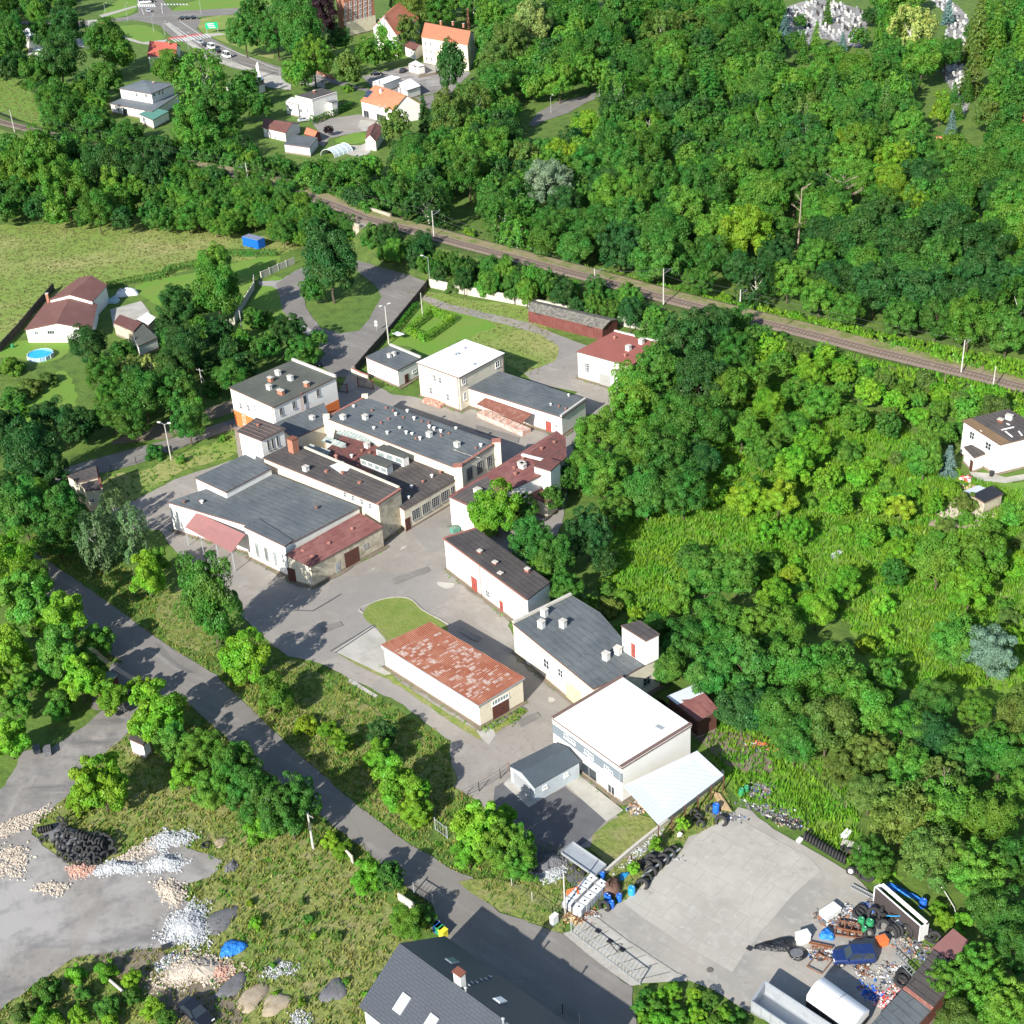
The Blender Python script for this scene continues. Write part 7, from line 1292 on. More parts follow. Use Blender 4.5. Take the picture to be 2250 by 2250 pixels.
for sy in (-.5, .5): b.bar((-1.9, sy*1.1, 1.85), (.1, sy*1.1, 1.85), .05)
for k in range(4): b.bar((-1.8+k*.55, -.55, 1.86), (-1.8+k*.55, .55, 1.86), .04)
b.build('roof_rack', 'galvanised', sv)
car('parked_car', 'black car half hidden behind the white office under the trees', G(5,440,800,.6), azp(G(5,380,790), G(5,500,810)), 4.4, 1.8, 1.45, 'car_black')
ra = azp(G(0,1400,290), G(0,1640,400)); grp = 'vehicles queuing on the main road'
car('delivery_van', 'white van at the tail of the queue on the main road', G(0,1600,392,.8), ra+math.pi, 5.8, 2.1, 2.5, 'car_white', 'van', 'van', grp)
car('queued_car', 'dark car just ahead of the white van in the queue', G(0,1540,360,.6), ra+math.pi, 4.4, 1.8, 1.5, 'car_black', 'saloon', 'car', grp)
car('delivery_van', 'white van in the middle of the queue behind a dark car', G(0,1492,330,.8), ra+math.pi, 5.2, 2.0, 2.2, 'car_white', 'van', 'van', grp)
car('queued_car', 'dark blue car between the silver car and the white van', G(0,1450,320,.6), ra+math.pi, 4.4, 1.8, 1.5, 'car_dark', 'saloon', 'car', grp)
car('queued_car', 'silver car at the head of the queue by the crossing', G(0,1415,297,.6), ra+math.pi, 4.4, 1.8, 1.5, 'car_silver', 'saloon', 'car', grp)
car('queued_car', 'pale blue car waiting above the junction', G(0,1050,75,.6), 1.9, 4.4, 1.8, 1.5, 'car_silver')
car('flatbed_van', 'white van at the top of the junction approach', G(0,1025,12,.8), .2, 6, 2.1, 2.4, 'car_white', 'van', 'van')
car('parked_car', 'dark car next to the white van at the junction approach', G(0,1072,8,.6), .2, 4.4, 1.8, 1.5, 'car_black')
for x in (1295, 1330, 1372): car('passing_car', {1295:'dark car leading on the crossing road',1330:'dark car second on the crossing road',1372:'dark car third on the crossing road'}[x], G(0,x,130-(x-1295)*.05,.6), .1, 4.4, 1.8, 1.5, 'car_black', group='dark cars on the crossing road')
car('parked_car', 'dark car on the gravel forecourt nearest the white office container', G(1,1082,500,.6), 1.2, 4.4, 1.8, 1.5, 'car_dark'); car('parked_car', 'dark car parked behind the long site container', G(1,895,522,.6), .1, 4.6, 1.8, 1.5, 'car_black')
car('parked_car', 'silver car in front of the cube-shaped house', G(1,378,848,.6), .3, 4.2, 1.7, 1.45, 'car_silver'); car('parked_car', 'silver car beside the brown bungalow', G(1,215,968,.6), -.3, 4.2, 1.7, 1.45, 'car_silver')
# ------------------------------------------------------------------ trailers, skip, containers
def box_open(name, label, A_, B_, C_, h, z0, wt, m, cat, floor='metal_grey', wheels=True, t=.12, ribs=7):
    """A,B,C: rim corners (A-B short side, B-C long side) at height h"""
    u = (B_-A_); v = (C_-B_); u.z = v.z = 0; D_ = A_+v; P = [A_, D_, C_, B_]; P = [p.xy for p in P]
    if sum(P[i-1].cross(P[i]) for i in range(4)) < 0: P = P[::-1]
    root = empty(name, (P[0].x, P[0].y, 0), label, cat); inn = offset(P, -t)
    b = MB(); b.prism(P, z0, h, top=False); 
    for i in range(4):
        j = (i+1) % 4; b.face([(P[i].x,P[i].y,h),(P[j].x,P[j].y,h),(inn[j].x,inn[j].y,h),(inn[i].x,inn[i].y,h)]); b.face([(inn[j].x,inn[j].y,z0+.1),(inn[i].x,inn[i].y,z0+.1),(inn[i].x,inn[i].y,h),(inn[j].x,inn[j].y,h)])
    b.build('body', m, root); b = MB(); b.face([(p.x,p.y,z0+.11) for p in inn], [(0,0),(1,0),(1,1),(0,1)]); b.build('floor', floor, root)
    b = MB()
    for i in range(4):
        j = (i+1) % 4; L_ = (P[j]-P[i]).length; n_ = max(2, int(L_/1.1)); d = (P[j]-P[i]).normalized(); o = Vector((d.y, -d.x))*.05
        for k in range(n_+1): c_ = P[i].lerp(P[j], k/n_)+o; b.bar((c_.x,c_.y,z0), (c_.x,c_.y,h), .1)
        b.bar((P[i].x+o.x,P[i].y+o.y,h+.02),(P[j].x+o.x,P[j].y+o.y,h+.02), .14)
    b.build('rib', m, root)
    if wheels:
        vd = Vector((v.x, v.y, 0)).normalized(); ud = Vector((u.x, u.y, 0)).normalized(); c0 = (Vector((P[0].x,P[0].y,0))+Vector((P[2].x,P[2].y,0)))/2
        MB().box(c0+Vector((0,0,z0-.15)), (v.length*.95, u.length*.5, .25), math.atan2(vd.y, vd.x)).build('chassis', 'iron_dark', root)
        for k in (.1, .24, .38):
            for s_ in (-1, 1):
                c_ = c0+vd*v.length*k*(1)+ud*s_*(u.length/2-.2)+Vector((0,0,.5)); wh = MB().tube(c_-ud*.15, c_+ud*.15, .5, n=14).build('wheel', 'rubber', root); MB().tube(c_-ud*.17, c_+ud*.17, .25, n=10).build('rim', 'rim', wh)
    return root
box_open('tipper_trailer', 'long open silver tipper trailer at the bottom edge of the lot', G(15,8,1770,2.6), G(15,100,1635,2.6), G(15,640,1990,2.6), 2.6, 1.1, .1, 'metal_light', 'trailer')
# covered trailer
A_, B_, C_ = G(15,395,1728,2.7), G(15,515,1600,2.7), G(15,838,1832,2.7); u = A_-B_; v = C_-B_; root = empty('covered_trailer', (B_.x,B_.y,0), 'trailer with a bright white arched tarpaulin cover in the scrap lot', 'trailer')
b = MB(); n = 8
for k in range(n):
    a0, a1 = k/n, (k+1)/n; z0_, z1_ = .55*math.sin(a0*math.pi), .55*math.sin(a1*math.pi); p = [B_+u*a0+Vector((0,0,z0_)), B_+u*a1+Vector((0,0,z1_))]; b.face([p[0], p[0]+v, p[1]+v, p[1]])
b.face([B_+u*(k/n)+Vector((0,0,.55*math.sin(k/n*math.pi))) for k in range(n+1)]); b.face([B_+v+u*(k/n)+Vector((0,0,.55*math.sin(k/n*math.pi))) for k in range(n+1)][::-1])
b.prism([B_.xy, (B_+u).xy, (B_+u+v).xy, (B_+v).xy], 1.9, 2.7, top=False); b.build('tarpaulin', 'tarp_white', root)
b = MB(); 
for k in range(n):
    a0, a1 = k/n, (k+1)/n; q = B_+v*.52+Vector((0,0,.03)); b.bar(q+u*a0+Vector((0,0,.55*math.sin(a0*math.pi))), q+u*a1+Vector((0,0,.55*math.sin(a1*math.pi))), .07)
b.build('strap', 'metal_grey', root)
MB().prism([B_.xy, (B_+u).xy, (B_+u+v).xy, (B_+v).xy], 1.0, 1.9, bottom=True).build('body', 'iron_dark', root)
vd, ud = v.normalized(), u.normalized(); c0 = B_+(u+v)/2; c0.z = 0
for k in (-.3, .15, .32):
    for s_ in (-1, 1):
        c_ = c0+vd*v.length*k+ud*s_*(u.length/2-.15)+Vector((0,0,.5)); wh = MB().tube(c_-ud*.15, c_+ud*.15, .5, n=14).build('wheel', 'rubber', root); MB().tube(c_-ud*.17, c_+ud*.17, .25, n=10).build('rim', 'rim', wh)
# white-rimmed truck body standing on its side
A_, B_, C_ = G(15,872,962,2.3), G(15,930,928,2.3), G(15,1262,1215,2.3); u = A_-B_; v = C_-B_; vd, ud = v.normalized(), u.normalized(); root = empty('truck_body', (A_.x,A_.y,0), 'long white-rimmed truck body standing on its side among the tyres', 'truck body')
up3 = Vector((0,0,1)); L_, W_ = v.length, u.length; c0 = B_+(u+v)/2
MB().box(Vector((c0.x,c0.y,1.15))+ud*(W_/2-.08), (L_,.14,2.3), ax=(vd, ud, up3)).build('floor_panel', mat('panel_brown', (.055,.045,.045), .7, [('noise', 1, (.09,.075,.07), .5, .7, .6)]), root)
b = MB(); b.box(Vector((c0.x,c0.y,2.2))-ud*(W_/2-.2), (L_,.4,.2), ax=(vd, ud, up3)); b.box(Vector((c0.x,c0.y,2.25))+ud*(W_/2-.15), (L_,.2,.14), ax=(vd, ud, up3))
for s_ in (-1, 1): b.box(Vector((c0.x,c0.y,1.15))+vd*s_*(L_/2-.08), (.16,W_,2.3), ax=(vd, ud, up3))
b.build('rim', 'frame_white', root); MB().box(Vector((c0.x,c0.y,.1)), (L_-.3,W_-.2,.14), ax=(vd, ud, up3)).build('side_panel', 'panel_brown', root)
# ladder
a_, b_ = G(15,712,952,.35), G(15,893,1048,.35); d = (b_-a_).normalized(); n_ = Vector((-d.y,d.x,0))*.28; b = MB(); b.bar(a_+n_, b_+n_, .08); b.bar(a_-n_, b_-n_, .08)
for k in range(13): t = a_.lerp(b_, (k+.5)/13); b.bar(t+n_, t-n_, .06)
tag(b.build('ladder', 'metal_light'), 'aluminium ladder lying on the lot beside the tyres', 'ladder')
# sheet-metal platform trailer
A_, B_, C_ = G(14,428,722,1.3), G(14,512,650,1.3), G(14,748,812,1.3); u = A_-B_; v = C_-B_; root = empty('flat_trailer', (A_.x,A_.y,0), 'flat trailer with a pale sheet-metal bed beside the gravel heap', 'trailer')
P = [B_.xy, (B_+u).xy, (B_+u+v).xy, (B_+v).xy]; MB().prism(P, 1.1, 1.3, bottom=True).build('bed', 'metal_light', root); vd, ud = v.normalized(), u.normalized(); c0 = B_+(u+v)/2
b = MB()
for i in range(4): b.bar((P[i].x,P[i].y,1.42), (P[(i+1)%4].x,P[(i+1)%4].y,1.42), .08, .2)
b.build('rim', 'galvanised', root)
for k in (-.12, .12):
    for s_ in (-1, 1): c_ = Vector((c0.x,c0.y,.4))+vd*v.length*k+ud*s_*(u.length/2-.1); MB().tube(c_-ud*.1, c_+ud*.1, .4, n=12).build('wheel', 'rubber', root)
# blue container
p = G(0,1722,1738); q = G(0,1832,1766); d = (q-p).normalized(); n_ = Vector((-d.y, d.x, 0)); root = empty('shipping_container', p, 'bright blue corrugated container at the edge of the flower meadow', 'container')
c0 = p+d*2.9+n_*1.2+Vector((0,0,1.25)); b = MB(); b.box(c0, (5.8,2.4,2.4), ax=(d, n_, up3))
for k in range(22):
    for s_ in (-1, 1): b.box(c0+d*(-2.75+k*.262)+n_*s_*1.21, (.12,.05,2.1), ax=(d, n_, up3))
for k in range(8): b.box(c0+n_*(-1.0+k*.29)+d*2.91, (.05,.12,2.1), ax=(d, n_, up3))
b.build('body', mat('container_blue', (.01,.13,.6), .5, [('noise', 2, (.02,.1,.45), .5, .7, .6)]), root); MB().box(c0+Vector((0,0,1.22)), (5.85,2.45,.06), ax=(d, n_, up3)).build('roof', mat('container_roof', (.2,.22,.3), .6, [('noise', 1, (.12,.17,.35), .5, .7, .7)]), root)
for s_ in (-.55, .55): MB().box(c0+d*2.95+n_*s_, (.04,1.05,2.2), ax=(d, n_, up3)).build('door', 'container_blue', root)
# pool
c0 = G(4,283,730,.9); c0.z = 0; root = empty('swimming_pool', c0, 'round blue above-ground pool on the bungalow lawn', 'pool')
MB().lathe(c0, [(2.75,0),(2.75,.95),(2.6,.95),(2.6,.7)], 28).build('wall', 'pool_wall', root); MB().lathe(c0, [(0,.8),(2.6,.8)], 28).build('water', 'pool_water', root)
b = MB()
for k in range(14): a = k*math.pi/7; b.bar(c0+Vector((math.cos(a)*2.82, math.sin(a)*2.82, 0)), c0+Vector((math.cos(a)*2.82, math.sin(a)*2.82, 1.0)), .08)
b.build('support', 'frame_white', root)
# greenhouse dome
c0 = G(1,612,1085); b = MB(); d = Vector((math.cos(.9), math.sin(.9), 0)); s_ = Vector((-d.y, d.x, 0)); root = empty('greenhouse', c0, 'arched translucent greenhouse in the garden below the bungalow', 'greenhouse')
for k in range(8):
    a0, a1 = k*math.pi/8, (k+1)*math.pi/8; f_ = lambda a, t: c0+s_*math.cos(a)*3+Vector((0,0,math.sin(a)*2.2))+d*t; b.face([f_(a0,-4), f_(a1,-4), f_(a1,4), f_(a0,4)])
b.build('cover', mat('greenhouse_film', (.45,.55,.56), .3, [('noise', 1, (.6,.66,.66), .5, .7, .6)], spec=.6), root); b = MB()
for t in range(-4, 5, 2):
    for k in range(8): b.bar(f_(k*math.pi/8, t)+Vector((0,0,.04)), f_((k+1)*math.pi/8, t)+Vector((0,0,.04)), .1)
b.build('hoop', 'frame_white', root)
# ------------------------------------------------------------------ tyres
def tyre_proto(R=.42, r=.15, rim=False):
    o = MB().torus((0,0,0), R, r, n=16, m=8, sq=.95).build('tyre', 'rubber', smooth=True)
    if rim: MB().tube((0,0,-.09), (0,0,.09), R-r*.6, n=14).build('rim', 'rim', o)
    return o
TY = {}
for key, a in (('s', (.36,.13,False)), ('m', (.44,.16,False)), ('b', (.62,.22,False)), ('r', (.42,.16,True))): TY[key] = tyre_proto(*a); TY[key].location = (0,0,-50)
first = set()
YL = [(G(c, x, y).xy, s_) for c, x, y, s_ in ((15,800,1250,'the green drums'),(15,1080,1240,'the grey crate'),(15,725,1455,'the blue car'),(15,925,1370,'the orange box'),(15,900,1050,'the ladder end'),(15,700,1280,'the chassis frames'),(15,1200,1290,'the rim corner'),(15,1000,1080,'the rim middle'),(15,560,1160,'the white crate'),(15,1350,1370,'the red-roofed shed'),(15,1000,1600,'the lattice girder'),(15,1080,1710,'the dark shed edge'),
    (14,1523,440,'the blue drum'),(14,1540,350,'the timber planks'),(14,1268,610,'the small white box'),(14,1289,500,'the first young tree'),(14,1130,700,'the second young tree'),(14,940,860,'the third young tree'),(14,1000,890,'the pipe end'),(14,1270,690,'the upper pipe end'),(14,928,1015,'the sky-blue drum'),(14,1600,470,'the grey bags'),(14,1340,400,'the canopy posts'))]
TUSED = {}
def near_label(p, base):
    ds = sorted(((p.xy-q).length, i) for i, (q, s_) in enumerate(YL))
    for k in range(4):
        a = ds[k][1]; v = (p.xy-YL[a][0]).normalized(); bb = max((i for _, i in ds[:7] if i != a), key=lambda i: (YL[i][0]-YL[a][0]).normalized().dot(v)); l = f'{base} by {YL[a][1]}, towards {YL[bb][1]}'
        if l not in TUSED: break
    TUSED[l] = 1; return l
def tyre(p, ax, label, group, key='m', spin=0):
    if 'weedy strip' in group or 'truck body' in group or 'jumbled' in group: label = near_label(p, {'s': 'small dark tyre', 'm': 'dark tyre', 'b': 'large dark tyre', 'r': 'white-rimmed tyre'}[key])
    o = TY[key]; 
    if key in first: o = copy_tree(o)
    first.add(key); o.location = p; o.rotation_euler = Vector(ax).normalized().to_track_quat('Z', 'Y').to_euler(); tag(o, label, 'tyre', group); return o
rn = random.Random(4)
pc = G(12,620,690); 
slots = [(430,490,.9),(455,525,1.2),(300,625,.3),(395,650,.4),(430,680,.5),(470,755,.5),(550,785,.5),(620,780,.6),(690,775,.5),(780,650,.9),(720,680,.8),(800,705,.5),(740,735,.5),(500,600,.9),(520,660,.9),(560,700,.9),(600,690,.9),(650,740,.9),(600,740,.7),(530,740,.7),(470,700,.6),(680,700,1.0),(640,660,1.1),(450,560,.9),(480,600,.8),(690,590,.9),(730,610,.9),(760,620,.8),(580,660,1.2),(540,690,1.0),(450,640,.7),(640,700,1.2),(700,640,1.1),(400,600,.6),(420,730,.4),(500,770,.4),(655,790,.3),(590,620,1.1)]
for i, (x, y, z) in enumerate(slots):
    tyre(G(12, x, y, z), (rn.uniform(-.9,.9), -1.0, rn.uniform(.1,1.2)), 'worn black tyre thrown on the overgrown heap beside the gravel yard', 'tyres thrown on the overgrown heap', rn.choice('smm'))
for i in range(9): tyre(G(12, 560+i*22, 590+i*9, 1.05), (1, -.35, .25), 'black tyre standing in the slanting row on top of the heap', 'tyres lined up on the heap', 'm')
for i in range(6): tyre(G(12, 275+i*18, 560-i*3, .5), (1, .15, .2), 'black tyre in the upright row at the left end of the heap', 'tyres lined up at the heap end', 's')
b = MB()
P_ = [G(12,x,y) for x, y in ((270,560),(400,500),(560,560),(760,600),(820,700),(720,780),(500,790),(380,680))]; c_ = sum(P_, Vector())/8
for i in range(8):
    q0, q1 = P_[i], P_[(i+1)%8]; b.face([q0, q1, q1.lerp(c_,.45)+Vector((0,0,.6)), q0.lerp(c_,.45)+Vector((0,0,.6))]); b.face([q0.lerp(c_,.45)+Vector((0,0,.6)), q1.lerp(c_,.45)+Vector((0,0,.6)), c_+Vector((0,0,.8))])
tag(b.build('soil_mound', 'stone_dark', smooth=True), kind='stuff')
tyre(G(12,1455,665,.15),(0,0,1),'single tyre lying flat beside the pale sand patch','loose tyres','m')
for i in range(15): tyre(G(15, 385+i*20, 600+i*12.2, .45), (.85, -.5, 0), 'black tyre in the long standing row at the edge of the concrete', 'tyres standing in the long row', 'm' if i < 14 else 'r')
tyre(G(15,706,850,.45),(-.6,-1,.4),'white-rimmed wheel leaning alone beside the row end','loose wheels','r')
for x, y, k in ((660,700,'m'),(690,720,'m'),(705,740,'b'),(765,850,'m'),(790,880,'m'),(830,880,'b'),(880,770,'b'),(920,800,'b'),(770,830,'m')): tyre(G(15,x,y,.3),(rn.uniform(-.6,.6),-.5,rn.uniform(.4,1)),'dark tyre in the jumble between the standing row and the truck body','tyres jumbled behind the row',k)
for x, y, k, ax in ((870,1155,'b',(0,-.8,.7)),(765,1150,'b',(.3,-.2,1)),(930,1180,'m',(.2,-1,.6)),(940,1240,'b',(-.5,-1,.5)),(995,1285,'b',(-.9,-.6,.2)),(1015,1275,'b',(-.9,-.6,.2)),(1040,1265,'b',(-.9,-.6,.2)),(1105,1275,'b',(-.9,-.6,.2)),(1130,1262,'b',(-.9,-.6,.2)),(870,1210,'m',(0,-.3,1)),(840,1225,'m',(0,-.3,1)),(900,1150,'m',(.4,-.9,.5)),(960,1140,'b',(.4,-.5,1)),(1020,1180,'m',(.3,-.4,1)),(785,1130,'b',(.2,-.2,1)),(835,1290,'m',(-.3,-1,.8)),(1265,1300,'b',(.1,-.3,1)),(1300,1325,'b',(-.5,-.7,.6)),(1075,1590,'b',(.1,-.2,1)),(1065,1630,'b',(.1,-.2,1))):
    tyre(G(15,x,y,.4), ax, 'large dark tyre stacked against the brown side of the truck body' if x < 1200 else 'large tyre lying near the red-roofed shed corner', 'tyres stacked beside the truck body', k)
tyre(G(14,732,1098,.5),(-.7,-1,.15),'upright tyre beside the blue barrels at the gateway','loose tyres','b')
for x, y in ((1415,520),(1195,730),(1480,410),(1390,490),(1230,700),(1050,790),(1035,820),(1100,810),(1060,860),(1020,930),(1040,900),(1000,950),(1120,790),(1370,440),(1400,470),(1560,500),(1060,770),(1150,770)): tyre(G(14,x,y,.35),(rn.uniform(-.6,.2),-.9,rn.uniform(.2,1)),'dark tyre lying in the weedy strip between the kerb wall and the lot','tyres in the weedy strip', rn.choice('mmb'))
for o in [TY[k] for k in TY if k not in first]: bpy.data.objects.remove(o)
# ------------------------------------------------------------------ tanks, barrels, bins and small things
def ibc(p, rz, label):
    root = empty('ibc_tank', (0,0,0), label, 'tank', 'white tanks beside the gateway'); MB().box((0,0,.72), (.92,1.05,1.0)).build('tank', 'tank_white', root, bevel=.08); b = MB()
    for z in (.25,.6,.95,1.2):
        for s_ in (-1,1): b.bar((-.52,s_*.6,z),(.52,s_*.6,z),.035); b.bar((s_*.53,-.6,z),(s_*.53,.6,z),.035)
    for x in (-.52,0,.52):
        for s_ in (-1,1): b.bar((x,s_*.6,.1),(x,s_*.6,1.25),.035)
    b.build('cage', 'galvanised', root); MB().box((0,0,.08), (1.05,1.2,.14)).build('pallet', 'wood_grey', root); MB().lathe((0,0,1.22), [(.12,0),(.12,.05),(0,.06)], 8).build('lid', 'iron_dark', root)
    root.location = p; root.rotation_euler = (0,0,rz); return root
a_, b_ = G(14,540,1125,.5), G(14,700,960,.5); d = (b_-a_); rz = math.atan2(d.y, d.x); nn_ = Vector((-d.y,d.x,0)).normalized()
ords = ['nearest the gateway', 'second from the gateway', 'third from the gateway', 'fourth from the gateway', 'nearest the brown cover']
for i in range(5):
    for j in range(2): q = a_.lerp(b_, i/4)+nn_*(j*1.45-.3); q.z = 0; ibc(q, rz+rn.uniform(-.18,.18), f'white caged tank in the {"front" if j == 0 else "back"} row, {ords[i]}')
def barrel(p, m, label, lie=False, h=.9, r=.3):
    root = empty('barrel', (0,0,0), label, 'barrel', 'plastic barrels in the lot'); MB().lathe((0,0,0), [(0,0),(r*.92,0),(r,.06),(r,h*.32),(r*1.04,h*.35),(r,h*.38),(r,h*.64),(r*1.04,h*.67),(r,h*.7),(r,h-.05),(r*.9,h),(0,h)], 14).build('shell', m, root, smooth=False); MB().lathe((r*.4,0,h), [(.06,0),(.06,.04),(0,.05)], 6).build('bung', 'tank_white', root)
    root.location = p; root.rotation_euler = (1.5 if lie else 0, 0, .6); return root
for c, x, y, m_, lab, hh, rr in ((14,840,1060,'blue_plastic','single blue barrel between two groups at the lot entrance',1.0,.32),(14,928,1015,'blue_light','sky-blue drum standing furthest along the weedy strip entrance',1.1,.42),(14,765,1070,'blue_plastic','blue barrel closest to the upright tyre',1.0,.3),(14,785,1110,'blue_plastic','blue barrel in front, touching the tyre group',1.0,.32),(14,750,1058,'blue_plastic','blue barrel behind the tyre group beside the white tanks',1.0,.3),(14,720,905,'blue_plastic','blue barrel with pale lid behind the white tanks',1.0,.32),(14,1523,440,'blue_plastic','tall blue drum near the timber planks',1.4,.42),
    (14,1703,310,'green_plastic','left green and white drum beside the grass bank',.95,.36),(14,1738,290,'green_plastic','right green and white drum beside the grass bank',.95,.32),(15,778,1230,'green_plastic','green gas-bottle-like drum nearest the chassis frames',1.0,.36),(15,838,1250,'green_plastic','larger green drum beside the tractor tyres',1.1,.42),(15,800,1290,'green_plastic','front green drum with pale top beside the car',.9,.3),(15,1215,1100,'blue_plastic','round blue drum in the vines behind the truck body',1.0,.42),(4,90,690,'green_plastic','green water butt on the bungalow lawn',.9,.32),(4,228,640,'blue_plastic','blue barrel against the bungalow wall',.8,.36)):
    q = G(c,x,y); barrel(q, m_, lab, h=hh, r=rr)
def bin_(c, x, y, m_, lab):
    q = G(c,x,y); root = empty('wheelie_bin', q, lab, 'bin'); MB().box(q+Vector((0,0,.5)), (.75,.75,1.0), .8).build('body', m_, root, bevel=.05); MB().box(q+Vector((0,0,1.05)), (.85,.85,.1), .8).build('lid', m_, root)
bin_(13,1310,1255,'metal_grey','grey bin at the far end of the row beside the hedge'); bin_(13,1325,1275,'blue_plastic','blue bin beside the dark-roofed house'); bin_(13,1345,1290,'green_plastic','green bin beside the dark-roofed house'); bin_(13,1368,1312,'yellow_plastic','yellow bin nearest the dark roof edge')
q = G(9,1450,225); root = empty('waste_container', q, 'dark green waste container with round lid at the corner of the red-roofed building', 'container'); MB().box(q+Vector((0,0,.55)), (1.4,1.1,1.0), .6).build('body', 'roof_teal', root, bevel=.1); MB().lathe(q+Vector((0,0,1.05)), [(.6,0),(.5,.2),(.2,.32),(0,.35)], 12, 1.1, .9).build('lid', mat('bin_lid', (.12,.17,.13), .6), root)
def cabinet(c, x, y, s_, lab, m_='frame_white', rz=.8, name='meter_cabinet', cat='cabinet'):
    q = G(c,x,y); root = empty(name, q, lab, cat); MB().box(q+Vector((0,0,s_[2]/2)), s_, rz).build('body', m_, root); MB().box(q+Vector((0,0,s_[2]+.04)), (s_[0]+.1,s_[1]+.1,.08), rz).build('lid', m_, root); return root
cabinet(14,380,1230,(.9,.5,1.4),'white meter cabinet on the kerb by the lot entrance'); cabinet(15,365,1350,(1.4,.9,1.2),'white machine with wheels beside the black liner in the lot','frame_white',.3,'generator','machine'); cabinet(14,1268,610,(.4,.4,.5),'small white box at the edge of the concrete'); cabinet(15,345,640,(.7,.5,.25),'white crate at the start of the tyre row',name='crate',cat='crate')
cabinet(14,510,1040,(1.1,.9,.7),'small kennel with orange roof by the grass','wood_pale',.7,'kennel','kennel'); q = G(14,510,1005,.9); b = MB(); b.prism([(q.x-.7,q.y-.6),(q.x+.7,q.y-.6),(q.x+.7,q.y+.6),(q.x-.7,q.y+.6)], .79, [.85,1.3,1.3,.85]); 
tag(b.build('kennel_cover', 'orange_paint'), 'loose orange sheet roof lying on the kennel', 'sheet')
cabinet(15,1080,1240,(1.6,1.2,.6),'pale grey table-like crate on the tyres','vent_white',.6,'crate','crate'); cabinet(15,560,1160,(2.2,1.2,.8),'white crate beside the chassis frames','tank_white',.6,'crate','crate'); cabinet(15,925,1370,(1.1,.9,.9),'rusty orange box behind the blue car','orange_paint',.3,'crate','crate'); cabinet(14,605,975,(1.2,.9,.8),'small red-orange machine beside the white tanks','orange_paint',.4,'machine','machine'); cabinet(15,675,600,(1.3,.7,.4),'white tray at the edge of the bushes',name='crate',cat='crate'); cabinet(15,715,680,(2.4,1.0,.3),'pale concrete slab in the weeds','cap_concrete',-.5,'slab','slab'); cabinet(12,1175,1395,(.8,.5,.3),'dark case at the edge of the rubble','iron_dark',.4,'crate','crate'); cabinet(7,1700,1600,(.5,.5,1.0),'dark grill on the terrace of the field-edge house','iron_dark',.4,'grill','grill')
for c, x, y, m_, lab, s_ in ((8,265,1780,'stone_dark','left grey wrapped bundle beside the gravel track',(1.4,.8,.7)),(8,340,1790,'stone_dark','right grey wrapped bundle beside the gravel track',(1.6,.9,.8)),(3,1,1,'','',(0,0,0))):
    if m_: cabinet(c,x,y,s_,lab,m_,1.9,'wrapped_bundle','bundle')
# cloth heaps and covers
def blob(name, label, c, x, y, rx, ry, h, m, cat, rz=0, amp=.25, seed=1, n=14):
    p = G(c,x,y); r_ = random.Random(seed); b = MB(); rings = []
    for (f, z) in ((1.0,0),(.92,.35),(.7,.75),(.38,.95)):
        ring = []
        for k in range(n):
            a = k*2*math.pi/n; R = f*(1+amp*math.sin(a*3+seed)+amp*.6*r_.uniform(-1,1)); u_, v_ = R*rx*math.cos(a), R*ry*math.sin(a); ring.append(p+Vector((u_*math.cos(rz)-v_*math.sin(rz), u_*math.sin(rz)+v_*math.cos(rz), h*z*(1+.3*r_.uniform(-1,1)))))
        rings.append(ring)
    for r0, r1 in zip(rings, rings[1:]):
        for k in range(n): b.face([r0[k], r0[(k+1)%n], r1[(k+1)%n], r1[k]])
    b.face(rings[-1]); o = b.build(name, m, smooth=True); 
    if cat: tag(o, label, cat)
    else: tag(o, kind='stuff')
    return o
blob('blue_tarpaulin','crumpled bright blue tarpaulin lying in the weedy field',12,1645,1400,1.5,1.2,.5,'tarp_blue','tarpaulin',.5,.2,3); blob('blue_tarpaulin','crumpled blue bag beside the chassis frames in the lot',15,535,1310,.8,.8,.9,'tarp_blue','bag',0,.2,4)
blob('black_liner','large crumpled black liner spread on the lot',15,190,1380,2.6,1.0,.5,'tarp_black','liner',.1,.15,5); blob('black_liner','black sack-like liner with a pale round opening',15,330,1440,1.2,1.0,.5,'tarp_black','liner',-.4,.1,6); MB_ = MB().lathe(G(15,325,1425,.62), [(0,0),(.7,.01),(.72,-.05)], 14, 1, .8); tag(MB_.build('round_slab','stone_dark'),'pale grey round slab inside the black liner','slab')
blob('brown_cover','brown tarpaulin draped over a small vehicle beside the white tanks',14,790,980,1.5,1.1,1.3,'tarp_brown','cover',.9,.1,7); blob('blue_tarpaulin','long torn blue sheet lying behind the truck body',15,1080,1000,2.6,.45,.4,'tarp_blue','tarpaulin',-.75,.2,8); blob('blue_tarpaulin','pale blue sheet rumpled in the weedy strip',14,870,890,.9,.5,.35,'blue_light','tarpaulin',.8,.2,9); blob('white_tarpaulin','white plastic sheet heap behind the brown-roofed house',4,900,310,2.6,2.0,1.5,'tank_white','sheet',.3,.2,10); blob('blue_tarpaulin','pale turquoise sheet beside the white heap',4,800,365,1.8,1.4,1.1,mat('tarp_pale', (.35,.5,.55), .6),'sheet',.3,.2,11)
blob('garden_toys','red and white garden play heap beside the field-edge house',7,1520,1625,1.2,.8,.8,mat('toy_red', (.65,.05,.05), .6, [('noise', 2, (.75,.7,.68), .5, .52, .9)]),'toy',0,.3,12)
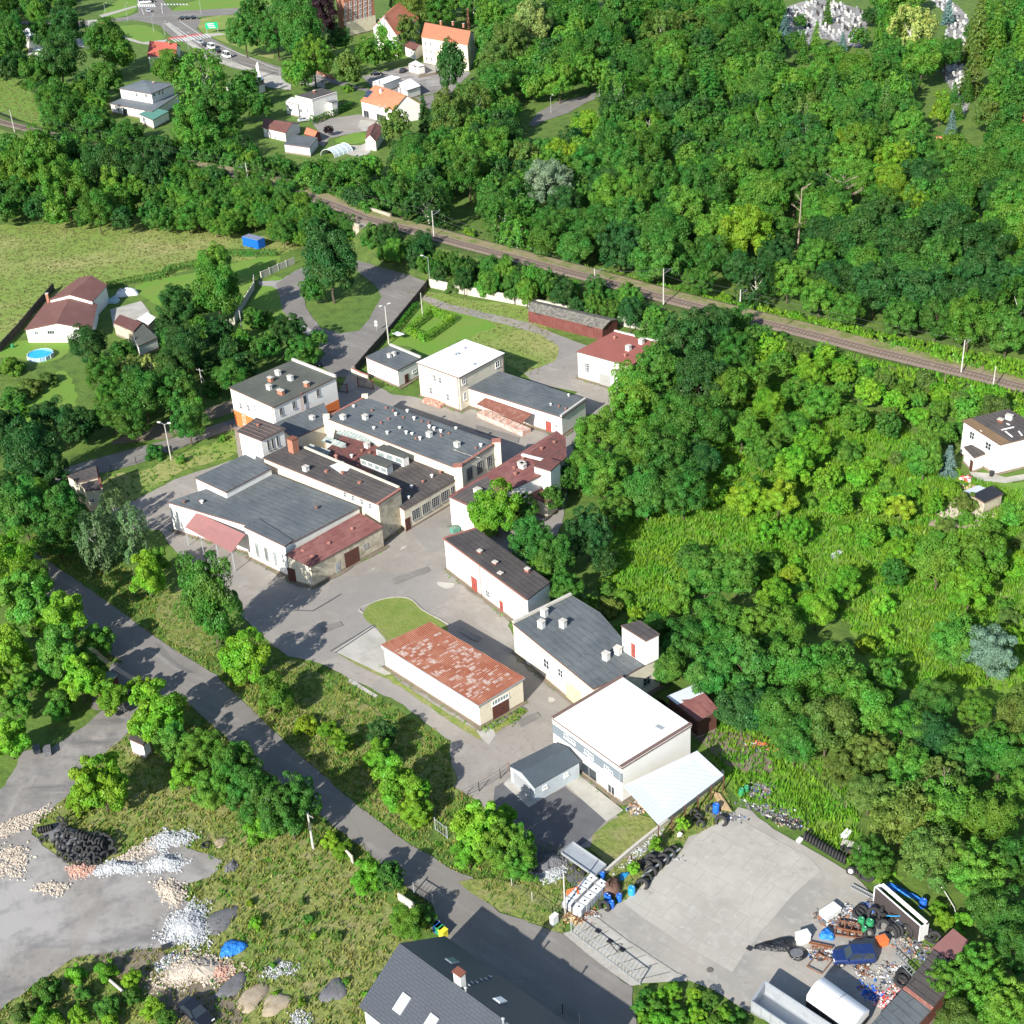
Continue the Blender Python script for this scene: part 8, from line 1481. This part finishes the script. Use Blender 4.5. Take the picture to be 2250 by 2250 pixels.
# ------------------------------------------------------------------ rubble: mounds and loose stones nobody could count
def rubble(label, c, x, y, rx, ry, h, m, n=260, s_=(.08,.28), seed=1, rz=0, mound=True, name='rubble'):
    p = G(c,x,y); r_ = random.Random(seed); b = MB(); N_ = 16; n = int(n*1.9); s_ = (s_[0]*.6, s_[1]*.62); ph = r_.uniform(0,6); og = lambda a: 1+.22*math.sin(2*a+ph)+.16*math.sin(3*a+ph*2)+.1*math.sin(7*a+ph)
    if mound:
        ring = [[p+og(k*6.283/N_)*Vector((f*rx*math.cos(k*6.283/N_)*math.cos(rz)-f*ry*math.sin(k*6.283/N_)*math.sin(rz), f*rx*math.cos(k*6.283/N_)*math.sin(rz)+f*ry*math.sin(k*6.283/N_)*math.cos(rz), 0))+Vector((0,0,h*z*r_.uniform(.85,1.1))) for k in range(N_)] for f, z in ((.95,0),(.6,.6),(.25,.95))]
        for r0, r1 in zip(ring, ring[1:]):
            for k in range(N_): b.face([r0[k], r0[(k+1)%N_], r1[(k+1)%N_], r1[k]])
        b.face(ring[-1])
    for _ in range(n):
        a = r_.uniform(0, 6.283); f0 = math.sqrt(r_.random())*(1.12 if r_.random() < .85 else 1.5); f = f0*og(a); u_, v_ = f*rx*math.cos(a), f*ry*math.sin(a); z = h*max(0, 1-f0*1.05) if mound else 0; q = p+Vector((u_*math.cos(rz)-v_*math.sin(rz), u_*math.sin(rz)+v_*math.cos(rz), z+.06)); e = r_.uniform(*s_)
        ax = Vector((r_.gauss(0,1), r_.gauss(0,1), r_.gauss(0,1))).normalized(); ay = ax.orthogonal().normalized(); b.box(q, (e*2, e*1.4, e*1.1), ax=(ax, ay, ax.cross(ay)))
    tag(b.build(name, m), label, kind='stuff')
rubble('white stone heap at the upper end of the gravel yard',12,1200,635,2.3,1.6,.5,'stone_white',350,seed=1); rubble('warm stones strewn between heaps',12,1010,700,2.6,1.0,.25,'stone_warm',260,seed=2,rz=.5,mound=False); rubble('white crushed stone heap',12,1165,800,1.8,1.6,.8,'stone_white',420,seed=3); rubble('bluish white gravel heap beside the tyres',12,820,835,2.4,1.2,.7,'stone_white',420,seed=4); rubble('pinkish brick rubble below the tyres',12,590,850,1.9,.9,.3,'stone_pink',240,seed=5)
rubble('warm stone ridge',12,1210,1000,2.6,1.0,.5,'stone_warm',320,seed=6,rz=-.9); rubble('large white stone heap on the field edge',12,1335,1240,2.1,3.4,.8,'stone_white',700,seed=7); rubble('large pinkish rubble heap near the dark car',12,1370,1560,3.0,2.4,.9,'stone_warm',800,seed=8); rubble('brick rubble beside the grey mound',12,1540,1560,1.4,1.2,.4,'stone_pink',200,seed=9)
rubble('flat pale slabs along the track edge',12,120,520,3.8,1.1,.05,'stone_warm',420,(.12,.32),10,.62,False); rubble('flat pale slabs at the left of the gravel yard',12,60,780,2.0,2.6,.05,'stone_warm',320,(.12,.34),11,.3,False); rubble('small patch of flat pale slabs',12,370,975,1.8,.9,.05,'stone_warm',110,(.14,.34),12,0,False); rubble('small patch of loose stones',12,1640,820,.5,.9,.3,'stone_dark',80,seed=13)
rubble('grey gravel heap beside the round tree',14,330,800,1.9,2.0,1.0,'stone_dark',420,seed=14); rubble('pale stones at the foot of the gravel heap',14,345,880,1.9,1.0,.4,'stone_white',320,seed=15); rubble('pale rubble of the fallen shed',7,1500,1850,3.0,2.4,.7,'stone_warm',420,seed=16,rz=.4); rubble('broken concrete beside the shed',14,1010,690,3.6,.5,.1,'stone_white',160,seed=17,rz=.85,mound=False)
rubble('pale stones in the weedy field',13,210,1550,1.4,1.2,.1,'stone_white',180,(.06,.2),18,0,False); rubble('pale stones near the field bottom',13,360,1900,1.2,.9,.1,'stone_white',120,(.06,.2),19,0,False); rubble('white stones scattered in the field debris',11,600,385,1.2,.5,.2,'stone_white',40,(.1,.3),20,.5,False)
for c, x, y, rx, ry, m_ in ((12,1640,1670,2.2,1.2,'stone_dark'),(12,1780,1760,2.2,1.3,'sand_pile'),(13,20,1720,1.6,1.1,'sand_pile'),(13,180,1790,1.8,1.4,'sand_pile'),(12,1560,650,1.0,.7,'sand_pile'),(12,1560,1200,2.4,1.6,'stone_dark'),(13,590,1700,1.8,1.4,'stone_dark')): blob('soil_mound','',c,x,y,rx,ry,.35,m_,None,.9,.15,int(x))
for nm, c, x, y, rx, ry, h_, mats_ in (('u',15,700,1150,1.3,.9,.7,('scrap_mix','metal_grey')),('v',15,900,1100,1.3,.8,.8,('scrap_mix','rubber')),('w',15,680,1240,1.8,.8,.4,('rust','scrap_mix')),('x',15,780,1560,.8,.6,.4,('scrap_mix','rust')),('y',14,600,1150,1.2,.5,.4,('scrap_mix','rust')),('z',14,1000,800,1.6,.5,.5,('scrap_mix','rubber')),('a',15,150,430,3.0,1.0,.5,('stone_dark','scrap_mix')),('b',15,250,500,1.8,.9,.5,('rubber','scrap_mix')),('c',15,1150,1410,1.7,1.3,.6,('scrap_mix','stone_dark')),('d',15,990,1590,1.5,1.6,.7,('scrap_mix','metal_grey')),('e',15,850,1715,1.1,.8,.6,('blue_plastic','scrap_mix')),('f',15,960,1770,1.1,1.0,.5,('toy_red','scrap_mix')),('g',15,540,1200,1.4,.8,.8,('scrap_mix','stone_dark')),('h',15,480,1445,1.1,.7,.4,('scrap_mix','rust')),('i',14,960,410,1.0,1.0,.7,('scrap_mix','wood_pale')),('j',14,1590,460,1.8,.7,.5,('stone_dark','scrap_mix')),('k',14,500,1180,1.2,.8,.5,('wood_pale','rust')),('l',12,1200,1500,1.0,1.4,.6,('metal_grey','scrap_mix')),('m',15,830,1120,.9,.6,.7,('scrap_mix','blue_plastic')),('n',14,1110,730,2.6,.6,.5,('stone_dark','metal_grey')),('o',14,1840,290,1.0,.9,.4,('scrap_mix','stone_dark')),('p',15,60,290,1.2,1.2,.4,('scrap_mix','stone_dark')),('q',7,1600,1690,2.2,.7,.4,('wood_pale','scrap_mix')),('r',15,1040,1700,.9,1.0,.4,('scrap_mix','toy_red')),('s',10,1820,1740,1.6,.8,.5,('scrap_mix','orange_paint')),('t',15,800,760,1.4,.7,.4,('toy_red','stone_warm'))):
    for k, m_ in enumerate(mats_): rubble('mixed scrap and plastic junk', c, x+k*8, y-k*6, rx, ry, h_, m_, 90 if k == 0 else 50, (.09,.3), hash(nm) % 97+k if False else ord(nm)+k*31, -.5, False, 'scrap_debris')
# timber, pipes and frames
b = MB()
for k in range(7): a_ = G(14,1500+k*9,285+k*3,.3+.06*(k%3)); c_ = G(14,1570+k*10,415+k*2,.5); b.bar(a_, c_, .2, .06)
tag(b.build('timber_planks', 'wood_pale'), 'pale timber planks propped at the end of the canopy', 'planks')
def frame(c, a_, b_, c_, label, m='rust', z=.4, n=4, t=.12):
    A_, B_, C_ = G(c,*a_,z), G(c,*b_,z), G(c,*c_,z); v = C_-B_; b = MB(); b.bar(A_, A_+v, t); b.bar(B_, C_, t)
    for k in range(n): b.bar(A_+v*k/(n-1), B_+v*k/(n-1), t)
    tag(b.build('chassis_frame', m), label, 'frame')
frame(15,(590,1300),(600,1255),(790,1280),'rusty vehicle chassis frame lying behind the blue car',n=5); frame(15,(610,1250),(625,1200),(770,1230),'second rusty chassis frame lying beyond the first one',n=4,z=.7); frame(15,(410,1360),(420,1350),(580,1385),'thin rusty bar frame beside the black liner',n=3); frame(15,(395,1525),(470,1430),(575,1480),'triangular rusty stand in front of the blue car',n=2,t=.09); frame(15,(1005,1450),(1030,1425),(1180,1580),'galvanised lattice girder leaning over the scrap','galvanised',.8,9,.07)
b = MB(); b.tube(G(14,1000,890,.5), G(14,1270,690,.5), .13, n=8); tag(b.build('steel_pipe','galvanised'), 'long grey pipe lying along the tyres beside the concrete', 'pipe')
b = MB(); b.tube(G(12,775,1620,.4), G(12,915,1740,.4), .17, n=8); tag(b.build('fallen_pole','pole_concrete'), 'fallen pale pole lying in the weeds at the corner of the yard', 'pole')
b = MB(); pp = [G(15,*q,.3) for q in ((1320,920),(1380,1010),(1440,1110),(1455,1180),(1450,1250),(1440,1290),(1445,1440))]
for a_, c_ in zip(pp, pp[1:]): b.tube(a_, c_, .05, n=5)
tag(b.build('hose','tank_white'), 'pale hose trailing over the vines to the red-roofed shed', 'hose')
b = MB(); pp = [G(15,*q,1.4) for q in ((960,1165),(1010,1170),(1070,1165),(1120,1145))]
for a_, c_ in zip(pp, pp[1:]): b.tube(a_, c_, .06, n=5)
tag(b.build('hose','blue_light'), 'blue hose looped over the truck body rim', 'hose')
b = MB(); b.bar(G(5,1020,580,1.0), G(5,1070,600,1.4), 1.6, .05); tag(b.build('white_canopy','tarp_white'), 'white sunshade sheet beside the square hedge', 'canopy')
q = G(5,896,575); root = empty('road_sign', q, 'pair of white round road signs on a post beside the drive', 'sign'); MB().bar(q, q+Vector((0,0,2.6)), .07).build('post','galvanised',root)
for z in (2.3, 1.6): MB().tube(q+Vector((-.05,-.06,z)), q+Vector((-.05,-.1,z)), .33, n=14).build('sign_face','frame_white',root)
for c, x, y, h_, w_, lab, m_ in ((0,1505,235,4.5,5.2,'large green direction sign on two posts at the junction','green_plastic'),):
    q = G(c,x,y); root = empty('road_sign', q, lab, 'sign')
    for s_ in (-1,1): MB().bar(q+Vector((s_*w_*.45,0,0)), q+Vector((s_*w_*.45,0,h_)), .14).build('post','galvanised',root)
    MB().box(q+Vector((0,-.12,h_-1.3)), (w_,.1,2.6)).build('sign_face', mat('sign_green', (.0,.38,.16), .5), root); b = MB()
    for k in range(3): b.box(q+Vector((-.4+k*.3,-.19,h_-.6-k*.75)), (w_*.55,.03,.28))
    b.build('sign_text','frame_white',root)
q = G(0,1840,555); b = MB(); root = empty('advert_flag', q, 'white feather flag beside the dark kiosk', 'flag'); MB().bar(q, q+Vector((0,0,6)), .08).build('pole','galvanised',root); b = MB()
pts_ = [(0,1.2),(1.0,1.6),(1.1,4.6),(.5,5.8),(0,6)]
for yy in (-.02,.02): b.face([q+Vector((-x_*.9,yy,z_)) for x_, z_ in pts_])
b.build('cloth','frame_white',root)
# ------------------------------------------------------------------ cemetery graves
g0 = None; k = 0; rn = random.Random(9)
ROWS = []
for P, where in ((CEM1,'the larger grave field'),(CEM2,'the long grave strip')):
    P = [p.xy for p in P]; xs = [p.x for p in P]; ys = [p.y for p in P]; y = min(ys)
    while y < max(ys):
        x = min(xs)
        while x < max(xs):
            xx, yy = x+rn.uniform(-.25,.25), y+rn.uniform(-.3,.3)
            if inpoly(xx, yy, P) and rn.random() < .88 and not any((xx-a)**2+(yy-b_)**2 < (c_*.5)**2 for a, b_, c_, d_ in TREES): ROWS.append((xx, yy, where))
            x += 2.1
        y += 3.4
rn.shuffle(ROWS)
stone = [mat('granite_white', (.36,.37,.38), .4), mat('granite_grey', (.2,.21,.23), .35), mat('granite_pale', (.5,.49,.46), .5), mat('granite_black', (.05,.05,.055), .25)]
gm = []
for i, m_ in enumerate(stone):
    b = MB(); b.box((0,0,.2), (.85,1.8,.34)); b.box((0,.85,.75), (.8,.18,1.0+.12*i)); b.box((0,-.3,.45), (.3,.3,.22)); b.box((0,0,.4), (.6,1.4,.08)); o = b.build('grave', m_); gm.append(o.data); bpy.data.objects.remove(o)
gn = ['white', 'grey', 'pale', 'black']
for x, y, where in ROWS[:295]:
    i = rn.choice((0,0,1,2,2,3)); o = bpy.data.objects.new('grave', gm[i]); COL.objects.link(o); o.location = (x, y, 0); o.rotation_euler = (0, 0, rn.uniform(-.06,.06)); tag(o, f'{gn[i]} stone grave with upright headstone in {where}', 'grave', f'graves of {where}')
# ------------------------------------------------------------------ washing out the small remaining kerbs: kerb stones round the grass island
b = MB(); P = smooth_poly([G(9,*q).xy for q in ((800,800),(860,730),(1000,690),(1130,700),(1220,780),(1400,900))], 4)[:20]
for p, q in zip(P, P[1:]): b.bar((p.x,p.y,.14), (q.x,q.y,.14), .16, .14)
tag(b.build('kerb', 'kerb'), kind='structure')
b = MB()
for c, pts in ((9,((565,1065),(870,880),(880,890),(600,1075))),(9,((300,775),(440,780),(560,710),(640,660)))): 
    Q_ = [G(c,*q,.16) for q in pts]
    for p, q in zip(Q_, Q_[1:]): b.bar(p, q, .22, .03)
tag(b.build('yard_patch', 'asphalt_dark'), kind='structure')
bpy.context.view_layer.update()
print('objects', len(bpy.data.objects))
